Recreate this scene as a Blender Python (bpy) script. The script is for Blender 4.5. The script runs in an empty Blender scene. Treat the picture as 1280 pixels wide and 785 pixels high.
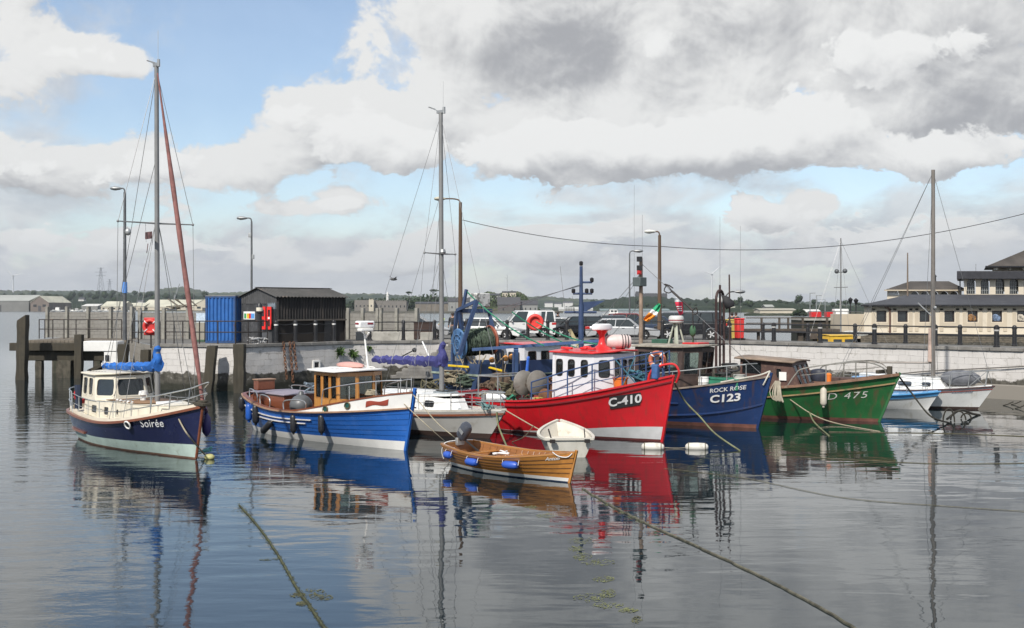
import bpy, bmesh, math, random
from mathutils import Vector, Matrix
random.seed(7)
R = math.radians
PI = math.pi
V = Vector
sc = bpy.context.scene
COL = sc.collection
F, H, HY = 1372.0, 4.5, 384.0        # focal length in photo pixels, eye height over the water, horizon row

def P(px, py, d):                    # a measured direction at a measured distance
    return V(((px-640)/F*d, d, H+(HY-py)/F*d))
def PX(px, d): return (px-640)/F*d
def DW(py): return H*F/(py-HY)       # distance of a point on the water
def lerp(a, b, t): return a+(b-a)*t
def clamp(t, a=0., b=1.): return max(a, min(b, t))
def sstep(t): t = clamp(t); return t*t*(3-2*t)

# ------------------------------------------------------------------ materials
class NT:
    def __init__(s, tree):
        s.t = tree; s.n = tree.nodes; s.l = tree.links
    def new(s, kind, **kw):
        n = s.n.new(kind)
        for k, v in kw.items(): setattr(n, k, v)
        return n
    def put(s, sock, v):
        if isinstance(v, bpy.types.NodeSocket): s.l.new(v, sock)
        else: sock.default_value = v
    def math(s, op, a, b=0.0, c=None, cl=False):
        n = s.new('ShaderNodeMath', operation=op, use_clamp=cl)
        s.put(n.inputs[0], a); s.put(n.inputs[1], b)
        if c is not None: s.put(n.inputs[2], c)
        return n.outputs[0]
    def vmath(s, op, a, b=(0, 0, 0), c=None):
        n = s.new('ShaderNodeVectorMath', operation=op)
        s.put(n.inputs[0], a); s.put(n.inputs[1], b)
        if c is not None: s.put(n.inputs[2], c)
        return n.outputs['Value'] if op in ('DOT_PRODUCT', 'LENGTH') else n.outputs[0]
    def mix(s, f, a, b, blend='MIX'):
        n = s.new('ShaderNodeMix', data_type='RGBA', blend_type=blend)
        s.put(n.inputs[0], f)
        for i, v in ((6, a), (7, b)):
            if not isinstance(v, bpy.types.NodeSocket) and len(v) == 3: v = (*v, 1)
            s.put(n.inputs[i], v)
        return n.outputs[2]
    def noise(s, vec, scale, detail=4, rough=.55, dist=0.):
        n = s.new('ShaderNodeTexNoise')
        if vec is not None: s.l.new(vec, n.inputs['Vector'])
        n.inputs['Scale'].default_value = scale; n.inputs['Detail'].default_value = detail
        n.inputs['Roughness'].default_value = rough; n.inputs['Distortion'].default_value = dist
        return n.outputs['Fac']
    def ramp(s, f, a, b):            # smooth 0..1 between a and b
        n = s.new('ShaderNodeMapRange', interpolation_type='SMOOTHSTEP')
        s.put(n.inputs[0], f); n.inputs[1].default_value = a; n.inputs[2].default_value = b
        return n.outputs[0]
    def sep(s, v):
        n = s.new('ShaderNodeSeparateXYZ'); s.l.new(v, n.inputs[0]); return n.outputs
    def comb(s, x, y, z):
        n = s.new('ShaderNodeCombineXYZ')
        for i, q in enumerate((x, y, z)): s.put(n.inputs[i], q)
        return n.outputs[0]
    def mapv(s, vec, sc_=(1, 1, 1), loc=(0, 0, 0)):
        return s.vmath('MULTIPLY_ADD', vec, sc_, loc)

MATS = {}
def newmat(name):
    m = bpy.data.materials.new(name); m.use_nodes = True
    t = NT(m.node_tree)
    b = m.node_tree.nodes['Principled BSDF']
    return m, t, b

def mat(name, col, rough=.5, metal=0., var=.12, scale=2.5, bump=0., bscale=25., dirt=None, dlo=.55, dhi=.75, streak=None, slo=.55, shi=.8,
        sscale=4., spec=.5, rvar=.12, coat=0.):
    """paint, metal, wood, cloth: colour wanders a little, optional blotches and runs of a second colour"""
    if name in MATS: return MATS[name]
    m, t, b = newmat(name)
    co = t.new('ShaderNodeTexCoord').outputs['Object']
    n1 = t.noise(co, scale, 5)
    c = t.mix(t.ramp(n1, .3, .7), tuple(x*(1-var) for x in col), tuple(min(1, x*(1+var)) for x in col))
    if dirt:
        n2 = t.noise(t.mapv(co, (1, 1, 1), (7, 3, 1)), scale*1.7, 7, .65)
        c = t.mix(t.ramp(n2, dlo, dhi), c, dirt)
    if streak:
        n3 = t.noise(t.mapv(co, (1, 1, .12), (2, 9, 4)), sscale, 6, .6)
        c = t.mix(t.math('MULTIPLY', t.ramp(n3, slo, shi), .8), c, streak)
    t.l.new(c, b.inputs['Base Color'])
    b.inputs['Metallic'].default_value = metal
    b.inputs['Specular IOR Level'].default_value = spec
    if coat: b.inputs['Coat Weight'].default_value = coat; b.inputs['Coat Roughness'].default_value = .08
    rr = t.math('MULTIPLY_ADD', t.noise(co, scale*3, 4), rvar*2, rough-rvar, cl=True)
    t.l.new(rr, b.inputs['Roughness'])
    if bump:
        bn = t.new('ShaderNodeBump'); bn.inputs['Strength'].default_value = 1; bn.inputs['Distance'].default_value = bump
        t.l.new(t.noise(co, bscale, 6, .6), bn.inputs['Height']); t.l.new(bn.outputs[0], b.inputs['Normal'])
    MATS[name] = m
    return m

def wood(name, col, axis=0, rough=.5, grain=30., dark=.55, bump=.002, coat=0., weather=None):
    if name in MATS: return MATS[name]
    m, t, b = newmat(name)
    co = t.new('ShaderNodeTexCoord').outputs['Object']
    s = [grain]*3; s[axis] = grain*.06
    g = t.noise(t.mapv(co, tuple(x/10 for x in s)), 10/3., 6, .62, .4)
    big = t.noise(co, 1.3, 3)
    c = t.mix(t.ramp(g, .3, .72), tuple(x*dark for x in col), col)
    c = t.mix(t.ramp(big, .35, .75), c, tuple(x*.75 for x in col))
    if weather: c = t.mix(t.ramp(t.noise(co, 2.2, 7, .68), .42, .68), c, weather)
    t.l.new(c, b.inputs['Base Color']); b.inputs['Roughness'].default_value = rough
    if coat: b.inputs['Coat Weight'].default_value = coat; b.inputs['Coat Roughness'].default_value = .12
    bn = t.new('ShaderNodeBump'); bn.inputs['Strength'].default_value = 1; bn.inputs['Distance'].default_value = bump
    t.l.new(g, bn.inputs['Height']); t.l.new(bn.outputs[0], b.inputs['Normal'])
    MATS[name] = m
    return m

def glassmat(name, tint=(.55, .6, .6), see=.6, rough=.03):
    if name in MATS: return MATS[name]
    m, t, b = newmat(name)
    t.n.remove(b)
    tr = t.new('ShaderNodeBsdfTransparent'); tr.inputs[0].default_value = (*tint, 1)
    di = t.new('ShaderNodeBsdfDiffuse'); di.inputs[0].default_value = (.03, .035, .04, 1)
    gl = t.new('ShaderNodeBsdfGlossy'); gl.inputs['Roughness'].default_value = rough
    a = t.new('ShaderNodeMixShader'); a.inputs[0].default_value = see
    t.l.new(di.outputs[0], a.inputs[1]); t.l.new(tr.outputs[0], a.inputs[2])
    fr = t.new('ShaderNodeFresnel'); fr.inputs[0].default_value = 1.5
    a2 = t.new('ShaderNodeMixShader')
    t.l.new(t.math('MULTIPLY_ADD', fr.outputs[0], 1., .03, cl=True), a2.inputs[0]); t.l.new(a.outputs[0], a2.inputs[1]); t.l.new(gl.outputs[0], a2.inputs[2])
    out = [n for n in t.n if n.type == 'OUTPUT_MATERIAL'][0]
    t.l.new(a2.outputs[0], out.inputs[0])
    MATS[name] = m
    return m

# ------------------------------------------------------------------ mesh builder
class MB:
    def __init__(s):
        s.v = []; s.f = []; s.mi = []; s.uv = []
    def add(s, vs, fs, mi=0, uv=None):
        o = len(s.v)
        s.v += [tuple(p) for p in vs]
        s.uv += [tuple(q) for q in uv] if uv else [(0, 0, 0)]*len(vs)
        for f in fs: s.f.append(tuple(i+o for i in f)); s.mi.append(mi)
        return s
    def box(s, c, size, rz=0., mat3=None, mi=0, top=(1, 1)):
        x, y, z = (q/2 for q in size); c = V(c)
        m = mat3 if mat3 is not None else Matrix.Rotation(rz, 3, 'Z')
        vs = []
        for k in (-1, 1):
            tx, ty = top if k > 0 else (1, 1)
            for a, b in ((-1, -1), (1, -1), (1, 1), (-1, 1)): vs.append(c+m@V((a*x*tx, b*y*ty, k*z)))
        return s.add(vs, [(3, 2, 1, 0), (4, 5, 6, 7), (0, 1, 5, 4), (1, 2, 6, 5), (2, 3, 7, 6), (3, 0, 4, 7)], mi)
    def bar(s, p0, p1, w, h, mi=0, up=(0, 0, 1)):
        p0, p1 = V(p0), V(p1); d = p1-p0; L = d.length
        if L < 1e-6: return s
        x = d/L; u = V(up)
        if abs(x.dot(u)) > .98: u = V((1, 0, 0))
        y = u.cross(x).normalized(); z = x.cross(y)
        return s.box((p0+p1)/2, (L, w, h), mat3=Matrix((x, y, z)).transposed(), mi=mi)
    def tube(s, p0, p1, r0, r1=None, n=8, mi=0):
        return s.path([p0, p1], r0, n, r1=r1, mi=mi)
    def path(s, pts, r, n=6, closed=False, r1=None, mi=0, cap=True):
        pts = [V(p) for p in pts]
        N = len(pts); rows = []; prev = None
        for i, p in enumerate(pts):
            if closed: d = pts[(i+1) % N]-pts[i-1]
            else: d = pts[min(i+1, N-1)]-pts[max(i-1, 0)]
            if d.length < 1e-9: d = V((0, 0, 1))
            d.normalize()
            if prev is None:
                u = V((0, 0, 1)) if abs(d.z) < .9 else V((1, 0, 0))
                u = (u-d*u.dot(d)).normalized()
            else:
                u = prev-d*prev.dot(d)
                u = u.normalized() if u.length > 1e-6 else d.orthogonal().normalized()
            prev = u; w = d.cross(u)
            if callable(r): rr = r(i/max(1, N-1))
            else: rr = r if r1 is None else lerp(r, r1, i/max(1, N-1))
            rows.append([p+u*(rr*math.cos(2*PI*k/n))+w*(rr*math.sin(2*PI*k/n)) for k in range(n)])
        vs = [q for row in rows for q in row]; fs = []
        M_ = N if closed else N-1
        for i in range(M_):
            j = (i+1) % N
            for k in range(n): fs.append((i*n+k, i*n+(k+1) % n, j*n+(k+1) % n, j*n+k))
        if not closed and cap:
            fs.append(tuple(range(n-1, -1, -1))); fs.append(tuple((N-1)*n+k for k in range(n)))
        return s.add(vs, fs, mi)
    def lathe(s, prof, c=(0, 0, 0), m=None, n=16, mi=0):
        c = V(c); m = m or Matrix.Identity(3); vs = []; fs = []
        for r, z in prof:
            for k in range(n): vs.append(c+m@V((r*math.cos(2*PI*k/n), r*math.sin(2*PI*k/n), z)))
        for i in range(len(prof)-1):
            for k in range(n): fs.append((i*n+k, i*n+(k+1) % n, (i+1)*n+(k+1) % n, (i+1)*n+k))
        fs.append(tuple(range(n-1, -1, -1))); fs.append(tuple((len(prof)-1)*n+k for k in range(n)))
        return s.add(vs, fs, mi)
    def prism(s, poly, vec, mi=0):
        vec = V(vec); n = len(poly); poly = [V(p) for p in poly]
        vs = poly+[p+vec for p in poly]
        fs = [tuple(range(n-1, -1, -1)), tuple(range(n, 2*n))]+[(i, (i+1) % n, n+(i+1) % n, n+i) for i in range(n)]
        return s.add(vs, fs, mi)
    def loft(s, rows, closed=True, cap=True, mi=0):
        n = len(rows[0]); vs = [p for r in rows for p in r]; fs = []
        for i in range(len(rows)-1):
            for k in range(n if closed else n-1):
                fs.append((i*n+k, i*n+(k+1) % n, (i+1)*n+(k+1) % n, (i+1)*n+k))
        if cap and closed:
            fs.append(tuple(range(n-1, -1, -1))); fs.append(tuple((len(rows)-1)*n+k for k in range(n)))
        return s.add(vs, fs, mi)
    def grid(s, rows, mi=0, uv=None):
        n = len(rows[0]); vs = [p for r in rows for p in r]; fs = []
        for i in range(len(rows)-1):
            for k in range(n-1): fs.append((i*n+k, i*n+k+1, (i+1)*n+k+1, (i+1)*n+k))
        return s.add(vs, fs, mi, [q for r in uv for q in r] if uv else None)
    def ball(s, c, r, n=12, m=None, mi=0):
        r = V(r) if not isinstance(r, (int, float)) else V((r, r, r)); c = V(c); m = m or Matrix.Identity(3)
        vs = [c+m@V((0, 0, -r.z))]; fs = []; k = n//2
        for i in range(1, k):
            a = -PI/2+PI*i/k
            for j in range(n): vs.append(c+m@V((r.x*math.cos(a)*math.cos(2*PI*j/n), r.y*math.cos(a)*math.sin(2*PI*j/n), r.z*math.sin(a))))
        vs.append(c+m@V((0, 0, r.z))); T = len(vs)-1
        for j in range(n): fs.append((0, 1+(j+1) % n, 1+j)); fs.append((T, T-n+j, T-n+(j+1) % n))
        for i in range(k-2):
            for j in range(n): a = 1+i*n; fs.append((a+j, a+(j+1) % n, a+n+(j+1) % n, a+n+j))
        return s.add(vs, fs, mi)
    def torus(s, c, Rr, r, m=None, n=20, k=8, mi=0):
        m = m or Matrix.Identity(3)
        return s.path([V(c)+m@V((Rr*math.cos(2*PI*i/n), Rr*math.sin(2*PI*i/n), 0)) for i in range(n)], r, k, closed=True, mi=mi)
    def build(s, name, m, parent=None, smooth=40, bevel=0., seg=2, fix=True, loc=None, rz=None):
        me = bpy.data.meshes.new(name)
        me.from_pydata(s.v, [], s.f); me.update()
        for q in (m if isinstance(m, (list, tuple)) else [m]): me.materials.append(q)
        if isinstance(m, (list, tuple)) and len(m) > 1: me.polygons.foreach_set('material_index', s.mi)
        if any(q != (0, 0, 0) for q in s.uv):
            at = me.attributes.new('uvw', 'FLOAT_VECTOR', 'POINT')
            at.data.foreach_set('vector', [x for q in s.uv for x in q])
        if fix:
            bm = bmesh.new(); bm.from_mesh(me); bmesh.ops.recalc_face_normals(bm, faces=bm.faces); bm.to_mesh(me); bm.free()
        if smooth:
            me.polygons.foreach_set('use_smooth', [True]*len(me.polygons)); me.set_sharp_from_angle(angle=R(smooth))
        o = bpy.data.objects.new(name, me); COL.objects.link(o)
        if parent is not None: o.parent = parent
        if loc is not None: o.location = loc
        if rz is not None: o.rotation_euler = (0, 0, rz)
        if bevel:
            b = o.modifiers.new('bevel', 'BEVEL'); b.width = bevel; b.segments = seg; b.limit_method = 'ANGLE'; b.angle_limit = R(38)
        return o

def tag(o, label, cat, group=None, kind=None):
    if label: o['label'] = label
    if cat: o['category'] = cat
    if group: o['group'] = group
    if kind: o['kind'] = kind
    return o
def thing(name, label, cat, loc=(0, 0, 0), rz=0., group=None, tilt=0.):
    o = bpy.data.objects.new(name, None); COL.objects.link(o); o.empty_display_size = .2
    o.location = loc; o.rotation_euler = (0, tilt, rz)
    return tag(o, label, cat, group)
def copy_tree(o, parent=None):
    c = o.copy(); COL.objects.link(c)
    if parent is not None: c.parent = parent
    for ch in list(o.children): copy_tree(ch, c)
    return c
def struct(o): o['kind'] = 'structure'; return o
def stuff(o): o['kind'] = 'stuff'; return o

def sag(p0, p1, drop, n=16):
    p0, p1 = V(p0), V(p1)
    return [p0.lerp(p1, i/n)-V((0, 0, drop*4*(i/n)*(1-i/n))) for i in range(n+1)]
def smoothpts(pts, k=6):             # Catmull-Rom through the points
    pts = [V(p) for p in pts]; out = []
    for i in range(len(pts)-1):
        p0, p1, p2, p3 = pts[max(i-1, 0)], pts[i], pts[i+1], pts[min(i+2, len(pts)-1)]
        for j in range(k):
            t = j/k
            out.append(.5*((2*p1)+(p2-p0)*t+(2*p0-5*p1+4*p2-p3)*t*t+(3*p1-p0-3*p2+p3)*t**3))
    return out+[pts[-1]]

def text_geo(body, size, bold=0.0, shear=0., space=1.):
    cu = bpy.data.curves.new('text', 'FONT'); cu.body = body; cu.size = size; cu.offset = bold*size; cu.shear = shear
    cu.align_x = 'CENTER'; cu.align_y = 'CENTER'; cu.resolution_u = 3; cu.space_character = space
    o = bpy.data.objects.new('text', cu); COL.objects.link(o)
    dg = bpy.context.evaluated_depsgraph_get()
    me = bpy.data.meshes.new_from_object(o.evaluated_get(dg))
    vs = [v.co.copy() for v in me.vertices]; fs = [tuple(p.vertices) for p in me.polygons]
    bpy.data.objects.remove(o); bpy.data.curves.remove(cu); bpy.data.meshes.remove(me)
    return vs, fs
def text_flat(body, size, org, ux, uz, nrm, m, parent, name='lettering', bold=0., off=.006):
    vs, fs = text_geo(body, size, bold); b = MB()
    org, ux, uz, nrm = V(org), V(ux), V(uz), V(nrm)
    b.add([org+ux*v.x+uz*v.y+nrm*off for v in vs], fs)
    return b.build(name, m, parent, smooth=0, fix=False)

# ------------------------------------------------------------------ hulls
class Hull:
    """x forward, y to port, z up, z = 0 the waterline; u runs 0 (stern) to 1 (stem)"""
    def __init__(s, L, B, hs, hm, hb, d=.5, rake=.5, srake=.1, bs=.7, sm=.42, q=2.3, pm=.28, pb=.85, ps=.4, shp=1.7, stem=.03, rs=0., sh=.42, x0=0.):
        s.__dict__.update(L=L, B=B, hs=hs, hm=hm, hbow=hb, d=d, rake=rake, srake=srake, bs=bs, sm=sm, q=q, pm=pm, pb=pb, ps=ps, shp=shp, stem=stem, rs=rs, shm=sh, x0=x0)
    def sheer(s, u):
        if u > s.shm: return s.hm+(s.hbow-s.hm)*((u-s.shm)/(1-s.shm))**s.shp
        return s.hm+(s.hs-s.hm)*((s.shm-u)/s.shm)**2
    def half(s, u):
        if u > s.sm: y = s.stem+(s.B/2-s.stem)*(1-((u-s.sm)/(1-s.sm))**s.q)
        else: y = s.B/2*(1-(1-s.bs)*((s.sm-u)/s.sm)**2)
        if s.rs and u < s.rs: y *= .12+.88*math.sqrt(max(0, 1-((s.rs-u)/s.rs)**2))
        return y
    def pt(s, u, z, off=0., side=-1):
        h = s.sheer(u); f = clamp((z+s.d)/(h+s.d))
        p = s.pm+(s.pb-s.pm)*sstep((u-.3)/.7) if u > .3 else s.pm+(s.ps-s.pm)*sstep((.3-u)/.3)
        y = s.half(u)*f**p
        xb = s.L/2-s.rake*(1-z/s.hbow) if z > -9 else 0
        xs = -s.L/2+s.srake*(1-z/s.hs)
        x = lerp(xs, xb, u)+s.x0
        o = V((x, side*y, z))
        if off:
            e = 1e-3; u2 = min(1, u+.01); u1 = u2-.02
            def raw(uu):
                k = s.pm+(s.pb-s.pm)*sstep((uu-.3)/.7) if uu > .3 else s.pm+(s.ps-s.pm)*sstep((.3-uu)/.3)
                return V((lerp(xs, xb, uu), s.half(max(0, uu))*clamp((z+s.d)/(s.sheer(uu)+s.d))**k, 0))
            t = raw(u2)-raw(max(0, u1)); n = V((-t.y, t.x, 0)).normalized() if t.length > 1e-6 else V((0, 1, 0))
            o.x += n.x*off; o.y += side*n.y*off
        return o
    def us(s, n, u0=0., u1=1.):
        return [u0+(u1-u0)*(1-(1-i/n)**1.35) for i in range(n+1)]
    def band(s, zt, zb, off=0., nu=44, nz=6, u0=0., u1=1., stern=True, b=None, mi=0):
        b = b or MB()
        zt_ = zt if callable(zt) else (lambda u: zt); zb_ = zb if callable(zb) else (lambda u: zb)
        U = s.us(nu, u0, u1)
        for side in (-1, 1):
            b.grid([[s.pt(u, lerp(zt_(u), zb_(u), j/nz), off, side) for j in range(nz+1)] for u in U], mi)
        if stern:
            for u in ((u0,) if u1 >= 1 else (u0, u1)):
                b.grid([[s.pt(u, lerp(zt_(u), zb_(u), j/nz), off, sd) for j in range(nz+1)] for sd in (-1, 1)], mi)
        return b
    def deck(s, zf, inset=.03, camber=.05, u0=0., u1=.985, n=30, b=None, mi=0):
        b = b or MB(); zf_ = zf if callable(zf) else (lambda u: zf); rows = []
        for i in range(n+1):
            u = lerp(u0, u1, i/n); z = zf_(u); p = s.pt(u, z, 0, 1); y = max(.005, p.y-inset)
            rows.append([V((p.x, lerp(-y, y, k/8), z+camber*(1-(2*k/8-1)**2))) for k in range(9)])
        return b.grid(rows, mi)
    def line(s, zf, off=0., side=-1, u0=0., u1=1., n=40):
        zf_ = zf if callable(zf) else (lambda u: zf)
        return [s.pt(u, zf_(u), off, side) for u in s.us(n, u0, u1)]
    def strake(s, b, zf, w, h, off=0., u0=0., u1=1., n=40, mi=0, sides=(-1, 1)):
        """a rubbing strake or cap rail, w outboard and h high, following the side"""
        for side in sides:
            a = s.line(zf, off, side, u0, u1, n); rows = []
            for i, p in enumerate(a):
                t = (a[min(i+1, n)]-a[max(i-1, 0)]); t.z = 0
                t = t.normalized() if t.length > 1e-6 else V((1, 0, 0))
                o = V((t.y, -t.x, 0))*(1 if side < 0 else -1)
                rows.append([p-o*w/2-V((0, 0, h/2)), p+o*w/2-V((0, 0, h/2)), p+o*w/2+V((0, 0, h/2)), p-o*w/2+V((0, 0, h/2))])
            b.loft(rows, mi=mi)
        return b
    def transom_bar(s, b, z, w, h, off=0., mi=0):
        p, q = s.pt(0, z, off, -1), s.pt(0, z, off, 1)
        return b.bar(p-V((0, w/2, 0)), q+V((0, w/2, 0)), w, h, mi)
    def frame(s, u, z, side=-1):
        p = s.pt(u, z, 0, side); t = (s.pt(min(1, u+.01), z, 0, side)-s.pt(u-.01, z, 0, side)).normalized()
        w = (s.pt(u, z+.03, 0, side)-s.pt(u, z-.03, 0, side)).normalized()
        n = t.cross(w)*(1 if side < 0 else -1)
        return p, t, w, n.normalized()
    def text(s, body, size, u0, z0, m, parent, bold=0., off=.014, slope=0., side=-1, shear=0., name='lettering', wide=1., space=1.):
        vs, fs = text_geo(body, size, bold, shear, space); b = MB(); sg = 1 if side < 0 else -1
        b.add([s.pt(u0+sg*v.x*wide/s.L, z0+v.y+slope*v.x*sg, off, side) for v in vs], fs)
        return b.build(name, m, parent, smooth=0, fix=False)
    def patch(s, u0, z0, w, h, off, m, parent, name, slope=0., side=-1):
        b = MB(); n = 10; q = 8
        def g(o): return [[s.pt(u0+(i/n-.5)*w/s.L, z0+(j/q-.5)*h+slope*(i/n-.5)*w, o, side) for j in range(q+1)] for i in range(n+1)]
        rim = []
        A, B_ = g(off), g(off-.012)
        b.grid(A)
        ring = lambda G: [r[0] for r in G]+G[-1][1:-1]+[r[-1] for r in reversed(G)]+G[0][-2:0:-1]
        b.loft([ring(A), ring(B_)], cap=False)
        return b.build(name, m, parent, smooth=40)
    def porthole(s, u, z, r, parent, rim, pane, side=-1, off=.02):
        p, t, w, n = s.frame(u, z, side); p = p+n*off; m = Matrix((t, w, n)).transposed()
        a = MB(); a.torus(p+n*.012, r, r*.22, m, 24, 8)
        o = a.build('porthole', rim, parent)
        g = MB(); g.lathe([(r*.98, 0), (r*.98, .008)], p+n*.002, m, 24); g.build('pane', pane, o)
        return o

# ------------------------------------------------------------------ cabins with real window openings
def roundrect(w, h, r, n=4):
    pts = []
    r = min(r, w/2-.001, h/2-.001)
    for cx, cy, a0 in ((w/2-r, h/2-r, 0), (-w/2+r, h/2-r, 90), (-w/2+r, -h/2+r, 180), (w/2-r, -h/2+r, 270)):
        for i in range(n+1):
            a = R(a0+90*i/n); pts.append((cx+r*math.cos(a), cy+r*math.sin(a)))
    return pts
def quad_pt(q, u, v):                # q = bottom-left, bottom-right, top-right, top-left
    return (q[0]*(1-u)+q[1]*u)*(1-v)+(q[3]*(1-u)+q[2]*u)*v
def hole_wall(b, q, wins, nrm, t=.04, mi=0):
    us = sorted({0., 1.}|{w[0] for w in wins}|{w[1] for w in wins}); vs = sorted({0., 1.}|{w[2] for w in wins}|{w[3] for w in wins})
    inside = lambda u, v: any(w[0] < u < w[1] and w[2] < v < w[3] for w in wins)
    for i in range(len(us)-1):
        for j in range(len(vs)-1):
            if inside((us[i]+us[i+1])/2, (vs[j]+vs[j+1])/2): continue
            c = [quad_pt(q, us[i], vs[j]), quad_pt(q, us[i+1], vs[j]), quad_pt(q, us[i+1], vs[j+1]), quad_pt(q, us[i], vs[j+1])]
            b.add(c, [(0, 1, 2, 3)], mi); b.add([p-nrm*t for p in c], [(3, 2, 1, 0)], mi)
    for w in wins:                   # reveals
        c = [quad_pt(q, w[0], w[2]), quad_pt(q, w[1], w[2]), quad_pt(q, w[1], w[3]), quad_pt(q, w[0], w[3])]
        d = [p-nrm*t for p in c]
        b.add(c+d, [(i, (i+1) % 4, 4+(i+1) % 4, 4+i) for i in range(4)], mi)
def window_part(q, w, nrm, parent, fm, gm, fw=.03, rad=.05, t=.04, proud=.012, name='window', bars=None):
    c = [quad_pt(q, w[0], w[2]), quad_pt(q, w[1], w[2]), quad_pt(q, w[1], w[3]), quad_pt(q, w[0], w[3])]
    o = (c[0]+c[1]+c[2]+c[3])/4; ux = ((c[1]+c[2])-(c[0]+c[3])); wd = ux.length/2; ux.normalize()
    uz = nrm.cross(ux).normalized(); ht = abs(((c[3]+c[2])-(c[0]+c[1])).dot(uz))/2
    f = MB()
    inn = roundrect(wd-.012, ht-.012, rad); out = roundrect(wd+2*fw, ht+2*fw, rad+fw)
    def ring(pts, off): return [o+ux*a+uz*b_+nrm*off for a, b_ in pts]
    rows = [ring(inn, -.01), ring(inn, proud), ring(out, proud), ring(out, -.004)]
    f.loft(rows, cap=False)
    if bars:
        for k in range(1, bars): f.bar(o+ux*(wd*(k/bars-.5))-uz*ht/2, o+ux*(wd*(k/bars-.5))+uz*ht/2, .025, .02)
    fo = f.build(name, fm, parent)
    g = MB(); big = roundrect(wd, ht, .004, 1)
    g.loft([ring(big, -t*.5), ring(big, -t*.5+.006)])
    g.build('pane', gm, fo, smooth=0)
    return fo
def cabin(parent, bot, top, wins, wm, fm, gm, t=.04, rad=.05, fw=.03, name='wall', wname='window', bevel=0.):
    """bot, top: 3-D corner loops, counter-clockwise seen from above; wins {face: [(u0,u1,v0,v1), ...]}"""
    b = MB(); n = len(bot); quads = []
    for i in range(n):
        q = [V(bot[i]), V(bot[(i+1) % n]), V(top[(i+1) % n]), V(top[i])]
        nr = (q[1]-q[0]).cross(q[3]-q[0]).normalized()
        hole_wall(b, q, wins.get(i, []), nr, t); quads.append((q, nr))
    wo = b.build(name, wm, parent, smooth=0, fix=False)
    for i in wins:
        for w in wins[i]: window_part(*((quads[i][0], w, quads[i][1])), parent, fm, gm, fw, rad, t, name=wname)
    return wo, quads
def slab(parent, loop, z0, z1, m, name='roof', grow=.1, camber=.06, bevel=.015):
    """a cambered roof over a corner loop (x, y)"""
    cx = sum(p[0] for p in loop)/len(loop); cy = sum(p[1] for p in loop)/len(loop)
    dense = []
    for i, p in enumerate(loop):
        q = loop[(i+1) % len(loop)]
        for k in range(6): dense.append((lerp(p[0], q[0], k/6), lerp(p[1], q[1], k/6)))
    def g(p, k): 
        d = math.hypot(p[0]-cx, p[1]-cy); return (p[0]+(p[0]-cx)/d*grow, p[1]+(p[1]-cy)/d*grow)
    out = [g(p, 1) for p in dense]; hw = max(abs(p[1]-cy) for p in out)
    zz = lambda y: camber*(1-((y-cy)/hw)**2)
    b = MB(); rows = []
    zb = z0 if callable(z0) else (lambda x: z0); dz = z1 if not callable(z0) else z1
    th = (z1-z0) if not callable(z0) else z1
    for off, s_ in ((0, 0.02), (0, 1), (th, 1), (th, .66), (th, .33), (th, .02)):
        rows.append([V((cx+(p[0]-cx)*s_, cy+(p[1]-cy)*s_, zb(cx+(p[0]-cx)*s_)+off+zz(cy+(p[1]-cy)*s_))) for p in out])
    b.loft(rows)
    return b.build(name, m, parent, smooth=50, bevel=bevel)
# ------------------------------------------------------------------ camera, light, sky
cam = bpy.data.cameras.new('camera'); co_ = bpy.data.objects.new('camera', cam); COL.objects.link(co_)
cam.sensor_width = 36; cam.lens = 36*F/1280; cam.shift_y = -(392.5-HY)/1280
cam.clip_start = .3; cam.clip_end = 20000
co_.location = (0, 0, H); co_.rotation_euler = (R(90), 0, 0)
sc.camera = co_
sc.view_settings.view_transform = 'Standard'; sc.view_settings.look = 'None'; sc.view_settings.exposure = 0.08; sc.view_settings.gamma = 1
try: sc.view_settings.use_curve_mapping = False
except Exception: pass
sc.cycles.max_bounces = 8; sc.cycles.transparent_max_bounces = 10; sc.cycles.use_denoising = True
sc.cycles.volume_bounces = 0; sc.cycles.caustics_reflective = False; sc.cycles.caustics_refractive = False

SUN_EL, SUN_AZ = R(44), R(206)       # azimuth clockwise from +y (away from the camera): behind the left shoulder
sdir = V((math.sin(SUN_AZ)*math.cos(SUN_EL), math.cos(SUN_AZ)*math.cos(SUN_EL), math.sin(SUN_EL)))
sl = bpy.data.lights.new('sun', 'SUN'); sl.energy = 4.7; sl.angle = R(1.2); sl.color = (1, .95, .87)
so = bpy.data.objects.new('sun', sl); COL.objects.link(so); so.rotation_euler = sdir.to_track_quat('Z', 'Y').to_euler()

w = bpy.data.worlds.new('World'); sc.world = w; w.use_nodes = True
t = NT(w.node_tree); t.n.clear()
sky = t.new('ShaderNodeTexSky', sky_type='NISHITA'); sky.sun_disc = False
sky.sun_elevation = SUN_EL; sky.sun_rotation = SUN_AZ; sky.air_density = 1.0; sky.dust_density = .6; sky.ozone_density = 1.6
dirv = t.vmath('NORMALIZE', t.new('ShaderNodeTexCoord').outputs['Generated'])
x, y, z = t.sep(dirv)
az = t.math('ARCTAN2', x, y); el = t.math('ARCSINE', z)
def ang(px, py):
    a = math.atan2((px-640)/F, 1); return a, math.atan((HY-py)/F*math.cos(a))
ae = t.comb(az, el, 0)
def blobs(lst, v):
    acc = 0.0
    for px, py, rx, ry, amp in lst:
        a, e = ang(px, py); sx, sy = F/rx, F/ry
        q = t.vmath('MULTIPLY_ADD', v, (sx, sy, 0), (-a*sx, -e*sy, 0))
        g = t.math('EXPONENT', t.math('MULTIPLY', t.vmath('DOT_PRODUCT', q, q), -1))
        acc = t.math('MULTIPLY_ADD', g, amp, acc)
    return acc
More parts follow.
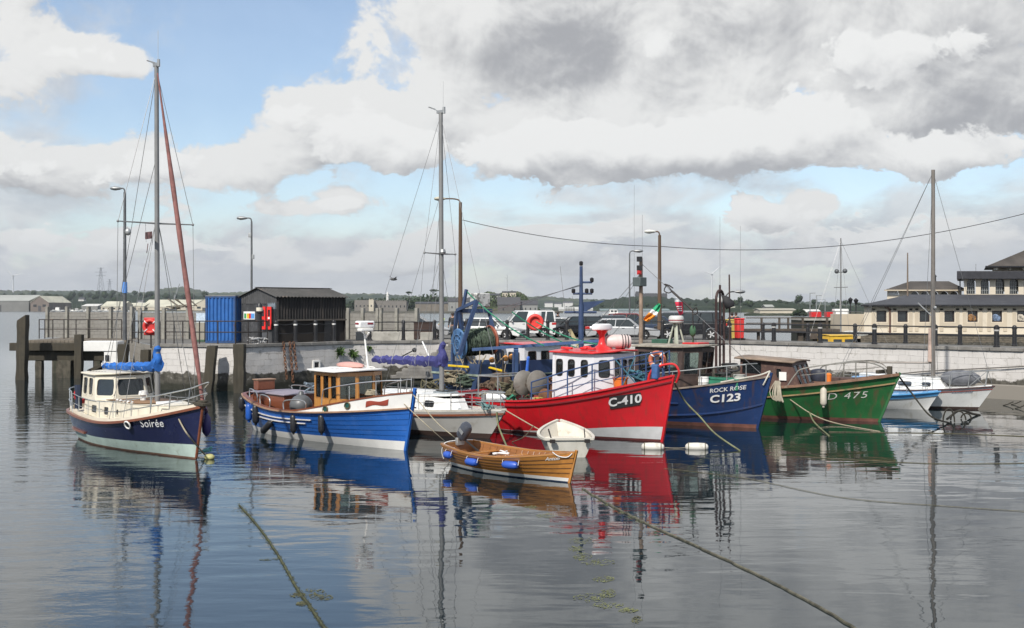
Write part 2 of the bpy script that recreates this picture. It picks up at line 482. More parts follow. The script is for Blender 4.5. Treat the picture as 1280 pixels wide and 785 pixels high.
def field(v, off=0.):
    x_, e_, _ = t.sep(v)
    ey = t.math('MULTIPLY', t.math('SQRT', t.math('MAXIMUM', t.math('ADD', e_, .03), .004)), 9.5)
    return t.comb(t.math('MULTIPLY_ADD', x_, 8.5, off), ey, off)
def bank(v, lst=None, off=.7):
    """the heaped clouds: where each bank lies, broken up by billows"""
    c = field(v, off); n = t.noise(c, 1.5, 9, .57, .3); n2 = t.noise(c, 3.4, 6, .55, .2)
    puff = t.math('SUBTRACT', 1, t.math('ABSOLUTE', t.math('MULTIPLY_ADD', n2, 4., -2.)))
    f = blobs(lst or [(800, 140, 190, 72, .62), (620, 165, 190, 62, .5), (430, 175, 90, 62, .42), (930, 185, 120, 52, .46), (1000, 120, 120, 60, .4), (60, 205, 170, 48, .6), (240, 205, 110, 34, .42), (430, 252, 60, 15, .42), (345, 262, 60, 12, .3), (960, 268, 75, 30, .5), (1040, 250, 45, 16, .4), (85, 62, 85, 28, .6), (165, 80, 40, 14, .35), (20, 105, 60, 24, .42), (135, 78, 40, 18, .4),
               (1210, 120, 150, 90, .62), (1100, 70, 120, 70, .4), (690, 35, 170, 62, .66), (560, 30, 110, 50, .5), (830, 60, 100, 60, .4), (900, 20, 200, 50, .35), (560, 300, 130, 20, .46), (730, 290, 110, 18, .5), (150, 300, 220, 20, .46), (1160, 295, 160, 24, .46), (320, 330, 320, 18, .38), (850, 325, 300, 18, .4), (45, 160, 60, 14, -.3), (740, -90, 260, 110, .6), (1150, -60, 200, 110, .45), (350, -180, 170, 190, -.5), (40, -120, 140, 110, .6), (445, 60, 45, 60, .42), (385, 135, 45, 30, .42), (1082, 215, 42, 48, -.75), (1003, 120, 40, 18, -.42), (925, 256, 46, 13, -.5), (640, 245, 50, 13, -.5), (590, 250, 60, 16, -.2), (720, 268, 40, 9, -.4), (430, 285, 60, 10, -.3)], v)
    return t.math('ADD', f, t.math('ADD', t.math('MULTIPLY_ADD', n, 1.75, -1.22), t.math('MULTIPLY', puff, .10)))
F0 = bank(ae); F1 = bank(t.vmath('ADD', ae, (-.014, .024, 0))); F2 = bank(t.vmath('ADD', ae, (-.0025, .0045, 0)))
n0 = t.noise(field(ae, 3.), .9, 8, .58, .3)
hole = blobs([(350, -190, 190, 230, -.6), (265, 95, 125, 100, -.6), (170, 150, 70, 30, -.3), (395, 40, 50, 60, -.4), (30, 5, 60, 25, -.3), (150, 10, 70, 30, -.3), (1080, 205, 40, 55, -.6), (1008, 122, 26, 12, -.7), (925, 255, 45, 15, -.5), (640, 243, 50, 14, -.4), (430, 285, 60, 14, -.35), (330, 235, 50, 14, -.3), (720, 262, 50, 8, -.4), (850, 262, 40, 8, -.3)], ae)
veil = t.ramp(t.math('ADD', t.math('MULTIPLY_ADD', n0, 2.6, -.92), hole), .0, .62)
vlit = t.ramp(t.noise(field(ae, 9.), 2.2, 7, .6, .3), .3, .7)
vcol = t.mix(vlit, (.56, .585, .63), (.78, .79, .80))
cover = t.ramp(F0, -.02, .17)
lit = t.math('ADD', t.math('MULTIPLY_ADD', t.math('SUBTRACT', F0, F1), .85, .66), t.math('MULTIPLY', t.math('SUBTRACT', F0, F2), .75))
G_ = [(930, 182, 120, 40, .72), (800, 192, 110, 34, .64), (650, 185, 110, 36, .6), (470, 178, 90, 40, .6), (1190, 190, 110, 32, .5), (1030, 150, 60, 30, .42), (960, 268, 75, 26, .62), (420, 254, 70, 13, .5), (60, 212, 120, 26, .5), (230, 205, 70, 22, .36), (1120, 70, 110, 40, .5), (820, 70, 100, 36, .18), (730, 292, 90, 14, .5), (1150, 300, 120, 16, .5), (180, 304, 160, 14, .5), (80, 66, 60, 16, .3)]
G0 = bank(ae, G_, 4.1); G1 = bank(t.vmath('ADD', ae, (-.010, .017, 0)), G_, 4.1); cov2 = t.ramp(G0, .02, .11)
gloom = blobs([(690, 40, 95, 48, .3), (720, -60, 220, 90, .3), (1245, 150, 110, 62, .2), (1230, 40, 120, 60, .1), (960, 216, 90, 18, .12), (800, 222, 130, 18, .16), (60, 240, 130, 24, .2), (640, 350, 900, 22, .14), (85, 75, 110, 30, -.3), (640, 150, 190, 42, -.2), (1000, 130, 90, 45, -.25), (850, 95, 130, 42, -.28), (480, 100, 70, 60, -.15), (860, 150, 110, 30, -.12), (1100, 90, 110, 40, -.1)], ae)
lit = t.math('ADD', lit, t.math('MULTIPLY_ADD', t.noise(field(ae, 5.), .75, 5, .55, .3), 1.0, -.5))
lit = t.ramp(t.math('SUBTRACT', t.math('SUBTRACT', lit, gloom), t.math('MULTIPLY', t.ramp(F0, .1, .7), .16)), -.12, .92)
ccol = t.mix(lit, (.42, .425, .445), (.88, .88, .865))
lit2 = t.ramp(t.math('SUBTRACT', t.math('MULTIPLY_ADD', t.math('SUBTRACT', G0, G1), 1.25, .62), t.math('MULTIPLY', gloom, .5)), -.1, .95)
ccol = t.mix(cov2, ccol, t.mix(lit2, (.45, .455, .475), (.93, .93, .915))); cover = t.math('MAXIMUM', cover, cov2)
hz = t.ramp(el, .10, -.01)
ccol = t.mix(t.math('MULTIPLY', hz, .45), ccol, (.62, .65, .69)); vcol = t.mix(t.math('MULTIPLY', hz, .6), vcol, (.62, .65, .69))
bg1 = t.new('ShaderNodeBackground'); t.l.new(sky.outputs[0], bg1.inputs[0]); bg1.inputs[1].default_value = .15
bg2 = t.new('ShaderNodeBackground'); t.l.new(t.mix(cover, vcol, ccol), bg2.inputs[0]); bg2.inputs[1].default_value = .92
mx = t.new('ShaderNodeMixShader'); t.l.new(t.math('MAXIMUM', t.math('MULTIPLY_ADD', veil, .68, t.math('MULTIPLY_ADD', hz, .62, .14)), t.math('MULTIPLY', cover, .985)), mx.inputs[0]); t.l.new(bg1.outputs[0], mx.inputs[1]); t.l.new(bg2.outputs[0], mx.inputs[2])
wo_ = t.new('ShaderNodeOutputWorld'); t.l.new(mx.outputs[0], wo_.inputs[0])

# ------------------------------------------------------------------ shared materials
white = mat('white_paint', (.74, .73, .70), .38, var=.05, dirt=(.5, .47, .41), dlo=.6, dhi=.85)
cream = mat('cream_paint', (.66, .61, .50), .4, var=.06, dirt=(.45, .4, .31), dlo=.6, dhi=.9)
gelcoat = mat('gelcoat', (.72, .72, .70), .3, var=.05, streak=(.5, .47, .4), slo=.54, shi=.75)
steel = mat('stainless_steel', (.62, .62, .6), .3, .9, var=.1)
alu = mat('mast_aluminium', (.22, .22, .217), .5, .25, var=.08)
galv = mat('galvanised', (.36, .37, .37), .5, .6, var=.15, dirt=(.25, .22, .19))
black = mat('black_paint', (.018, .018, .02), .42, var=.2, dirt=(.06, .05, .045))
rubber = mat('black_rubber', (.02, .02, .021), .62, var=.2)
dark_iron = mat('dark_iron', (.035, .03, .028), .6, .3, var=.3, dirt=(.12, .06, .03))
rust = mat('rusty_iron', (.16, .075, .04), .8, .2, var=.35, dirt=(.05, .03, .025), bump=.004)
teak = wood('teak_deck', (.27, .16, .09), 0, .7, 40)
varnish = wood('varnished_wood', (.42, .165, .035), 0, .25, 26, coat=.6)
varnish_v = wood('varnished_upright', (.46, .19, .04), 2, .25, 26, coat=.6)
mahog = wood('mahogany', (.24, .075, .035), 0, .4, 26, coat=.3)
old_wood = wood('weathered_timber', (.07, .06, .042), 2, .9, 14, .45, .012, weather=(.042, .038, .028))
plank = wood('grey_planks', (.22, .19, .15), 0, .9, 14, .5, .008, weather=(.12, .1, .08))
glass = glassmat('window_glass', (.55, .62, .6), .62)
dkglass = glassmat('dark_glass', (.2, .23, .24), .3)
rope_m = mat('rope', (.32, .28, .2), .9, var=.2, scale=20, bump=.004, bscale=90)
rope_dk = mat('dark_rope', (.11, .1, .06), .9, var=.3, scale=14, bump=.004, bscale=90)
rope_gr = mat('green_rope', (.03, .2, .12), .8, var=.3, scale=14)
wire_m = mat('rigging_wire', (.22, .22, .22), .4, .6, var=.05)
letter_w = mat('white_lettering', (.78, .78, .77), .45, var=.03)
letter_b = mat('black_lettering', (.02, .02, .022), .5, var=.1)
red = mat('red_paint', (.52, .022, .022), .38, var=.12, dirt=(.3, .03, .025), dlo=.62, dhi=.9)
orange = mat('orange_plastic', (.72, .19, .03), .45, var=.12)
trawler_blue = mat('trawler_blue_paint', (.03, .055, .125), .5, var=.2, dirt=(.16, .07, .04), dlo=.66, dhi=.78)

# ------------------------------------------------------------------ water
def water_mat():
    m, t, b = newmat('harbour_water')
    g = t.new('ShaderNodeNewGeometry'); pos = g.outputs['Position']
    px, py, pz = t.sep(pos)
    b.inputs['Base Color'].default_value = (.005, .013, .017, 1); b.inputs['IOR'].default_value = 1.75
    b.inputs['Roughness'].default_value = .015
    big = t.noise(t.mapv(pos, (.055, .028, 0)), 1., 3)
    left = t.ramp(px, 2., -16.)
    wind = t.math('ADD', t.math('MULTIPLY', t.ramp(big, .42, .66), .55), t.math('MULTIPLY', left, .75))
    far = t.ramp(py, 60., 110.)
    wind = t.math('MULTIPLY', wind, t.math('SUBTRACT', 1., far))
    h1 = t.noise(t.mapv(pos, (.28, .5, 0)), 1., 2, .5)
    h2 = t.noise(t.mapv(pos, (.62, 1.7, 0), (3, 8, 0)), 1., 2, .4, .25)
    h3 = t.noise(t.mapv(pos, (4.2, 7.5, 0), (1, 5, 0)), 1., 3, .55, .3)
    hh = t.math('MULTIPLY', h1, .014)
    hh = t.math('ADD', hh, t.math('MULTIPLY', h2, t.math('MULTIPLY_ADD', wind, .019, .0062)))
    hh = t.math('ADD', hh, t.math('MULTIPLY', h3, t.math('MULTIPLY_ADD', wind, .0055, .0001)))
    hh = t.math('MULTIPLY', hh, t.ramp(py, 150., 45.))
    t.l.new(t.math('MULTIPLY_ADD', t.ramp(py, 45., 160.), .16, .012), b.inputs['Roughness'])
    bn = t.new('ShaderNodeBump'); bn.inputs['Strength'].default_value = 1; bn.inputs['Distance'].default_value = 1.
    t.l.new(hh, bn.inputs['Height']); t.l.new(bn.outputs[0], b.inputs['Normal'])
    return m
b = MB(); b.grid([[V((x_, y_, 0)) for x_ in (-4000, -200, 0, 200, 4000)] for y_ in (-60, 0, 60, 200, 1000, 6000)])
o = b.build('water', water_mat(), smooth=0); o.location.z = 0; struct(o)
b = MB(); b.grid([[V((x_, y_, -5)) for x_ in (-4000, 4000)] for y_ in (-60, 6000)])
struct(b.build('harbour_bed', mat('mud', (.06, .055, .04), .9), smooth=0))

# ------------------------------------------------------------------ hills and far shores
def hill_mat(name, base, fields, trees, fscale=.006, famt=.55):
    m, t, b = newmat(name)
    co = t.new('ShaderNodeTexCoord').outputs['Object']
    vo = t.new('ShaderNodeTexVoronoi'); t.l.new(t.mapv(co, (1, .35, 1)), vo.inputs['Vector']); vo.inputs['Scale'].default_value = fscale
    vc = t.sep(vo.outputs['Color'])[0]
    n = t.noise(co, .02, 7, .6)
    c = t.mix(t.ramp(vc, famt, famt+.05), base, fields)
    c = t.mix(t.ramp(n, .44, .52), c, trees)
    c = t.mix(t.ramp(t.noise(co, .12, 4), .4, .7), c, tuple(x_*.6 for x_ in trees))
    t.l.new(c, b.inputs['Base Color']); b.inputs['Roughness'].default_value = 1; b.inputs['Specular IOR Level'].default_value = .1
    return m
def hills(name, ridge, d0, d1, m, rough=1.5, pw=.75, shore=.6, nt=14, step=2.0, seed=0):
    """terrain from the waterline at distance d0 up to a skyline measured at d1, falling away behind"""
    rows = []; pxs = []; q = ridge[0][0]
    while q <= ridge[-1][0]+.01: pxs.append(q); q += step
    for px in pxs:
        for i in range(len(ridge)-1):
            if ridge[i][0] <= px <= ridge[i+1][0]: break
        (a, ya), (c, yc) = ridge[i], ridge[i+1]
        k = (px-a)/(c-a) if c > a else 0
        py = lerp(ya, yc, sstep(k)*.5+k*.5)
        zr = H+(HY-py)/F*d1
        row = []
        for j in range(nt+1):
            tt = j/nt; d = lerp(d0, d1, tt); x_ = (px-640)/F*d
            z_ = shore+(zr-shore)*tt**pw
            nn = math.sin(px*1.7+seed+tt*9)*.35+math.sin(px*.61+seed*2+tt*5)*.5+random.uniform(-1, 1)*.5
            z_ += nn*rough*(tt if j else 0)
            row.append(V((x_, d, z_ if j else -1.)))
        d = d1*1.25; row.append(V(((px-640)/F*d, d, -4)))
        rows.append(row)
    b = MB(); b.grid(rows)
    return struct(b.build(name, m, smooth=60))
hm_far = hill_mat('far_hill_land', (.075, .095, .05), (.15, .16, .075), (.03, .045, .025), .004, .6)
hm_mid = hill_mat('wooded_hill_land', (.035, .05, .026), (.075, .085, .045), (.02, .032, .017), .01, .75)
hm_low = hill_mat('shore_land', (.07, .07, .05), (.11, .1, .07), (.03, .04, .022), .02, .6)
hills('hills', [(-420, 360), (-200, 366), (-60, 362), (0, 363), (60, 363.5), (120, 363), (170, 365.5), (185, 365), (200, 361), (225, 358.5), (245, 361.5), (262, 366), (330, 364), (440, 367), (470, 367), (520, 370), (600, 372)], 2600, 4300, hm_far, 3, .8, seed=1)
hills('hills', [(-420, 368), (-100, 368), (0, 368), (60, 369), (130, 367.5), (200, 369), (262, 370), (330, 371), (440, 374), (520, 376), (600, 379)], 1500, 2300, hm_mid, 2.2, .8, seed=3)
hills('terrain', [(-420, 386.5), (-100, 385), (0, 385.5), (60, 385), (130, 384), (260, 384.5), (440, 385), (690, 387), (760, 387.5)], 1180, 1600, hm_low, .4, .9, seed=5)
hills('hills', [(570, 374), (640, 373), (660, 371), (680, 370), (700, 372), (730, 374), (800, 375), (1000, 377), (1100, 379), (1500, 376)], 3000, 4200, hm_far, 2.5, .8, seed=7)
hills('hills', [(690, 386), (730, 380), (746, 377), (763, 374), (781, 371.5), (797, 370), (825, 370.5), (837, 373), (859, 372.5), (868, 374.5), (890, 374), (915, 375), (935, 377), (960, 380), (1000, 383), (1060, 385)], 1450, 2000, hm_mid, 1.6, .7, seed=9)
hills('hills', [(900, 384), (925, 379), (945, 377), (952, 375.5), (962, 375.3), (978, 376.5), (1003, 380), (1023, 381.5), (1076, 382), (1160, 381), (1300, 378), (1500, 376)], 900, 1300, hm_mid, 1.0, .7, seed=11)
hills('terrain', [(930, 392), (945, 390), (1000, 390), (1080, 390), (1200, 389), (1500, 388)], 570, 680, hm_low, .15, .8, seed=13)
hills('terrain', [(425, 388), (450, 386), (520, 386), (600, 386), (680, 387), (704, 389)], 830, 1000, hm_low, .2, .8, seed=15)
hills('hills', [(572, 387), (580, 382), (589, 373), (600, 367), (612, 364), (622, 367), (632, 364), (645, 363.5), (655, 367), (664, 377), (671, 385), (676, 388)], 900, 960, mat('island_slope', (.05, .065, .028), 1, var=.4, scale=.08, dirt=(.14, .12, .06), dlo=.5, dhi=.7), .5, .8, step=1., seed=17)
def wood_mass(name, ridge, d, dd, n, size, m, zbase, label):
    """crowns of a far-off wood: thousands of leafy faces through the volume of a tree belt"""
    b = MB()
    for k in range(n):
        px = random.uniform(ridge[0][0], ridge[-1][0])
        for i in range(len(ridge)-1):
            if ridge[i][0] <= px <= ridge[i+1][0]: break
        kk = (px-ridge[i][0])/max(.01, ridge[i+1][0]-ridge[i][0]); py = lerp(ridge[i][1], ridge[i+1][1], kk)
        q = random.random(); D = d+dd*q
        top = H+(HY-py)/F*d
        clump = .72+.28*math.sin(px*1.9+q*3)*math.sin(px*.73+q*7+1)
        z_ = zbase+(top-zbase)*clump*random.random()**.45
        c = V(((px-640)/F*D, D, z_)); s = size*random.uniform(.6, 1.5)
        u = V((random.gauss(0, 1), random.gauss(0, 1), random.gauss(0, 1))).normalized(); v_ = u.orthogonal().normalized(); w_ = u.cross(v_)
        b.add([c+v_*s, c+w_*s*.7, c-v_*s, c-w_*s*.7], [(0, 1, 2, 3)])
    o = b.build(name, m, smooth=0, fix=False); stuff(o)
    tag(o, label, 'trees'); return o
leaf_m = mat('tree_leaves', (.05, .075, .025), .9, var=.45, scale=.12, dirt=(.09, .105, .035))
leaf_dk = mat('dark_leaves', (.03, .05, .022), .9, var=.4, scale=.12, dirt=(.055, .07, .03))
wood_mass('tree_belt', [(430, 382), (440, 374), (452, 372), (500, 371), (512, 370), (522, 368), (532, 366), (545, 367), (553, 369), (560, 372), (572, 376)], 985, 40, 3600, 1.1, leaf_dk, 2, 'dark belt of trees along the far island behind the grey stone forts')
wood_mass('tree_belt', [(578, 386), (586, 372), (592, 369), (600, 366), (606, 365), (612, 363), (620, 367), (628, 365), (640, 365), (650, 366), (657, 368), (662, 374), (670, 383), (675, 388)], 905, 45, 3800, .9, leaf_m, 1, 'green trees covering the steep island mound behind the parked vans')
wood_mass('bush_mass', [(989, 396), (992, 389), (997, 386), (1003, 385.5), (1007, 390), (1009, 396)], 560, 12, 900, .6, leaf_dk, .3, 'dark rounded clump of bushes on the right-hand far shore')
QZ = 2.4                              # quay level over the water
EDGE = [V((-24.2, 69.5, 0)), V((-19.6, 60.2, 0)), V((-14.6, 58.9, 0)), V((-9.4, 64.7, 0)), V((-4.5, 66.8, 0)), V((11.2, 67, 0)), V((24.9, 53.4, 0)), V((36, 43, 0)), V((60, 30, 0))]
BACK = [V((62, 36, 0)), V((39, 48, 0)), V((28, 58.2, 0)), V((15.8, 70.3, 0)), V((15.5, 86, 0)), V((-24.2, 87, 0))]
asph = mat('quay_asphalt', (.13, .125, .115), .92, var=.2, scale=.5, bump=.01, bscale=12, dirt=(.2, .185, .16))
b = MB(); poly = EDGE+BACK
b.add([V((p.x, p.y, QZ)) for p in poly], [tuple(range(len(poly)))])
struct(b.build('pavement', asph, smooth=0))

def stone_wall_mat(name, paint, stone, tide=None, bw=1.0, bh=.42, chip=(.56, .66), mortar=(.2, .19, .17), wear=(.36, .34, .3), bump=.03):
    m, t, b = newmat(name)
    at = t.new('ShaderNodeAttribute', attribute_name='uvw').outputs['Vector']
    ux, uz, _ = t.sep(at)
    n0 = t.noise(at, 1.1, 4)
    wob = t.vmath('ADD', at, t.comb(t.math('MULTIPLY_ADD', n0, .24, -.12), t.math('MULTIPLY_ADD', t.noise(t.mapv(at, (1, 1, 1), (5, 2, 0)), .9, 3), .2, -.1), 0.))
    br = t.new('ShaderNodeTexBrick'); t.l.new(wob, br.inputs['Vector'])
    br.inputs['Scale'].default_value = 1; br.inputs['Brick Width'].default_value = bw; br.inputs['Row Height'].default_value = bh
    br.inputs['Mortar Size'].default_value = .016; br.inputs['Mortar Smooth'].default_value = .5; br.offset = .43
    br.inputs['Color1'].default_value = (0, 0, 0, 1); br.inputs['Color2'].default_value = (1, 1, 1, 1)
    mort = br.outputs['Fac']; per = t.sep(br.outputs['Color'])[0]
    n1 = t.noise(at, 2.2, 8, .68); n2 = t.noise(t.mapv(at, (1, .2, 1), (4, 0, 0)), 3.2, 6, .6); n3 = t.noise(at, .35, 4)
    c = t.mix(per, tuple(x_*.93 for x_ in paint), paint)
    c = t.mix(t.ramp(n3, .35, .7), c, tuple(x_*.86 for x_ in paint))
    c = t.mix(t.math('MULTIPLY', t.ramp(n2, .5, .78), .55), c, wear)
    chips = t.ramp(t.math('ADD', n1, t.math('MULTIPLY', mort, .09)), chip[0], chip[1])
    c = t.mix(t.math('MULTIPLY', chips, .8), c, stone)
    jn = t.math('MULTIPLY', mort, t.ramp(t.noise(t.mapv(at, (1, 1, 1), (9, 9, 0)), .9, 5, .7), .42, .6))
    c = t.mix(t.math('MULTIPLY', jn, .65), c, mortar)
    if tide:
        e = t.math('ADD', uz, t.math('MULTIPLY_ADD', t.noise(at, 1.4, 6, .65), .9, -.45))
        low = t.ramp(e, tide+.06, tide-.05)
        weed = t.mix(t.ramp(n1, .35, .65), (.045, .042, .034), (.12, .112, .095))
        weed = t.mix(t.math('MULTIPLY', t.ramp(uz, .55, .2), .85), weed, (.022, .024, .017))
        weed = t.mix(t.math('MULTIPLY', t.ramp(n1, .6, .68), .5), weed, (.42, .41, .38))
        c = t.mix(low, c, weed)
    t.l.new(c, b.inputs['Base Color']); b.inputs['Roughness'].default_value = .85; b.inputs['Specular IOR Level'].default_value = .25
    bn = t.new('ShaderNodeBump'); bn.inputs['Strength'].default_value = 1; bn.inputs['Distance'].default_value = bump
    hh = t.math('SUBTRACT', t.math('ADD', t.math('MULTIPLY', n1, .8), t.math('MULTIPLY', per, .15)), t.math('MULTIPLY', mort, .5))
    t.l.new(hh, bn.inputs['Height']); t.l.new(bn.outputs[0], b.inputs['Normal'])
    return m
qw_m = stone_wall_mat('whitewashed_stone', (.60, .575, .55), (.30, .28, .25), tide=.92, bw=.7, bh=.33, chip=(.57, .66), mortar=(.46, .44, .415), bump=.014)
cop_m = mat('coping_stone', (.2, .19, .175), .9, var=.25, scale=1.5, bump=.01, dirt=(.33, .32, .3))
def wall_along(pts, z0, z1, step=.35, nz=16, jit=.02):
    rows = []; uv = []; s = 0.
    for i in range(len(pts)-1):
        a, c = V(pts[i]), V(pts[i+1]); L = (c-a).length; n = max(1, int(L/step)); d = (c-a).normalized(); nr = V((d.y, -d.x, 0))
        for k in range(n+(1 if i == len(pts)-2 else 0)):
            p = a+d*(L*k/n); r_ = []; q = []
            for j in range(nz+1):
                z_ = lerp(z0, z1, j/nz)
                r_.append(V((p.x, p.y, z_))+nr*(random.uniform(-jit, jit) if j < nz else 0)); q.append((s+L*k/n+.001, z_, 0))
            rows.append(r_); uv.append(q)
        s += L
    return rows, uv
qw = thing('quay_wall', 'long whitewashed stone quay wall with a dark tide line behind the moored boats', 'quay wall', EDGE[1])
rows, uv = wall_along([p-EDGE[1] for p in EDGE[1:]], -1.5, QZ-.02)
b = MB(); b.grid(rows, uv=uv); b.build('wall_face', qw_m, qw, smooth=50)
b = MB()
pts = [p-EDGE[1] for p in EDGE[1:]]
for i in range(len(pts)-1):
    d = (pts[i+1]-pts[i]).normalized(); L = (pts[i+1]-pts[i]).length; n = max(1, int(L/1.5)); nr = V((d.y, -d.x, 0))
    for k in range(n):
        p0, p1 = pts[i]+d*(L*k/n+.008), pts[i]+d*(L*(k+1)/n-.008)
        b.bar(p0-nr*.17+V((0, 0, QZ+.02)), p1-nr*.17+V((0, 0, QZ+.02)), .5+random.uniform(0, .02), .17)
b.build('coping', cop_m, qw, bevel=.015)
b = MB()                             # the end face by the timber pier
rows, uv = wall_along([V((EDGE[0].x, EDGE[0].y, 0))-EDGE[1], V((0, 0, 0))], -1.5, QZ-.02)
b.grid(rows, uv=uv); b.build('end_face', stone_wall_mat('dark_old_stone', (.26, .24, .21), (.16, .15, .13), tide=1.0), qw, smooth=50)  # stone coloured darker than the whitewashed front
# small things on the wall
b = MB(); o_ = P(395, 456, 62.0)
th = thing('drain_opening', 'small dark square drain hole with a pale frame in the white quay wall', 'drain', (o_.x-.05, o_.y-1.3, o_.z), R(48.6))
o_ = V(th.location); k_ = 0
def on_edge(px, off=0.):
    """the point of the quay edge seen at column px"""
    for i in range(len(EDGE)-1):
        a, c = EDGE[i], EDGE[i+1]; ka = (px-640)/F
        den = (c.x-a.x)-ka*(c.y-a.y)
        if abs(den) < 1e-9: continue
        s = (ka*a.y-a.x)/den
        if -1e-6 <= s <= 1+1e-6 and i > 0:
            d = (c-a).normalized(); nr = V((d.y, -d.x, 0)); return a+(c-a)*s+nr*off, d, nr
    return None
p, d, nr = on_edge(395, 0.); th.location = (p.x, p.y, H+(HY-456)/F*p.y); th.rotation_euler = (0, 0, math.atan2(d.y, d.x))
b = MB()
for sx, sz, wx, wz in ((0, .2, .52, .1), (0, -.2, .52, .1), (-.21, 0, .1, .3), (.21, 0, .1, .3)): b.box((sx, -.03, sz), (wx, .12, wz))
b.build('frame', white, th, bevel=.01); b = MB(); b.box((0, -.025, 0), (.318, .05, .298)); b.build('opening', black, th)
def chain(p0, p1, name, label, r=.05, drop=0.):
    b = MB(); pts = sag(p0, p1, drop, max(4, int((V(p1)-V(p0)).length/.17)))
    for i in range(len(pts)-1):
        c = (pts[i]+pts[i+1])/2; d = (pts[i+1]-pts[i]).normalized(); a = d.orthogonal().normalized()
        if i % 2: a = d.cross(a)
        m = Matrix((d, a, d.cross(a))).transposed()
        pp = [c+m@V((.115*math.cos(2*PI*k/10), .065*math.sin(2*PI*k/10), 0)) for k in range(10)]
        b.path(pp, .026, 5, closed=True)
    return tag(b.build(name, rust, smooth=50), label, 'chain', 'rusty chains hanging over the quay wall')
for px, pyb, lab in ((353, 474, 'rusty chain hanging straight down the white wall, nearest the timber pile'), (361, 478, 'rusty chain hanging on the white wall, middle one of three'), (365.5, 462, 'shortest rusty chain on the white wall, nearest the wooden wheelhouse')):
    p, d, nr = on_edge(px, .1); chain((p.x, p.y, QZ+.15), (p.x+.18, p.y, H+(HY-pyb)/F*p.y), 'hanging_chain', lab)
weed_m = mat('wall_weeds', (.06, .11, .025), .9, var=.4, scale=6)
for px, py, lab in ((424, 441, 'green tuft of weeds on the white wall left of the radar pole'), (440, 441.5, 'green tuft of weeds on the white wall right of the radar pole'), (461, 435, 'tiny dark weed on the white wall under the second block wall')):
    p, d, nr = on_edge(px, .05); c = V((p.x, p.y, H+(HY-py)/F*p.y)); b = MB(); s_ = .5 if px < 450 else .25
    for k in range(90):
        dr = V((random.gauss(0, 1), random.gauss(0, .6)-.4, random.gauss(.2, .7))).normalized()*random.uniform(.2, 1)*s_
        w_ = dr.orthogonal().normalized()*.035
        b.add([c+w_, c-w_, c+dr*.8-w_, c+dr+V((0, 0, -.06)), c+dr*.8+w_], [(0, 1, 2, 3, 4)])
    tag(b.build('weed_tuft', weed_m, smooth=0, fix=False), lab, 'weeds', 'weeds growing on the quay wall')
# ------------------------------------------------------------------ stone steps up the wall
st = thing('stone_steps', 'weathered stone steps climbing the quay wall behind the blue sail cover', 'steps', (0, 0, 0))
NS = 11
for k in range(NS):
    px0 = lerp(488, 560, k/(NS-1)); z1 = lerp(.45, QZ-.05, k/(NS-1)); y0 = 65.2
    x0 = PX(px0, y0); x1 = PX(566, y0)+.9
    b = MB(); b.box(((x0+x1)/2, y0+.75, z1-.095), (x1-x0, 1.5+.002*k, .19)); b.build('step', cop_m, st, bevel=.02)
b = MB(); x1 = PX(566, 65.2)+.85
b.prism([V((PX(490, 65.2), 65.35, -1)), V((x1, 65.35, -1)), V((x1, 65.35, QZ-.26)), V((PX(490, 65.2), 65.35, .3))], (0, 1.3, 0)); b.build('masonry', stone_wall_mat('step_stone', (.24, .22, .19), (.15, .14, .12), tide=1.1), st)
p = P(527, 454, 64.9)
b = MB(); b.tube(P(528, 427, 65.4), P(541, 456, 64.6), .045, n=8); tag(b.build('leaning_pole', letter_w), 'thin white pole leaning on the stone steps', 'pole')
b = MB(); b.tube(P(484, 455, 62.5), P(518, 437.5, 63.8), .035, n=8); b.ball(P(518, 437.5, 63.8), .14, 10); tag(b.build('boat_hook', black), 'dark boat hook with a round knob sloping above the blue sail cover', 'boat hook')

# ------------------------------------------------------------------ posts and rails along the edge
def bollard_rail(name, label, pts, h, m, band=None, rails=(.92, .5), rw=.028, pr=.11, sagd=.0, group=None):
    t_ = thing(name, label, 'railing', pts[0], 0, group); o = V(pts[0])
    first = None
    for i, p in enumerate(pts):
        b = MB(); b.lathe([(pr*1.25, 0), (pr*1.25, .07), (pr, .1), (pr*.92, h-.18), (pr*1.12, h-.17), (pr*1.12, h-.12), (pr*.9, h-.11), (pr*.95, h-.04), (pr*.6, h+.02), (.01, h+.04)], (0, 0, 0), n=12)
        q = b.build('post', m, t_); q.location = V(p)-o
        if band:
            g = MB(); g.lathe([(pr*1.02, h-.27), (pr*1.03, h-.19)], (0, 0, 0), n=12); g.build('band', band, q)
    for k, f in enumerate(rails):
        b = MB()
        for i in range(len(pts)-1): b.path(sag(V(pts[i])-o+V((0, 0, h*f)), V(pts[i+1])-o+V((0, 0, h*f)), sagd*(1-.5*k), 8 if sagd else 1), rw, 6)
        b.build('rail', m, t_)
    return t_
def edge_pts(pxs, off=-.28): return [V((on_edge(px)[0].x, on_edge(px)[0].y, QZ+.1))+on_edge(px)[2]*off for px in pxs]
bollard_rail('post_and_chain_railing', 'black bollard posts with white bands and sagging chains in front of the dark shed', edge_pts([349, 373, 398, 421]), 1.25, black, white, (.9, .46), .024, .12, .12)
bollard_rail('quay_railing', 'black post railing on the quay edge below the second block wall and white cars', edge_pts([464, 506, 545, 583, 609, 634, 660, 685, 709, 757]), 1.2, black, None, (.92, .5))
bollard_rail('quay_railing', 'black post railing on the quay edge in front of the dark estate car', edge_pts([805, 829, 853, 877, 902, 908]), 1.2, black, None, (.92, .5))
bollard_rail('quay_railing', 'black banded post railing on the outer edge of the narrow causeway', edge_pts([908.5, 964, 1022, 1090, 1166, 1243, 1330, 1430]), 1.08, black, mat('grey_band', (.4, .39, .37), .6), (.92, .52), .03, .13)
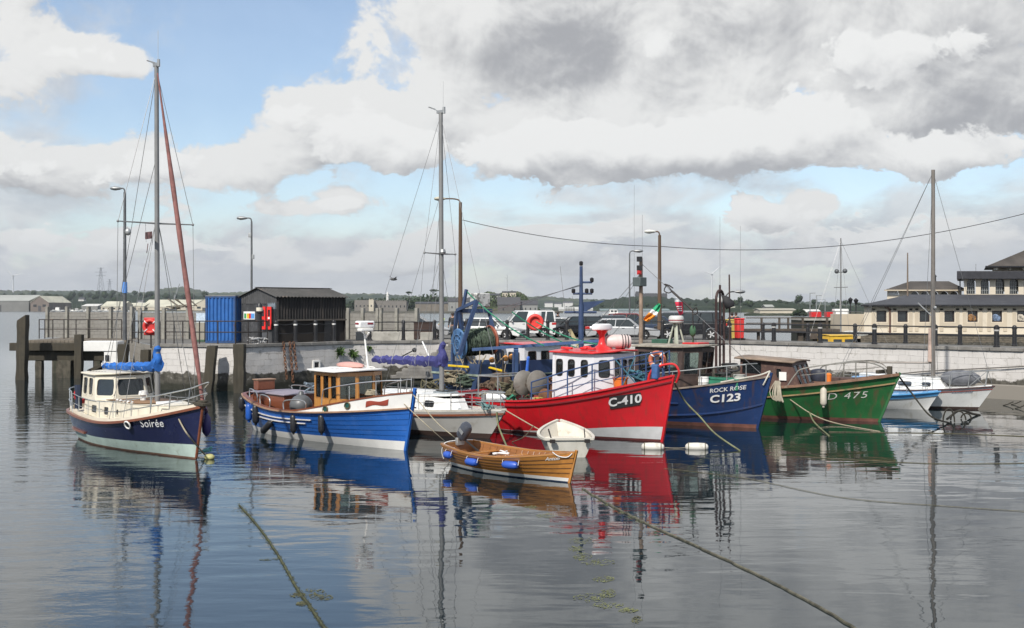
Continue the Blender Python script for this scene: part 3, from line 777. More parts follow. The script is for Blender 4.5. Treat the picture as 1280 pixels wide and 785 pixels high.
def back_pt(px):
    a, c = BACK[3], BACK[2]; a = V((15.8, 70.3, 0))
    for a, c in ((BACK[3], BACK[2]), (BACK[2], BACK[1]), (BACK[1], BACK[0])):
        ka = (px-640)/F; s = (ka*a.y-a.x)/((c.x-a.x)-ka*(c.y-a.y))
        if -.05 <= s <= 1.02: return V((a.x+(c.x-a.x)*s, a.y+(c.y-a.y)*s, QZ+.02))
bollard_rail('quay_railing', 'black post railing on the far edge of the causeway before the stone sea wall', [back_pt(q)-V((.15, .15, 0)) for q in (956, 1012, 1071, 1134, 1202, 1270, 1350)], 1.08, black, None, (.92, .52), .03, .12)
def tube_rail(name, label, pts, h, fr, m, r=.03, group=None, z=QZ):
    o = V(pts[0]); t_ = thing(name, label, 'railing', o, 0, group)
    for i, p in enumerate(pts):
        b = MB(); q = V(p)-o; b.tube(q, q+V((0, 0, h)), r, n=8); b.build('post', m, t_)
    for f in fr:
        b = MB(); b.path([V(p)-o+V((0, 0, h*f)) for p in pts], r*.9, 8); b.build('rail', m, t_)
    return t_
tube_rail('tube_railing', 'dark tubular railing on the quay edge in front of the blue container', edge_pts([203, 214, 225, 246, 269, 291, 314, 338]), 1.24, (1, .52), dark_iron, .034)
rp = [V((PX(px, 71.5), 71.5, QZ+.05)) for px in (49, 56, 66, 80, 95, 110, 135, 152)]
tube_rail('tube_railing', 'dark tubular railing on the timber pier in front of the grey block wall', rp, 1.25, (1, .5), dark_iron, .034)
gp = [V((PX(165, 64), 64, QZ)), V((PX(173, 63.5), 63.5, QZ)), V((PX(200, 61), 61, QZ))]
tube_rail('tube_railing', 'short dark railing beside the red lifebuoy holder at the wall corner', gp, 1.3, (1, .5), dark_iron, .034)

# ------------------------------------------------------------------ timber pier on piles
pier = thing('timber_pier', 'old timber pier deck on heavy cross beams at the left end of the quay', 'pier', (PX(28, 70), 70, 0)); po = V(pier.location)
b = MB()
for k in range(26): b.box((.35+k*.27, 3.1, QZ-.09), (.255, 6.0, .16+random.uniform(0, .02)))
b.build('deck', plank, pier, bevel=.01)
b = MB(); b.bar((-.75, 0, QZ-.42), (7.0, -.02, QZ-.44), .42, .5); b.build('front_beam', old_wood, pier, bevel=.03)
b = MB(); b.bar((.2, .3, QZ-1.0), (6.4, .3, QZ-1.02), .4, .62); b.build('lower_beam', old_wood, pier, bevel=.03)
b = MB()
for x_ in (1.2, 3.0, 4.8): b.bar((x_, .2, QZ-.44), (x_, 6, QZ-.44), .35, .4)
b.build('cross_beam', old_wood, pier, bevel=.03)
pile_m = mat('wet_pile', (.075, .066, .05), .85, var=.35, scale=3, bump=.02, bscale=14, streak=(.03, .035, .022), slo=.45, shi=.65)
for px, w_ in ((49, .42), (83, .82), (122, .46)):
    b = MB(); x_ = PX(px, 70.3)-po.x; rows = []
    for k in range(9):
        z_ = lerp(-2, QZ-1.3, k/8); rows.append([V((x_+a*w_/2+random.uniform(-.02, .02), .35+c*w_/2, z_)) for a, c in ((-1, -1), (1, -1), (1, 1), (-1, 1))])
    b.loft(rows); b.build('pile', pile_m, pier, bevel=.03)
for px in (66,): 
    b = MB(); x_ = PX(px, 75)-po.x; b.box((x_, 5.6, 0), (.45, .45, 3.6)); b.build('pile', pile_m, pier, bevel=.03)
b = MB(); b.bar((4.2, .0, .4), (6.6, 0, QZ-.9), .22, .22); b.build('brace', old_wood, pier, bevel=.02)
def fender_pile(px, py0, d, w_, lean, lab, cut=0.):
    z1 = H+(HY-py0)/F*d; b = MB(); rows = []; x_ = PX(px, d)
    for k in range(14):
        t_ = k/13; z_ = lerp(-2.2, z1, t_); q = w_/2*(1+.06*math.sin(k*1.7))
        rows.append([V((lean*t_+a*q+random.uniform(-.015, .015), c*q, z_+(cut*a if k == 13 else 0))) for a, c in ((-1, -1), (-.3, -1.05), (.3, -1.05), (1, -1), (1, 1), (-1, 1))])
    b.loft(rows); o = b.build('timber_pile', old_wood, loc=(x_, d, 0), smooth=40, bevel=.02)
    return tag(o, lab, 'pile', 'upright timber fender piles')
fender_pile(26.5, 397, 68.2, .55, .12, 'tall outermost timber pile with a slanted top at the end of the pier', .18)
fender_pile(98, 418, 69.4, .45, .05, 'timber pile in front of the pier below the white dock box')
fender_pile(152, 430, 62, .5, .1, 'short timber pile at the wall corner behind the cream wheelhouse')
fender_pile(181, 437, 60.4, .45, .05, 'stub of a timber pile at the corner of the white wall')
fender_pile(255, 432, 58.3, .48, .45, 'leaning timber pile against the white wall beside the furled red sail')
fender_pile(299.5, 430, 57.9, .55, .0, 'broad upright timber pile between the dark blue and light blue boats')
t_ = thing('dock_ledge', 'white painted ledge with a hanging white panel at the quay corner', 'ledge', (PX(130, 66.5), 66.5, 0))
b = MB(); b.box((0, 0, 2.15), (2.05, 1.2, .62)); b.build('ledge', white, t_, bevel=.04)
b = MB(); b.box((.65, -.3, 1.35), (.9, .5, .95)); b.build('panel', white, t_, bevel=.03)
b = MB(); b.box((.4, -.58, 1.45), (.22, .06, .35)); b.build('grating', black, t_)

# ------------------------------------------------------------------ grey block walls with concrete posts
def uvbox(b, c, size, rz=0.):
    x_, y_, z_ = size; m = Matrix.Rotation(rz, 3, 'Z'); c = V(c)
    for axis, sx, wd in ((0, 1, y_), (0, -1, y_), (1, 1, x_), (1, -1, x_)):
        n = V((sx, 0, 0)) if axis == 0 else V((0, sx, 0)); u = V((0, sx, 0)) if axis == 0 else V((-sx, 0, 0))
        o = n*((x_ if axis == 0 else y_)/2)
        q = [o-u*wd/2-V((0, 0, z_/2)), o+u*wd/2-V((0, 0, z_/2)), o+u*wd/2+V((0, 0, z_/2)), o-u*wd/2+V((0, 0, z_/2))]
        off = axis*.37+.11
        b.add([c+m@p for p in q], [(0, 1, 2, 3)], uv=[(off, .001, 0), (off+wd, .001, 0), (off+wd, z_, 0), (off, z_, 0)])
    b.add([c+m@V((a*x_/2, e*y_/2, z_/2)) for a, e in ((-1, -1), (1, -1), (1, 1), (-1, 1))], [(0, 1, 2, 3)], uv=[(.1, .1, 0)]*4)
    return b
blk_m = stone_wall_mat('grey_blockwork', (.25, .24, .22), (.16, .15, .135), None, .5, .24, (.56, .7), (.10, .095, .085), (.17, .16, .14), .02)
conc = mat('concrete', (.33, .32, .29), .9, var=.18, scale=2, bump=.006, bscale=20, dirt=(.2, .19, .16))
def block_wall(label, p0, p1, h, posts, hp, z=QZ):
    p0, p1 = V(p0), V(p1); d = p1-p0; L = d.length; rz = math.atan2(d.y, d.x)
    t_ = thing('block_wall', label, 'wall', p0, rz)
    b = MB(); uvbox(b, (L/2, 0, h/2), (L, .2, h)); b.build('blockwork', blk_m, t_, smooth=0)
    for f in posts:
        b = MB(); b.box((L*f, -.14, hp/2), (.2, .26, hp)); b.build('post', mat('aged_concrete', (.25, .24, .21), .9, var=.2, scale=2, dirt=(.15, .145, .12)), t_, bevel=.015)
    return t_
block_wall('grey block wall with raised concrete posts behind the timber pier railing', (PX(61, 76), 76, QZ), (PX(168, 73.5), 73.5, QZ), 1.78, (.005, .24, .49, .75, .99), 2.15)
block_wall('grey block wall behind the red lifebuoy holder and the mast foot', (PX(176, 72.5), 72.5, QZ), (PX(262, 72), 72, QZ), 1.75, (.0, .35, .7), 2.05)
block_wall('grey block wall with stub posts between the dark shed and the parked cars', (PX(421, 72), 72, QZ), (PX(524, 69.5), 69.5, QZ), 1.72, (.02, .16, .34, .52, .56, .75, .985), 2.05)
b = MB(); b.box((0, 0, .28), (5.2, .5, .56)); o = b.build('low_wall', conc, loc=(PX(495, 68.6), 68.6, QZ), rz=R(-14), bevel=.03); tag(o, 'low concrete wall base in front of the second grey block wall', 'wall')
b = MB(); b.box((0, 0, .62), (1.2, .7, 1.0)); b.box((0, 0, 1.15), (1.24, .74, .06)); o = b.build('crate', wood('dark_crate_wood', (.06, .035, .028), 0, .8, 18), loc=(PX(530, 68.3), 68.3, QZ), bevel=.01); tag(o, 'dark brown wooden crate in front of the pale car by the block wall', 'crate')

# ------------------------------------------------------------------ shed, container
corr_blk = mat('black_tin', (.015, .0135, .013), .75, 0, var=.3, scale=1.5, streak=(.075, .06, .05), slo=.5, shi=.8, sscale=3)
tin_grey = mat('grey_tin_roof', (.055, .053, .05), .75, 0, var=.2, scale=1.2, dirt=(.14, .11, .09), dlo=.58, dhi=.75)
corr_blue = mat('blue_container_paint', (.025, .12, .36), .5, var=.15, streak=(.05, .06, .09), slo=.62, shi=.9)
def corrugated(b, p0, u, wd, h0, h1, nrm, pitch, dep, mi=0):
    """upright corrugated sheet from p0 along u; h0, h1 give foot and head at 0..1 along it"""
    n = int(wd/pitch)*4; rows = []
    for i in range(n+1):
        k = i/n; o = dep*(0, 1, 1, 0)[i % 4]
        p = V(p0)+u*(wd*k)+nrm*o; rows.append([p+V((0, 0, h0(k))), p+V((0, 0, h1(k)))])
    return b.grid(rows, mi)
DS = V((.66, .75, 0)).normalized(); DG = V((-.75, .66, 0)).normalized()
shed = thing('harbour_shed', 'black corrugated tin shed with a low pitched roof on the quay', 'shed', (-13.3, 62.2, QZ), math.atan2(DS.y, DS.x))
LX, LY, HE, HR = 5.0, 3.4, 2.72, 3.16   # local: x along the front, y to the back; front at y=0, gable at x=0
X_, Y_ = V((1, 0, 0)), V((0, 1, 0))
b = MB(); corrugated(b, (0, 0, 0), X_, LX, lambda k: 1.35, lambda k: HE, -Y_, .2, .05)
corrugated(b, (0, LY, 0), X_, LX, lambda k: 0, lambda k: HE, Y_, .15, .03); b.build('wall', corr_blk, shed, smooth=0)
b = MB(); b.box((LX/2, .12, .68), (LX, .04, 1.36)); b.build('recess_shade_panel', wood('recess_shade_boards', (.03, .024, .02), 2, .85, 16), shed)  # dark panel standing in for the shade inside the open lower recess
b = MB(); b.bar((0, -.05, 1.36), (LX, -.05, 1.36), .1, .09); b.build('ledge', mat('brown_batten', (.1, .085, .07), .8), shed)
b = MB(); b.box((3.85, .06, .66), (.9, .1, 1.28)); b.build('doorway', black, shed)
gm = mat('gable_sheet_grey', (.04, .041, .044), .7, var=.25, scale=1.6, dirt=(.11, .11, .115), dlo=.5, dhi=.7)
b = MB(); b.box((-.02, LY/2, 1.2), (.04, LY, 2.4)); b.build('gable_wall', gm, shed)
b = MB(); corrugated(b, (-.05, 0, 0), Y_, LY, lambda k: 2.3, lambda k: HE+(HR-HE)*(1-abs(2*k-1)), -X_, .2, .04); b.build('gable_cladding', mat('dark_grey_tin', (.07, .07, .072), .6, .2, var=.2), shed, smooth=0)
b = MB(); b.prism([V((LX, 0, 0)), V((LX, LY, 0)), V((LX, LY, HE)), V((LX, LY/2, HR)), V((LX, 0, HE))], (-.06, 0, 0)); b.build('end_wall', corr_blk, shed)
b = MB()
for sy in (0, 1):
    n = 22*4; rows = []
    for i in range(n+1):
        x_ = -.22+(LX+.44)*i/n; o = .055*(0, 1, 1, 0)[i % 4]
        ye = -.22 if sy == 0 else LY+.22; ze = HE-.06
        rows.append([V((x_, ye, ze+o)), V((x_, LY/2, HR+.05+o))])
    b.grid(rows)
b.build('roof', tin_grey, shed, smooth=0)
b = MB(); b.bar((-.22, LY/2, HR+.09), (LX+.22, LY/2, HR+.09), .3, .03); b.build('ridge_cap', tin_grey, shed)
b = MB(); b.box((-.045, 2.15, 1.75), (.01, .95, 2.1)); 
# openings on the gable: a pale door panel, a blue-grey light and a dark doorway at the corner
b = MB(); b.box((-.06, .22, 1.0), (.04, .36, 2.0)); b.build('doorway', black, shed)
b = MB(); b.box((-.06, .45, 2.1), (.03, .72, .5)); b.build('light_panel', mat('blue_grey_sheet', (.16, .19, .22), .5, var=.2), shed)
b = MB(); b.box((-.05, 1.32, 1.05), (.04, .9, 2.05)); b.build('door', mat('dark_grey_door', (.075, .078, .085), .5, var=.2), shed, bevel=.01)
sg = thing('safety_sign', 'small white sign with coloured pictograms on the shed gable', 'sign', V(shed.location)+DG*2.55+V((-.06, -.06, 1.62)), math.atan2(DG.y, DG.x)+PI)
b = MB(); b.box((0, 0, 0), (1.1, .03, .46)); b.build('board', letter_w, sg)
for x_, c_, nm in ((-.38, (.05, .3, .1), 'green'), (-.12, (.65, .45, .03), 'yellow'), (.08, (.55, .03, .03), 'red'), (.36, (.1, .3, .62), 'blue')):
    b = MB(); b.box((x_, -.018, -.03), (.2 if x_ < .2 else .34, .012, .3)); b.build(nm+'_pictogram', mat('sign_'+nm, c_, .5), sg)
nb = thing('red_number_board', 'bright red figures on dark backing beside the shed doorway', 'sign', V(shed.location)+DG*.78+V((-.09, -.09, 1.12)), math.atan2(DG.y, DG.x)+PI)
b = MB(); b.box((0, .0, 0.35), (1.0, .03, 1.3)); b.build('backing', black, nb)
redb = mat('bright_red_sign', (.72, .025, .02), .4, var=.05)
b = MB()
for z_ in (-.2, .36, .92): b.box((-.27, -.03, z_), (.34, .03, .18))
b.box((-.16, -.032, .36), (.12, .034, 1.3)); b.build('figure', redb, nb)
b = MB()
for z_ in (-.2, .36, .92): b.box((.24, -.03, z_), (.38, .03, .18))
for x_ in (.09, .39): b.box((x_, -.032, .36), (.1, .034, 1.3))
b.build('figure', redb, nb)
b = MB(); b.box((.24, -.05, .36), (.16, .02, .12)); b.build('white_patch', letter_w, nb)
bp = thing('lamp_bollard', 'dark bollard with a cream band standing before the shed gable', 'bollard', P(324.5, 431, 61.2))
b = MB(); b.lathe([(.17, 0), (.17, .1), (.13, .14), (.13, 1.75), (.2, 1.8), (.2, 1.86), (.16, 1.9), (.16, 2.2), (.05, 2.35)], n=12); b.build('post', black, bp)
b = MB(); b.lathe([(.19, 1.88), (.19, 2.08)], n=12); b.build('band', cream, bp)
b = MB(); pts_ = [V((random.uniform(-.7, .7), random.uniform(-.2, .2), .08+.35*random.random())) for _ in range(26)]
b.path(smoothpts(pts_, 4), .035, 6); o = b.build('tangled_rope', mat('pale_tangle', (.3, .3, .3), .9, var=.8, scale=9), loc=P(322, 431.5, 60.6)); tag(o, 'tangled heap of pale and dark rope on the quay before the shed', 'rope')
ct = thing('shipping_container', 'blue corrugated storage container standing left of the black shed', 'container', (PX(293.5, 64.2), 64.2, QZ), R(-12))
CW, CD, CH = 1.78, 2.4, 2.75
b = MB(); corrugated(b, (-CW+.06, 0, 0), X_, CW-.12, lambda k: .14, lambda k: CH-.1, -Y_, .225, .085); corrugated(b, (0, .06, 0), Y_, CD-.12, lambda k: .14, lambda k: CH-.1, X_, .2, .04); b.build('wall', corr_blue, ct, smooth=0)
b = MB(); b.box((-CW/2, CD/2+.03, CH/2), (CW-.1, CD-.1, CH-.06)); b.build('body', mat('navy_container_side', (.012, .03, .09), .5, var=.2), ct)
b = MB()
for x_ in (-CW, 0):
    for y_ in (0, CD): b.box((x_, y_, CH/2), (.13, .13, CH))
for z_ in (.07, CH-.05):
    b.box((-CW/2, 0, z_), (CW, .12, .14)); b.box((0, CD/2, z_), (.12, CD, .14))
b.build('frame', mat('navy_frame', (.018, .06, .17), .5, var=.2, dirt=(.1, .05, .03)), ct, bevel=.01)
b = MB(); b.box((-CW/2, CD/2, CH+.02), (CW+.14, CD+.14, .05)); b.build('roof', mat('grey_lid', (.2, .2, .2), .6), ct)
bn_ = thing('notice_board', 'pale blue and white notice board beside the blue container', 'sign', P(251, 427, 66.5), 0)
b = MB(); b.box((0, 0, 1.45), (.55, .05, .56)); b.build('board', mat('notice_pale', (.5, .6, .7), .5, var=.15, scale=8), bn_)
b = MB(); b.box((0, .05, .62), (.5, .3, 1.1)); b.build('cabinet', mat('beige_cabinet', (.3, .28, .23), .7), bn_, bevel=.02)
b = MB(); b.box((0, .0, .06), (.54, .4, .12)); b.build('plinth', mat('green_plinth', (.05, .1, .06), .7), bn_)
dbr = MB()
for k in range(9): dbr.bar(V((random.uniform(-1.2, 1.2), random.uniform(-.3, .3), random.uniform(0, .3))), V((random.uniform(-1.2, 1.4), random.uniform(-.3, .3), random.uniform(.2, .8))), .12, .06)
o = dbr.build('timber_heap', plank, loc=P(225, 391, 73)); o.location.z = QZ+1.9; tag(o, 'heap of old boards and branches lying on top of the block wall', 'timber heap')

# ------------------------------------------------------------------ lifebuoys
def lifebuoy(loc, rz, label, r=.33, m=None, cab=True, group=None, bands=True):
    t_ = thing('lifebuoy', label, 'lifebuoy', loc, rz, group)
    mm = Matrix.Rotation(R(90), 3, 'X')
    rd = m or mat('lifebuoy_red', (.62, .045, .035), .5, var=.1)
    b = MB(); b.torus((0, -.1, 0), r, r*.3, mm, 28, 10); b.build('ring', rd, t_)
    b = MB()
    for k in range(4 if bands else 0):
        a = PI/4+k*PI/2; c = V((r*math.cos(a), -.1, r*math.sin(a)))
        b.torus(c, r*.315, .028, Matrix.Rotation(-a, 3, 'Y'), 14, 6)
    if bands: b.build('band', letter_w, t_)
    else: b.lathe([(.02, -.03), (r*.9, -.02), (r*.9, .02), (.02, .03)], (0, -.04, 0), mm, 20); b.build('cover', rd, t_)
    if cab:
        b = MB(); b.box((0, .02, 0), (.78, .1, .98)); b.build('backboard', mat('lifebuoy_board_red', (.5, .03, .028), .5), t_, bevel=.06, seg=3)
        b = MB(); b.bar((0, .03, -1.2), (0, .03, -.4), .07, .07); b.build('post', dark_iron, t_)
    return t_
lifebuoy(P(188.5, 408, 60.8), 0, 'red lifebuoy on a red backboard beside the mast of the dark blue boat')
p, d, nr = on_edge(669); lifebuoy(V((p.x, p.y-.1, H+(HY-403)/F*p.y)), 0, 'round red lifebuoy hanging on the quay railing in front of the white van', .4, mat('lifebuoy_orange_red', (.66, .05, .04), .5, var=.1), False, None, False)

# ------------------------------------------------------------------ lamp posts, poles and wires
def lamp_post(label, px, pytop, d, arm, r0=.09, m=galv, pole='pole', base=QZ, curve=False, wooden=False, extra=None, headm=None):
    z1 = H+(HY-pytop)/F*d-base
    t_ = thing('street_lamp', label, 'street lamp', (PX(px, d), d, base))
    b = MB(); b.path([V((0, 0, 0)), V((0, 0, z1*.35)), V((0, 0, z1-.15))], r0, 10, r1=r0*.6); b.build('pole', m, t_)
    b = MB(); pts = smoothpts([V((0, 0, z1-.2)), V((arm*.12, 0, z1+.0)), V((arm*.5, 0, z1+.08 if not curve else z1+.3)), V((arm, 0, z1+.08 if not curve else z1+.35))], 5)
    b.path(pts, .045, 8); b.build('arm', m, t_)
    s = 1 if arm > 0 else -1; hx = arm
    b = MB(); rows = []
    for k, (xx, ww, hh) in enumerate(((-.05, .06, .05), (.1, .16, .1), (.4, .2, .14), (.62, .14, .09), (.68, .05, .04))):
        rows.append([V((hx+s*xx, ww*math.cos(2*PI*j/10), (z1+.08 if not curve else z1+.35)+hh*math.sin(2*PI*j/10))) for j in range(10)])
    b.loft(rows); hd = b.build('lamp_head', headm or galv, t_)
    b = MB(); b.ball((hx+s*.36, 0, (z1+.03 if not curve else z1+.3)), (.22, .14, .09), 10); b.build('lens', mat('lamp_lens', (.55, .55, .5), .3), hd)
    return t_, z1
dk_steel = mat('dark_steel_pole', (.12, .125, .13), .55, .4, var=.2)
lp, z1 = lamp_post('dark lamp post with a camera bracket rising from the timber pier', 156, 237, 69.8, -.25, .14, dk_steel)
b = MB(); b.ball((.2, 0, z1*.72), (.22, .18, .24), 10); b.bar((0, 0, z1*.75), (.2, 0, z1*.75), .05, .05); b.build('camera', galv, lp)
b = MB(); b.lathe([(.16, 3.0), (.15, 3.7)], n=12); b.build('notice', mat('blue_sticker', (.1, .25, .6), .5), lp)
lp, z1 = lamp_post('tall lamp post with small side boxes rising behind the shed', 314.5, 274, 76, -.35, .1, dk_steel)
b = MB(); b.box((-.12, 0, z1-1.1), (.2, .16, .3)); b.box((.1, 0, z1-2.6), (.16, .16, .3)); b.build('box', galv, lp, bevel=.02)
wp = wood('pole_wood', (.15, .095, .06), 2, .85, 10)
lp, z1 = lamp_post('brown wooden lamp pole with a curved arm rising behind the blue net drum', 575.5, 250, 70, -1.0, .17, wp, headm=mat('pale_lamp_head', (.45, .42, .33), .5))
lamp_post('slim grey lamp post behind the silver saloon', 787, 315, 84, .35, .08, dk_steel)
lp2, z2 = lamp_post('brown wooden lamp pole with a round white lamp behind the tricolour flag', 824.5, 291, 70.5, -.3, .16, wp, headm=mat('white_lamp_head', (.6, .6, .55), .4))
lamp_post('short black lamp post with a curved neck beside the dark estate car', 905, 371, 74, .75, .07, black, curve=True)
b = MB(); b.path(sag(P(578, 275, 70), P(822, 308, 70.5), .35, 20), .022, 5); tag(b.build('overhead_cable', black), 'long overhead cable sagging between the two wooden lamp poles', 'cable')
b = MB(); b.path(sag(P(826, 308, 70.5), P(1420, 225, 66), 1.6, 26), .022, 5); tag(b.build('overhead_cable', black), 'overhead cable running from the right wooden pole out over the causeway', 'cable')
t_ = thing('floodlight_pole', 'thin pole with a round white floodlight beside the red bin', 'pole', (PX(901, 76), 76, QZ)); zz = H+(HY-377)/F*76-QZ
b = MB(); b.tube((0, 0, 0), (0, 0, zz), .07, n=8); b.build('pole', black, t_); b = MB(); b.lathe([(.05, 0), (.26, .06), (.3, .16), (.28, .3), (.1, .38)], (-.1, 0, zz-.1), n=14); b.build('lamp', mat('flood_white', (.5, .5, .47), .4), t_)

# ------------------------------------------------------------------ cars
tyre_m = mat('tyre_rubber', (.018, .018, .018), .85, var=.2); rim_m = mat('alloy_rim', (.55, .55, .55), .4, .15)
car_glass = mat('car_glass', (.02, .028, .03), .06, var=.1, spec=.8); lamp_red = mat('tail_lamp_red', (.4, .02, .02), .25); lamp_clr = mat('head_lamp', (.55, .57, .58), .15, .3); trim_m = mat('black_trim', (.02, .02, .02), .6)
def car(label, paint, loc, rz, L=4.5, W=1.76, hb=.9, hr=1.42, wr=.31, xw=(1.35, -1.3), top=(.42, 1.0, -1.35, -1.95), group='cars parked on the quay', kind='car', nose=.68, tail=.82, van=False):
    """top: x of roof front, windscreen foot, roof back, rear glass foot"""
    t_ = thing('parked_car' if not van else 'parked_van', label, kind, loc, rz, group)
    x0, x1 = -L/2, L/2; gz = .2; ar = wr*1.17
    def arch(cx): return [(cx+ar*math.cos(a), wr+ar*math.sin(a)) for a in [PI*k/9 for k in range(10)] if wr+ar*math.sin(a) >= gz]
    low = [(x0+.08, gz)]
    for cx in sorted(xw): low += list(reversed(arch(cx)))
    low += [(x1-.1, gz)]
    up = [(x1, .38), (x1-.02, nose-.1), (x1-.12, nose), (top[1]+.25, hb-.03), (top[1], hb), (top[3], hb+.03), (x0+.1, tail+.04), (x0, tail-.1), (x0, .42)]
    poly = low+up; b = MB()
    ys = (-W/2+.05, -W/2, -W/2+.0, W/2, W/2-.05)
    b = MB(); b.prism([V((p[0], -W/2, p[1])) for p in poly], (0, W, 0)); bd = b.build('body', paint, t_, smooth=30, bevel=.06, seg=3)
    # glasshouse
    rf, wf, rb, rr_ = top; wt = W/2-.24 if not van else W/2-.1; wb = W/2-.05
    def gl(z, k): return lerp(wb, wt, k)
    zb_ = hb-.02
    rows = [[V((wf, -wb, zb_)), V((wf, wb, zb_)), V((rr_, wb, zb_)), V((rr_, -wb, zb_))], [V((rf, -wt, hr-.03)), V((rf, wt, hr-.03)), V((rb, wt, hr-.03)), V((rb, -wt, hr-.03))]]
    b = MB(); b.loft(rows); b.build('window', car_glass, t_, smooth=0, bevel=.02)
    b = MB(); b.loft([[V((rf+.06, -wt-.02, hr-.05)), V((rf+.06, wt+.02, hr-.05)), V((rb-.06, wt+.02, hr-.05)), V((rb-.06, -wt-.02, hr-.05))], [V((rf-.05, -wt+.05, hr+.02)), V((rf-.05, wt-.05, hr+.02)), V((rb+.05, wt-.05, hr+.02)), V((rb+.05, -wt+.05, hr+.02))]]); b.build('roof', paint, t_, bevel=.02)
    for s in (-1, 1):
        pl = [((wf, rf), .07), ((rr_, rb), .1), ((lerp(wf, rr_, .5), (rf+rb)/2+.05), .09)]+([((lerp(wf, rr_, .78), lerp(rf, rb, .8)), .1)] if L > 4.6 or van else [])
        for (xa, xb), w_ in pl:
            b = MB(); b.bar((xa, s*(wb+.006), zb_), (xb, s*(wt+.006), hr-.03), .04, w_); b.build('pillar', paint, t_)
    if van:
        for s in (-1, 1):
            b = MB(); b.add([V((lerp(wf, rr_, .36), s*(wb+.012), zb_)), V((lerp(wf, rr_, .7), s*(wb+.012), zb_)), V((lerp(rf, rb, .66), s*(wt+.012), hr-.03)), V((lerp(rf, rb, .3), s*(wt+.012), hr-.03))], [(0, 1, 2, 3)])
            o = b.build('side_panel', paint, t_); sm = o.modifiers.new('s', 'SOLIDIFY'); sm.thickness = .02
    wheel0 = None
    for cx in xw:
        for s in (-1, 1):
            m = Matrix.Rotation(R(90), 3, 'X'); c = V((cx, s*(W/2-.1), wr))
            b = MB(); b.lathe([(wr*.6, -.1), (wr*.93, -.1), (wr, -.06), (wr, .06), (wr*.93, .1), (wr*.6, .1)], c, m, 24); wh = b.build('wheel', tyre_m, t_)
            b = MB(); b.lathe([(wr*.66, -.085), (wr*.66, .085)], c, m, 24)
            for k in range(5):
                a = 2*PI*k/5; dd = m@V((math.cos(a), math.sin(a), 0)); b.bar(c+V((0, s*.095, 0)), c+V((0, s*.095, 0))+dd*wr*.62, .03, .07)
            b.build('rim', rim_m, wh)
    for s in (-1, 1):
        b = MB(); b.ball((x1-.1, s*(W/2-.28), nose-.13), (.1, .2, .09), 12); b.build('headlight', lamp_clr, t_)
        b = MB(); b.box((x0+.14, s*(W/2-.14), tail-.04), (.32, .3, .17)); b.build('tail_light', lamp_red, t_, bevel=.03)
        b = MB(); b.ball((wf-.25, s*(W/2+.08), hb+.06), (.07, .1, .07), 10); b.build('mirror', paint, t_)
        b = MB(); b.bar((lerp(wf, rr_, .3), s*(W/2+.005), hb-.1), (lerp(wf, rr_, .3)-.16, s*(W/2+.005), hb-.1), .02, .03); b.bar((lerp(wf, rr_, .68), s*(W/2+.005), hb-.1), (lerp(wf, rr_, .68)-.16, s*(W/2+.005), hb-.1), .02, .03); b.build('door_handle', trim_m, t_)
    b = MB(); b.box((x1-.02, 0, .5), (.05, .9, .14)); b.box((x1-.0, 0, .3), (.05, W-.3, .1)); b.build('grille', trim_m, t_)
    b = MB(); b.box((x0-.005, 0, .58), (.03, .5, .11)); b.build('number_plate', letter_w, t_)
    return t_
pw = mat('car_white', (.68, .68, .67), .25, var=.03, coat=.5); ps_ = mat('car_silver', (.46, .47, .48), .3, .35, var=.04, coat=.5); pk = mat('car_black', (.012, .013, .016), .3, var=.1, coat=.15); pg = mat('car_grey', (.1, .11, .12), .25, .3, coat=.5); pbl = mat('car_dark_blue', (.03, .045, .08), .25, coat=.5); pr_ = mat('car_dark_red', (.2, .02, .02), .25, coat=.5)
def cloc(px, d, z=QZ): return V((PX(px, d), d, z))
car('pale silver car half hidden behind the brown crate and block wall', ps_, cloc(519, 73.5), R(0), 4.6, 1.8, .98, 1.6, .32, top=(.15, 1.2, -1.5, -2.1))
car('white saloon car nose to the right behind the blue gantry', pw, cloc(612, 71.2), R(-14), 4.5, 1.76, .86, 1.4)
car('white van with a dark rear window behind the round lifebuoy', pw, cloc(654, 76), R(188), 4.3, 1.75, 1.05, 1.85, .32, top=(.5, 1.15, -2.0, -2.1), nose=.85, tail=1.0, van=True, kind='van')
car('pale grey saloon mostly hidden behind the white van', ps_, cloc(700, 78.5), R(172), 4.3, 1.7, .85, 1.35, .3)
car('dark hatchback parked beyond the blue trawler mast', pk, cloc(722, 76.5), R(187), 4.3, 1.75, .88, 1.45, .31, top=(.5, 1.1, -1.5, -2.0))
car('silver saloon car behind the red wheelhouse roof', ps_, cloc(779, 70.6), R(-8), 4.75, 1.78, .86, 1.36)
car('black estate car with red rear lights in front of the red feather flag', pk, cloc(863, 71.4), R(169), 4.75, 1.9, 1.05, 1.76, .36, xw=(1.4, -1.35), top=(.35, 1.25, -1.85, -2.25), nose=.88, tail=1.02)
car('dark car whose roof shows above the silver saloon', pg, cloc(757, 80), R(175), 4.4, 1.75, .9, 1.5)
car('dark red car glimpsed between the silver saloon and the tricolour', pr_, cloc(787, 82.5), R(10), 4.4, 1.75, .95, 1.62)
car('dark blue car in the back row behind the tricolour flag', pbl, cloc(806, 77.5), R(172), 4.3, 1.75, .9, 1.45)
car('dark grey car in the back row under the feather flag', pg, cloc(834, 83), R(180), 4.4, 1.8, 1.0, 1.7)

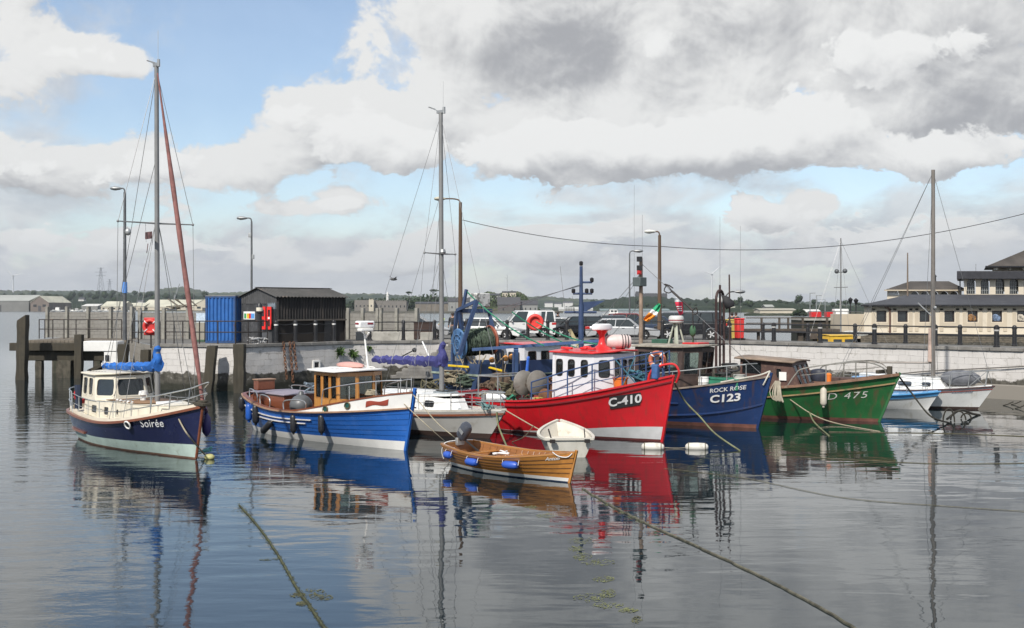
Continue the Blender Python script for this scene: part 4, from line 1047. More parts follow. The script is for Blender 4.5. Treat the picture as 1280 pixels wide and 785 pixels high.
# ------------------------------------------------------------------ people
skin_m = mat('skin', (.42, .24, .17), .55, var=.08); hair_m = mat('dark_hair', (.03, .022, .017), .7)
def skinned(name, verts, edges, rad, m, parent=None, sub=1):
    me = bpy.data.meshes.new(name); me.from_pydata([tuple(v) for v in verts], edges, []); o = bpy.data.objects.new(name, me); COL.objects.link(o)
    sk = o.modifiers.new('skin', 'SKIN'); sk.use_smooth_shade = True
    for i, r_ in enumerate(rad): me.skin_vertices[0].data[i].radius = (r_, r_) if not isinstance(r_, tuple) else r_
    me.skin_vertices[0].data[0].use_root = True
    s = o.modifiers.new('sub', 'SUBSURF'); s.levels = s.render_levels = sub
    dg = bpy.context.evaluated_depsgraph_get(); m2 = bpy.data.meshes.new_from_object(o.evaluated_get(dg)); m2.name = name
    o.modifiers.clear(); o.data = m2; bpy.data.meshes.remove(me); m2.materials.clear(); m2.materials.append(m)
    m2.polygons.foreach_set('use_smooth', [True]*len(m2.polygons))
    if parent is not None: o.parent = parent
    return o
def person(label, loc, rz, top_m, leg_m, arms='down', stride=.1, hat=None, h=1.74):
    """faces local +x"""
    k = h/1.74
    pel, chest, neck, head = V((0, 0, .95)), V((.02, 0, 1.32)), V((.02, 0, 1.5)), V((.05, 0, 1.63))
    vs = [pel, V((0, 0, 1.12)), chest, V((.02, 0, 1.43)), neck, V((.04, 0, 1.56)), head, V((.04, 0, 1.7))]; rd = [(.15, .11), (.13, .1), (.16, .11), (.13, .085), .055, .07, .095, .075]
    es = [(i, i+1) for i in range(7)]
    def limb(st, pts, rs):
        pr = st
        for p, r_ in zip(pts, rs): vs.append(V(p)); rd.append(r_); es.append((pr, len(vs)-1)); pr = len(vs)-1
        return pr
    J = {}
    for s in (-1, 1):
        f = stride*s
        L_ = [(0+.0, s*.1, .88), (f*.5+.02, s*.1, .5), (f, s*.1, .1), (f+.06, s*.1, .05), (f+.2, s*.11, .04)]
        limb(0, L_, [.095, .065, .045, .045, .035]); J['leg', s] = L_
        if arms == 'down': A = [(.02, s*.2, 1.4), (-.0, s*.25, 1.14), (.08, s*.26, .92), (.1, s*.26, .84)]
        elif arms == 'up': A = [(.02, s*.2, 1.4), (.1, s*.28, 1.18), (.3, s*.2, 1.25), (.38, s*.19, 1.27)]
        else: A = [(.02, s*.2, 1.4), (.0, s*.3, 1.16), (.14, s*.18, 1.02), (.2, s*.14, 1.0)]
        w_ = limb(3, A, [.065, .045, .032, .036]); J['arm', s] = A
        a0, a1 = V(A[2]), V(A[3]); dd = (a1-a0).normalized(); side = V((0, s, 0))
        for q in range(4):
            base = a1+V((.012*(q-1.5), 0, 0)) if abs(dd.z) > .7 else a1+V((0, .012*(q-1.5), 0))
            ln = (.075, .085, .08, .065)[q]
            limb(w_, [base+dd*.03, base+dd*ln*.7, base+dd*ln*.95-side*.02], [.0095, .0085, .007])
        limb(w_, [a0+dd*.04-side*.03, a0+dd*.08-side*.045], [.011, .009])
    t_ = thing('person', label, 'person', loc, rz, None); t_.scale = (k, k, k)
    body = skinned('body', vs, es, rd, skin_m, t_)
    # face: nose, eyes, mouth, ears in the head's own mesh would vanish at this size; they are small children of the figure
    f = MB(); f.ball((.145, 0, 1.62), (.022, .016, .025), 8); f.ball((.05, .095, 1.625), (.02, .012, .03), 8); f.ball((.05, -.095, 1.625), (.02, .012, .03), 8); f.build('face', skin_m, t_)
    f = MB(); f.ball((.132, .035, 1.65), .012, 8); f.ball((.132, -.035, 1.65), .012, 8); f.box((.137, 0, 1.575), (.008, .05, .008)); f.build('eyes_and_mouth', hair_m, t_)
    jv = [V((0, 0, .93)), V((0, 0, 1.12)), V((.02, 0, 1.32)), V((.02, 0, 1.44)), V((.02, 0, 1.5))]; jr = [(.18, .14), (.16, .13), (.185, .14), (.15, .11), .07]; je = [(i, i+1) for i in range(4)]
    for s in (-1, 1):
        pr = 3
        for p, r_ in zip(J['arm', s][:3], (.085, .062, .045)): jv.append(V(p)); jr.append(r_); je.append((pr, len(jv)-1)); pr = len(jv)-1
    skinned('jacket', jv, je, jr, top_m, t_)
    tv = [V((0, 0, 1.0)), V((0, 0, .9))]; tr = [(.165, .125), (.17, .13)]; te = [(0, 1)]
    for s in (-1, 1):
        pr = 1
        for p, r_ in zip(J['leg', s][:3], (.115, .085, .065)): tv.append(V(p)); tr.append(r_); te.append((pr, len(tv)-1)); pr = len(tv)-1
    skinned('trousers', tv, te, tr, leg_m, t_)
    b = MB()
    for s in (-1, 1): c = V(J['leg', s][3]); b.ball(c+V((.06, 0, 0)), (.15, .06, .055), 10)
    b.build('shoes', black, t_)
    b = MB(); b.ball((.02, 0, 1.66), (.125, .112, .12), 12); b.build('hair' if not hat else 'hat', hat or hair_m, t_)
    return t_
hv = mat('hi_vis_yellow', (.6, .75, .04), .7); hvo = mat('hi_vis_orange', (.75, .13, .02), .7); navy = mat('navy_cloth', (.02, .03, .06), .8); blue_c = mat('blue_cloth', (.1, .28, .55), .8); grey_c = mat('grey_cloth', (.08, .08, .085), .8); blk_c = mat('black_cloth', (.025, .025, .028), .8); brn = mat('brown_cloth', (.12, .08, .05), .8)
person('person in a yellow high visibility jacket and orange trousers by the steps', cloc(552.5, 68.6), R(200), hv, hvo, 'fold')
person('person in dark clothes standing right of the yacht mast', cloc(566, 69.5), R(250), blk_c, grey_c, 'down')
person('person in a light blue top beside the brown wooden lamp pole', cloc(597-22, 70.8), R(30), blue_c, navy, 'fold')
person('person in dark clothes standing on the far quay edge left of the trawler mast', cloc(697, 85), R(20), blk_c, grey_c, 'up')
person('small distant person at the far quay edge behind the white van', cloc(688, 85.6), R(200), navy, grey_c, 'down', h=1.5)
person('person in a dark jacket behind the red bin', cloc(915, 72.8), R(60), blk_c, navy, 'down')
person('person in a black top between the red bin and the tall iron frame', cloc(920, 73.6), R(240), blk_c, brn, 'fold')
rb = thing('red_bin', 'bright red plastic bin standing on the quay behind the railing', 'bin', cloc(924, 70.3), R(15))
rpl = mat('red_plastic', (.6, .04, .035), .45)
b = MB(); b.box((0, 0, .7), (.44, .5, 1.2), top=(1.08, 1.08)); b.build('body', rpl, rb, bevel=.05); b = MB(); b.box((0, 0, 1.35), (.52, .58, .1)); b.build('lid', rpl, rb, bevel=.04)
b = MB()
for x_ in (-.16, .16): b.box((x_, 0, .06), (.14, .8, .12))
b.build('foot', black, rb)
yb = thing('yellow_bin', 'pale yellow plastic tub standing beside the red bin', 'bin', cloc(913, 71.5), R(5)); ypl = mat('yellow_plastic', (.5, .38, .1), .5)
b = MB(); b.box((0, 0, .65), (.6, .6, 1.2), top=(1.1, 1.1)); b.build('body', ypl, yb, bevel=.05); b = MB(); b.box((0, 0, 1.28), (.72, .72, .08)); b.build('rim', ypl, yb, bevel=.02)
ff = thing('feather_flag', 'red and white feather banner on a thin pole above the black estate car', 'flag', cloc(845, 74.5))
z0 = H+(HY-403)/F*74.5-QZ; z1 = H+(HY-371)/F*74.5-QZ
b = MB(); b.path([V((.62, 0, 0)), V((.62, 0, z0)), V((.55, 0, z0+.7)), V((.52, 0, z0+1.2)), V((.3, 0, z1-.05)), V((.05, 0, z1))], .02, 6); b.build('pole', black, ff)
def feather(lo, hi):
    b = MB(); rows = []
    for k in range(13):
        q = lerp(lo, hi, k/12); z_ = lerp(z0, z1, q); cx = .5-.38*q**.8; hw_ = .3*q**.75*(math.sqrt(max(.0, 1-((q-.78)/.225)**2)) if q > .78 else 1)+.015; wr = cx+hw_; lo_ = cx-hw_
        rows.append([V((lo_, -.02*math.sin(q*9), z_)), V((lerp(lo_, wr, .5), .05*math.sin(q*7), z_)), V((wr, 0, z_))])
    b.grid(rows); return b
for lo, hi, m_, nm in ((0, .8, mat('banner_red', (.62, .03, .07), .7), 'banner'), (.8, 1, letter_w, 'banner_top')):
    o = feather(lo, hi).build(nm, m_, ff); s_ = o.modifiers.new('s', 'SOLIDIFY'); s_.thickness = .012
b = MB()
for k, z_ in enumerate((.62, .54, .46)): b.box((.2+.04*k, -.06, lerp(z0, z1, z_)), (.34-.06*k, .015, .06))
b.build('white_lettering_lines', letter_w, ff)
# ------------------------------------------------------------------ the long building across the basin
slate = mat('slate_roof', (.05, .05, .055), .6, var=.15, scale=.6, dirt=(.1, .098, .1), bump=.01, bscale=5)
slate2 = mat('brown_slate', (.065, .055, .046), .75, var=.3, scale=.5, dirt=(.07, .06, .05), bump=.01, bscale=4)
plas = mat('beige_render', (.62, .55, .44), .8, var=.05, scale=.5, dirt=(.45, .4, .32), dlo=.6, dhi=.85)
plas2 = mat('beige_trim', (.5, .43, .33), .8, var=.06, scale=.6)
pane_m = mat('dark_pane', (.02, .024, .026), .08, var=.3, scale=1.2, spec=.8)
D = 110.
def zz_(py, d=D): return H+(HY-py)/F*d
sea = thing('sea_wall', 'brown rubble stone sea wall below the long beige building', 'sea wall', (PX(1076, D-1.2), D-1.2, 0))
rub_m = stone_wall_mat('rubble_stone', (.17, .145, .11), (.1, .088, .07), 1.0, .5, .2, (.45, .6), (.06, .055, .045), (.12, .11, .08), .05)
rows, uv = wall_along([V((0, 0, 0)), V((44, -2, 0))], -1.5, zz_(418)-.05, 1., 6, .05); b = MB(); b.grid(rows, uv=uv); b.build('wall_face', rub_m, sea)
b = MB(); b.prism([V((.05, .05, zz_(418)-.5)), V((44, -1.9, zz_(418)-.5)), V((53, 24, zz_(418)-.5)), V((9.5, 24, zz_(418)-.5))], (0, 0, .4)); b.build('top', conc, sea)
rows, uv = wall_along([V((9.5, 24, 0)), V((0, 0, 0))], -1.5, zz_(418)-.05, 1., 6, .05); b = MB(); b.grid(rows, uv=uv); b.build('wall_face', rub_m, sea)
bl = thing('long_building', 'long beige single storey building with a slate roof and square windows', 'building', (PX(1080, D), D, zz_(418)))
bx0 = V(bl.location); W_ = 34.; HH = zz_(381.5)-bx0.z
wins = []; labels = []
for px in (1103, 1129.5, 1157, 1188, 1217, 1247.5, 1279, 1310): wins.append((PX(px-7.5, D)-bx0.x, PX(px+5, D)-bx0.x, zz_(402.5)-bx0.z, zz_(388.5)-bx0.z))
b = MB(); q = [V((0, 0, 0)), V((W_, 0, 0)), V((W_, 0, HH)), V((0, 0, HH))]
fr = [(a/W_, c/W_, e/HH, g/HH) for a, c, e, g in wins]
hole_wall(b, q, fr, V((0, -1, 0)), .3)
for p0, p1 in (((0, 14, 0), (0, 0, 0)), ((W_, 0, 0), (W_, 14, 0)), ((W_, 14, 0), (0, 14, 0))):
    b.add([V(p0), V(p1), V(p1)+V((0, 0, HH)), V(p0)+V((0, 0, HH))], [(0, 1, 2, 3)])
b.build('wall', plas, bl, smooth=0)
pics = {4: (.25, .13, .05), 5: (.16, .22, .33), 6: (.4, .36, .3)}
for i, (a, c, e, g) in enumerate(wins):
    b = MB(); cx, cz = (a+c)/2, (e+g)/2
    for x_, z_, w_, h_ in ((a-.3, cz-.35, .36, g-e+1.2), (c+.3, cz-.35, .36, g-e+1.2), (cx, g+.14, c-a+1.1, .22), (cx, e-.3, c-a+.3, .5)): b.box((x_, -.025, z_), (w_, .05, h_))
    b.build('window_surround', plas2, bl, bevel=.02)
    b = MB(); b.box((cx, .2, cz), (c-a-.01, .06, g-e-.01)); wn = b.build('window', pane_m, bl)
    b = MB()
    for x_, z_, w_, h_ in ((cx, g-.05, c-a-.02, .1), (cx, e+.05, c-a-.02, .1), (a+.05, cz, .1, g-e-.22), (c-.05, cz, .1, g-e-.22)): b.box((x_, .14, z_), (w_, .08, h_))
    b.build('frame', mat('dark_window_frame', (.04, .03, .03), .5), wn)
    if i in pics:
        b = MB(); b.ball((cx-.1, .15, cz-.1), (.36, .03, .35), 10); b.ball((cx+.2, .15, cz-.2), (.25, .03, .3), 8); b.build('poster', mat('poster_%s' % ('brown', 'blue', 'tan')[i-4], pics[i], .5, var=.6, scale=4, dirt=tuple(x_*2 for x_ in pics[i])), wn)
b = MB(); ey = -.45; rz_ = zz_(368, D+6)-bx0.z
e4 = [V((-.5, ey, HH+.02)), V((W_+.5, ey, HH+.02)), V((W_+.5, 14.5, HH+.02)), V((-.5, 14.5, HH+.02))]; r2 = [V((4.2, 7, rz_)), V((W_-3, 7, rz_))]
b.add(e4+r2, [(0, 1, 5, 4), (1, 2, 5), (2, 3, 4, 5), (3, 0, 4), (3, 2, 1, 0)]); b.build('roof', slate, bl, smooth=0)
b = MB(); b.bar((-.5, ey-.06, HH-.03), (W_+.5, ey-.06, HH-.03), .14, .16); b.build('gutter', black, bl)
b = MB(); xg = PX(1112, D)-bx0.x; b.path(smoothpts([V((xg-.6, -.4, HH-.1)), V((xg-.1, -.15, HH-.35)), V((xg, -.1, HH-.8)), V((xg, -.1, .1))], 5), .08, 8); b.build('downpipe', mat('brown_pipe', (.09, .04, .03), .5), bl)
# the taller block with arched windows behind
D2 = 119.
ar = thing('arched_building', 'pale building with arched windows under a heavy dark flat eave', 'building', (PX(1205, D2), D2, zz_(418)))
o_ = V(ar.location); ax0 = 0; W2 = 14.5; z0_, z1_ = 2.4, zz_(348.5, D2)-o_.z
b = MB(); uw = []
cxs = [PX(px, D2)-o_.x for px in (1214, 1231.5, 1250, 1267.5, 1285.5, 1303, 1320)]
whw = .48; zw0, zw1 = zz_(367.5, D2)-o_.z, zz_(353.5, D2)-o_.z
b.add([V((0, 0, 0)), V((W2, 0, 0)), V((W2, 0, zw0)), V((0, 0, zw0))], [(0, 1, 2, 3)])
cur = 0.
for c in cxs:
    b.add([V((cur, 0, zw0)), V((c-whw, 0, zw0)), V((c-whw, 0, z1_)), V((cur, 0, z1_))], [(0, 1, 2, 3)])
    pts = [(c-whw, zw1)]+[(c-whw*math.cos(PI*k/10), zw1+whw*math.sin(PI*k/10)) for k in range(1, 10)]+[(c+whw, zw1)]
    for k in range(10): b.add([V((pts[k][0], 0, pts[k][1])), V((pts[k+1][0], 0, pts[k+1][1])), V((pts[k+1][0], 0, z1_)), V((pts[k][0], 0, z1_))], [(0, 1, 2, 3)])
    al = [(c-whw, zw0)]+pts+[(c+whw, zw0)]
    for k in range(len(al)-1): b.add([V((al[k][0], 0, al[k][1])), V((al[k+1][0], 0, al[k+1][1])), V((al[k+1][0], .3, al[k+1][1])), V((al[k][0], .3, al[k][1]))], [(0, 1, 2, 3)])
    cur = c+whw
b.add([V((cur, 0, zw0)), V((W2, 0, zw0)), V((W2, 0, z1_)), V((cur, 0, z1_))], [(0, 1, 2, 3)])
b.add([V((0, 10, 0)), V((0, 0, 0)), V((0, 0, z1_)), V((0, 10, z1_))], [(0, 1, 2, 3)]); b.build('wall', plas, ar, smooth=0)
for c in cxs:
    b = MB(); pts = [V((c-whw+.01, .22, zw0))]+[V((c-(whw-.01)*math.cos(PI*k/10), .22, zw1+(whw-.01)*math.sin(PI*k/10))) for k in range(11)]+[V((c+whw-.01, .22, zw0))]
    b.prism(pts, (0, .05, 0)); wn = b.build('window', pane_m, ar)
    b = MB()
    for k in (-1, 0, 1): b.bar((c+k*.24, .19, zw0), (c+k*.24, .19, zw1+whw*.8), .04, .04)
    for z_ in (lerp(zw0, zw1, .33), lerp(zw0, zw1, .68), zw1): b.bar((c-whw+.02, .185, z_), (c+whw-.02, .185, z_), .04, .035)
    b.build('glazing_bars', mat('grey_bars', (.3, .31, .3), .5), wn)
b = MB(); b.box((W2/2-.3, 4, zz_(344, D2)-o_.z), (W2+1.6, 9.6, .85)); b.build('roof', mat('dark_fascia', (.035, .035, .04), .55, var=.2), ar, bevel=.03)
b = MB(); b.tube((-.55, -.3, 0), (-.55, -.3, z1_), .07, n=8); b.build('downpipe', black, ar)
b = MB(); b.tube((1.2, -.2, zz_(341, D2)-o_.z), (1.2, -.2, zz_(330, D2)-o_.z), .03, n=6); b.build('aerial', galv, ar)
D3 = 126.
tw = thing('roof_tower', 'upper pavilion with a wide brown hipped roof rising behind the arched block', 'building', (PX(1237, D3), D3, zz_(340)))
o_ = V(tw.location); e_ = zz_(333.5, D3)-o_.z
b = MB(); b.box((5.3, 5, e_/2-.8), (10, 9, e_+1.6)); b.build('wall', plas, tw)
b = MB(); rr = [V((-1.0, -1.3, e_)), V((12, -1.3, e_)), V((12, 11, e_)), V((-1.0, 11, e_))]; ap = [V((5.0, 4.5, zz_(306, D3)-o_.z)), V((7, 5.2, zz_(306, D3)-o_.z))]
b.add(rr+ap, [(0, 1, 5, 4), (1, 2, 5), (2, 3, 4, 5), (3, 0, 4), (3, 2, 1, 0)]); b.build('roof', slate2, tw, smooth=0)
b = MB(); b.box((5.5, -1.32, e_-.02), (13.1, .12, .16)); b.build('fascia', black, tw)
b = MB()
for k in range(6): b.box((.6+k*1.5, -.3, e_-.25), (.18, .7, .25))
b.build('bracket', cream, tw)
D4 = 124.
ac = thing('arcade_building', 'low pavilion with a brown hipped roof and a row of round arches', 'building', (PX(1109, D4), D4, zz_(372)))
o_ = V(ac.location); W4 = PX(1202, D4)-o_.x; e_ = zz_(362.5, D4)-o_.z
b = MB(); cur = 0.; zc = zz_(369, D4)-o_.z; rad = .44
cs4 = [PX(px, D4)-o_.x for px in (1117, 1143.5, 1156, 1168, 1180.5, 1193)]
b.add([V((0, 0, -3)), V((W4, 0, -3)), V((W4, 0, zc)), V((0, 0, zc))], [(0, 1, 2, 3)])
for i, c in enumerate(cs4):
    rr_ = .62 if i == 0 else rad
    b.add([V((cur, 0, zc)), V((c-rr_, 0, zc)), V((c-rr_, 0, e_)), V((cur, 0, e_))], [(0, 1, 2, 3)])
    for k in range(10):
        a0, a1 = PI*k/10, PI*(k+1)/10; p_ = [(c-rr_*math.cos(a), zc+min(rr_*math.sin(a), e_-zc-.05)) for a in (a0, a1)]
        b.add([V((p_[0][0], 0, p_[0][1])), V((p_[1][0], 0, p_[1][1])), V((p_[1][0], 0, e_)), V((p_[0][0], 0, e_))], [(0, 1, 2, 3)])
    cur = c+rr_
b.add([V((cur, 0, zc)), V((W4, 0, zc)), V((W4, 0, e_)), V((cur, 0, e_))], [(0, 1, 2, 3)])
b.add([V((0, 6, -3)), V((0, 0, -3)), V((0, 0, e_)), V((0, 6, e_))], [(0, 1, 2, 3)]); b.build('wall', plas, ac, smooth=0)
for i, c in enumerate(cs4):
    rr_ = .62 if i == 0 else rad
    b = MB(); b.prism([V((c-rr_*math.cos(PI*k/10), .15, zc+min(rr_*math.sin(PI*k/10), e_-zc-.06))) for k in range(11)], (0, .05, 0))
    b.build('arch_window', letter_w if i == 0 else pane_m, ac)
b = MB(); za = zz_(351.5, D4+4)-o_.z
rr = [V((-.5, -.5, e_)), V((W4+.5, -.5, e_)), V((W4+.5, 8.8, e_)), V((-.5, 8.8, e_))]; ap = [V((PX(1136, D4)-o_.x, 4, za)), V((PX(1186, D4)-o_.x, 4, za))]
b.add(rr+ap, [(0, 1, 5, 4), (1, 2, 5), (2, 3, 4, 5), (3, 0, 4), (3, 2, 1, 0)]); b.build('roof', slate2, ac, smooth=0)
b = MB(); b.bar((-.5, -.54, e_-.04), (W4+.5, -.54, e_-.04), .1, .14); b.build('gutter', plas2, ac)
b = MB(); b.lathe([(.12, 0), (.1, .5), (.2, .55), (.02, .8)], (ap[1].x, 4, za)); b.build('finial', black, ac)
for t_, k_ in ((bl, .40), (ar, .45), (tw, .46), (ac, .40)):      # the block stands askew to the basin: every end wall runs back at a slant
    for ch in t_.children:
        if ch.name.startswith(('wall', 'roof', 'fascia')):
            for v in ch.data.vertices: v.co.x += k_*max(0, v.co.y)
b = MB(); b.tube((0, 0, 0), (0, 0, zz_(316, 116)-zz_(372, 116)), .1, .06, n=8); tag(b.build('flag_pole', mat('brown_pole', (.16, .12, .09), .7), loc=P(1134.5, 372, 116)), 'bare brown pole standing behind the slate roof of the long building', 'pole')
b = MB(); b.box((0, 0, 1.4), (5, 4, 2.8)); o = b.build('wall_block', plas2, loc=(PX(1071, 128), 128, .9)); tag(o, 'small plain beige wall left of the long building', 'wall')

# ------------------------------------------------------------------ jetty, platform and boats in the basin
jt = thing('basin_jetty', 'low dark timber jetty with railing posts beyond the causeway', 'jetty', (PX(930, 95), 95, 0)); o_ = V(jt.location)
JL = PX(1046, 95)-o_.x; jz = zz_(411, 95)
wet = mat('dark_jetty_timber', (.07, .055, .042), .85, var=.3, scale=2)
b = MB(); b.box((JL/2, 0, jz-.15), (JL, 2.2, .3)); b.build('deck', wet, jt, bevel=.03)
b = MB(); b.box((JL-.9, 0, jz-.6), (3.6, 2.4, .5)); b.build('beam', wet, jt)
for px in (946, 998, 1007, 1017, 1038):
    b = MB(); x_ = PX(px, 95)-o_.x; b.box((x_, -.6, jz/2-1), (.42 if px > 990 else .2, .4, jz+1.6)); b.build('pile', wet, jt)
for px in (949, 971, 982, 1000, 1030):
    b = MB(); x_ = PX(px, 95)-o_.x; b.box((x_, -.9, jz+.5), (.16, .16, 1.0)); b.build('rail_post', wet, jt)
for z_ in (.95, .5):
    b = MB(); b.bar((0, -.9, jz+z_), (PX(1032, 95)-o_.x, -.9, jz+z_), .07, .08); b.build('rail', wet, jt)
pf = thing('quay_platform', 'dark stepped quay platform behind the jetty with a beige end wall', 'platform', (PX(1006, 130), 130, 0)); o_ = V(pf.location)
b = MB(); b.box((3.5, 3, zz_(401, 130)/2+.2), (7.2, 6, zz_(401, 130)+.4)); b.build('lower_wall', stone_wall_mat('dark_platform', (.12, .11, .1), (.07, .065, .06), 1.0), pf)
b = MB(); b.box((3.6, 2.9, zz_(400, 130)+.1), (7.5, 6.3, .3)); b.build('slab', conc, pf)
for x_ in (.4, 2, 3.6, 5.2, 6.8):
    b = MB(); b.tube((x_, 0, zz_(400, 130)), (x_, 0, zz_(400, 130)+1.0), .05, n=6); b.build('rail_post', dk_steel, pf)
b = MB(); b.tube((.4, 0, zz_(400, 130)+1.0), (6.8, 0, zz_(400, 130)+1.0), .04, n=6); b.build('rail', dk_steel, pf)
def simple_boat(label, loc, rz, L, B, hullm, cabm, cab=(-.1, .45, .55, 1.2), group=None, stripe=None, mast=None, name='moored_boat', hb=1.0, hm=.6):
    t_ = thing(name, label, 'boat', loc, rz, group)
    h = Hull(L, B, hm*1.05, hm, hb, .35, L*.09, .05, .8)
    h.band(h.sheer, lambda u: -.3, nu=20, nz=4).build('hull', hullm, t_)
    h.deck(lambda u: h.sheer(u)-.06, n=16).build('deck', white, t_)
    if stripe: b = MB(); h.strake(b, lambda u: h.sheer(u), .08, .1, .02, n=20); b.build('rubbing_strake', stripe, t_)
    if cab:
        x0, x1, w_, hh = cab; x0 *= L; x1 = x0+x1*L*.8; w2 = B*w_/2; zb = h.sheer(.5)-.1
        bot = [V((x0, -w2, zb)), V((x1, -w2*.85, zb)), V((x1, w2*.85, zb)), V((x0, w2, zb))]
        top = [V((x0+.05, -w2*.9, zb+hh)), V((x1-.35, -w2*.7, zb+hh)), V((x1-.35, w2*.7, zb+hh)), V((x0+.05, w2*.9, zb+hh))]
        cabin(t_, bot, top, {0: [(.1, .45, .4, .85), (.55, .9, .4, .85)], 1: [(.12, .88, .35, .85)], 3: [(.2, .8, .4, .85)]}, cabm, cabm, pane_m, .03, .04, .02)
        slab(t_, [(p.x, p.y) for p in top], zb+hh+.004, zb+hh+.06, cabm, grow=.06)
    if mast:
        x_, hh = mast; b = MB(); b.tube((x_*L, 0, .4), (x_*L, 0, hh), .07, .05, n=8); b.build('mast', alu, t_)
        b = MB()
        for e in ((L*.46, 0, hb), (-L*.48, 0, hm), (x_*L, B*.46, hm), (x_*L, -B*.46, hm)): b.tube((x_*L, 0, hh*.98), e, .012, n=4)
        b.build('rigging', wire_m, t_)
        b = MB(); b.tube((x_*L, -.9, hh*.6), (x_*L, .9, hh*.6), .03, n=6); b.build('spreader', alu, t_)
    return t_, h
yel = mat('yellow_cabin_paint', (.62, .38, .03), .45, var=.1)
tb, h_ = simple_boat('small boat with a bright yellow cabin in the basin behind the causeway', (PX(1057, 82), 82, 0), R(10), 7, 2.6, yel, yel, (-.25, .42, .9, 1.45), hb=1.3, hm=1.0)
ty, h_ = simple_boat('sailing yacht with bare mast and radar balls behind the yellow cabin boat', (PX(1060, 92), 92, 0), R(200), 9, 2.9, gelcoat, gelcoat, (-.1, .4, .5, .5), mast=(.08, zz_(298, 92)), hb=1.2, hm=.9, name='sailing_yacht')
b = MB(); m_x = .08*9
for y_, z_ in ((.55, zz_(339, 92)), (-.55, zz_(339, 92))): b.ball((m_x, y_, z_), (.2, .2, .2), 10)
b.bar((m_x, -.55, zz_(340.5, 92)), (m_x, .55, zz_(340.5, 92)), .06, .06); b.build('radar_reflector', dk_steel, ty)
b = MB(); pts = [V((m_x-.1-3.4*k/8, 0, 2.3+.06*math.sin(k))) for k in range(9)]; b.path(pts, lambda q: .2*math.sin(PI*min(.95, q+.1))**.5, 8); b.build('furled_sail', mat('sail_cover_pale', (.5, .49, .45), .8), ty)
lv = thing('red_white_vessel', 'red and white vessel moored far off behind the platform', 'boat', (PX(1043, 190), 190, 0), R(175))
h_ = Hull(13, 4, 2.0, 1.8, 2.6, .6, 1., .1, .8); h_.band(h_.sheer, lambda u: -.3, nu=16, nz=3).build('hull', white, lv)
b = MB(); b.box((-2, 0, 2.5), (5, 2.6, 1.6)); b.box((-1, 0, 3.7), (2.4, 2.2, 1.0)); b.build('wheelhouse', white, lv, bevel=.1)
b = MB(); b.box((3.2, 0, 2.9), (1.8, 2.2, 1.6)); b.box((1.0, 0, 2.9), (1.0, 2.4, 1.7)); b.build('red_locker', red, lv, bevel=.05)
b = MB(); b.tube((-1, 0, 4), (-1, 0, 6), .08, n=6); b.build('mast', white, lv)
for px, pyt, lab in ((1012.5, 366, 'thin grey lamp column far right of the jetty'), (1020.5, 369, 'short grey lamp column with a crosspiece beside the thin column')):
    d = 240.; b = MB(); z1 = zz_(pyt, d); b.tube((0, 0, .3), (0, 0, z1), .12, .09, n=6); b.bar((0, 0, z1-.1), (1.2, 0, z1-.05), .14, .16)
    if px > 1015: b.bar((-.9, 0, z1-.9), (1.9, 0, z1-.95), .09, .09); b.tube((1.9, 0, .3), (1.9, 0, z1-.95), .09, n=6)
    tag(b.build('lamp_column', galv, loc=(PX(px, d), d, 0)), lab, 'lamp post')
for px, pyt, d, lab in ((1063, 380, 133, 'old lantern post left of the long building'), (1070, 381, 133, 'second old lantern post nearer the long building')):
    b = MB(); z1 = zz_(pyt, d); b.tube((0, 0, 3), (0, 0, z1), .07, n=6); b.lathe([(.1, 0), (.28, .5), (.32, .55), (.05, .8)], (0, 0, z1), n=8)
    tag(b.build('lantern_post', black, loc=(PX(px, d), d, 0)), lab, 'lamp post')

# ------------------------------------------------------------------ buildings on the far shores
def barn(label, px0, px1, pe, pr, pb, d, wm, rm, dep=14, gable=False, split=None, door=True, wn=0, name='warehouse', wcol=None):
    """gable: the gable end faces the water, else the long side does"""
    x0, x1 = PX(px0, d), PX(px1, d); w_ = x1-x0; z0, ze, zr = zz_(pb, d), zz_(pe, d), zz_(pr, d)
    t_ = thing(name, label, 'building', (x0, d, z0)); ze -= z0; zr -= z0
    b = MB()
    if gable:
        b.prism([V((0, 0, -2)), V((w_, 0, -2)), V((w_, 0, ze)), V((w_/2, 0, zr)), V((0, 0, ze))], (0, dep, 0)); b.build('wall', wm, t_, smooth=0)
        b = MB()
        for s in (0, 1):
            xe = -.4 if s == 0 else w_+.4; b.add([V((xe, -.5, ze-.1)), V((w_/2, -.5, zr+.15)), V((w_/2, dep+.5, zr+.15)), V((xe, dep+.5, ze-.1))], [(0, 1, 2, 3)])
        o = b.build('roof', rm, t_, smooth=0); s_ = o.modifiers.new('s', 'SOLIDIFY'); s_.thickness = .25
    else:
        b.box((w_/2, dep/2, ze/2-1), (w_, dep, ze+2)); b.prism([V((0.02, 0.02, ze)), V((.02, dep-.02, ze)), V((.02, dep/2, zr-.1))], (w_-.04, 0, 0)); b.build('wall', wm, t_, smooth=0)
        b = MB()
        for s in (0, 1):
            ye = -.4 if s == 0 else dep+.4; b.add([V((-.4, ye, ze+.05)), V((w_+.4, ye, ze+.05)), V((w_+.4, dep/2, zr+.15)), V((-.4, dep/2, zr+.15))], [(0, 1, 2, 3)])
        o = b.build('roof', rm, t_, smooth=0); s_ = o.modifiers.new('s', 'SOLIDIFY'); s_.thickness = .25
    if door: b = MB(); b.box((w_*.5, -.1, ze*.3), (w_*.16, .2, ze*.6)); b.build('door', mat('dark_door_far', (.07, .07, .075), .7), t_)
    for k in range(wn):
        b = MB(); b.box((w_*(k+.5)/wn, -.12, ze*.62), (w_/wn*.35, .2, ze*.28)); b.build('window', pane_m, t_)
    return t_
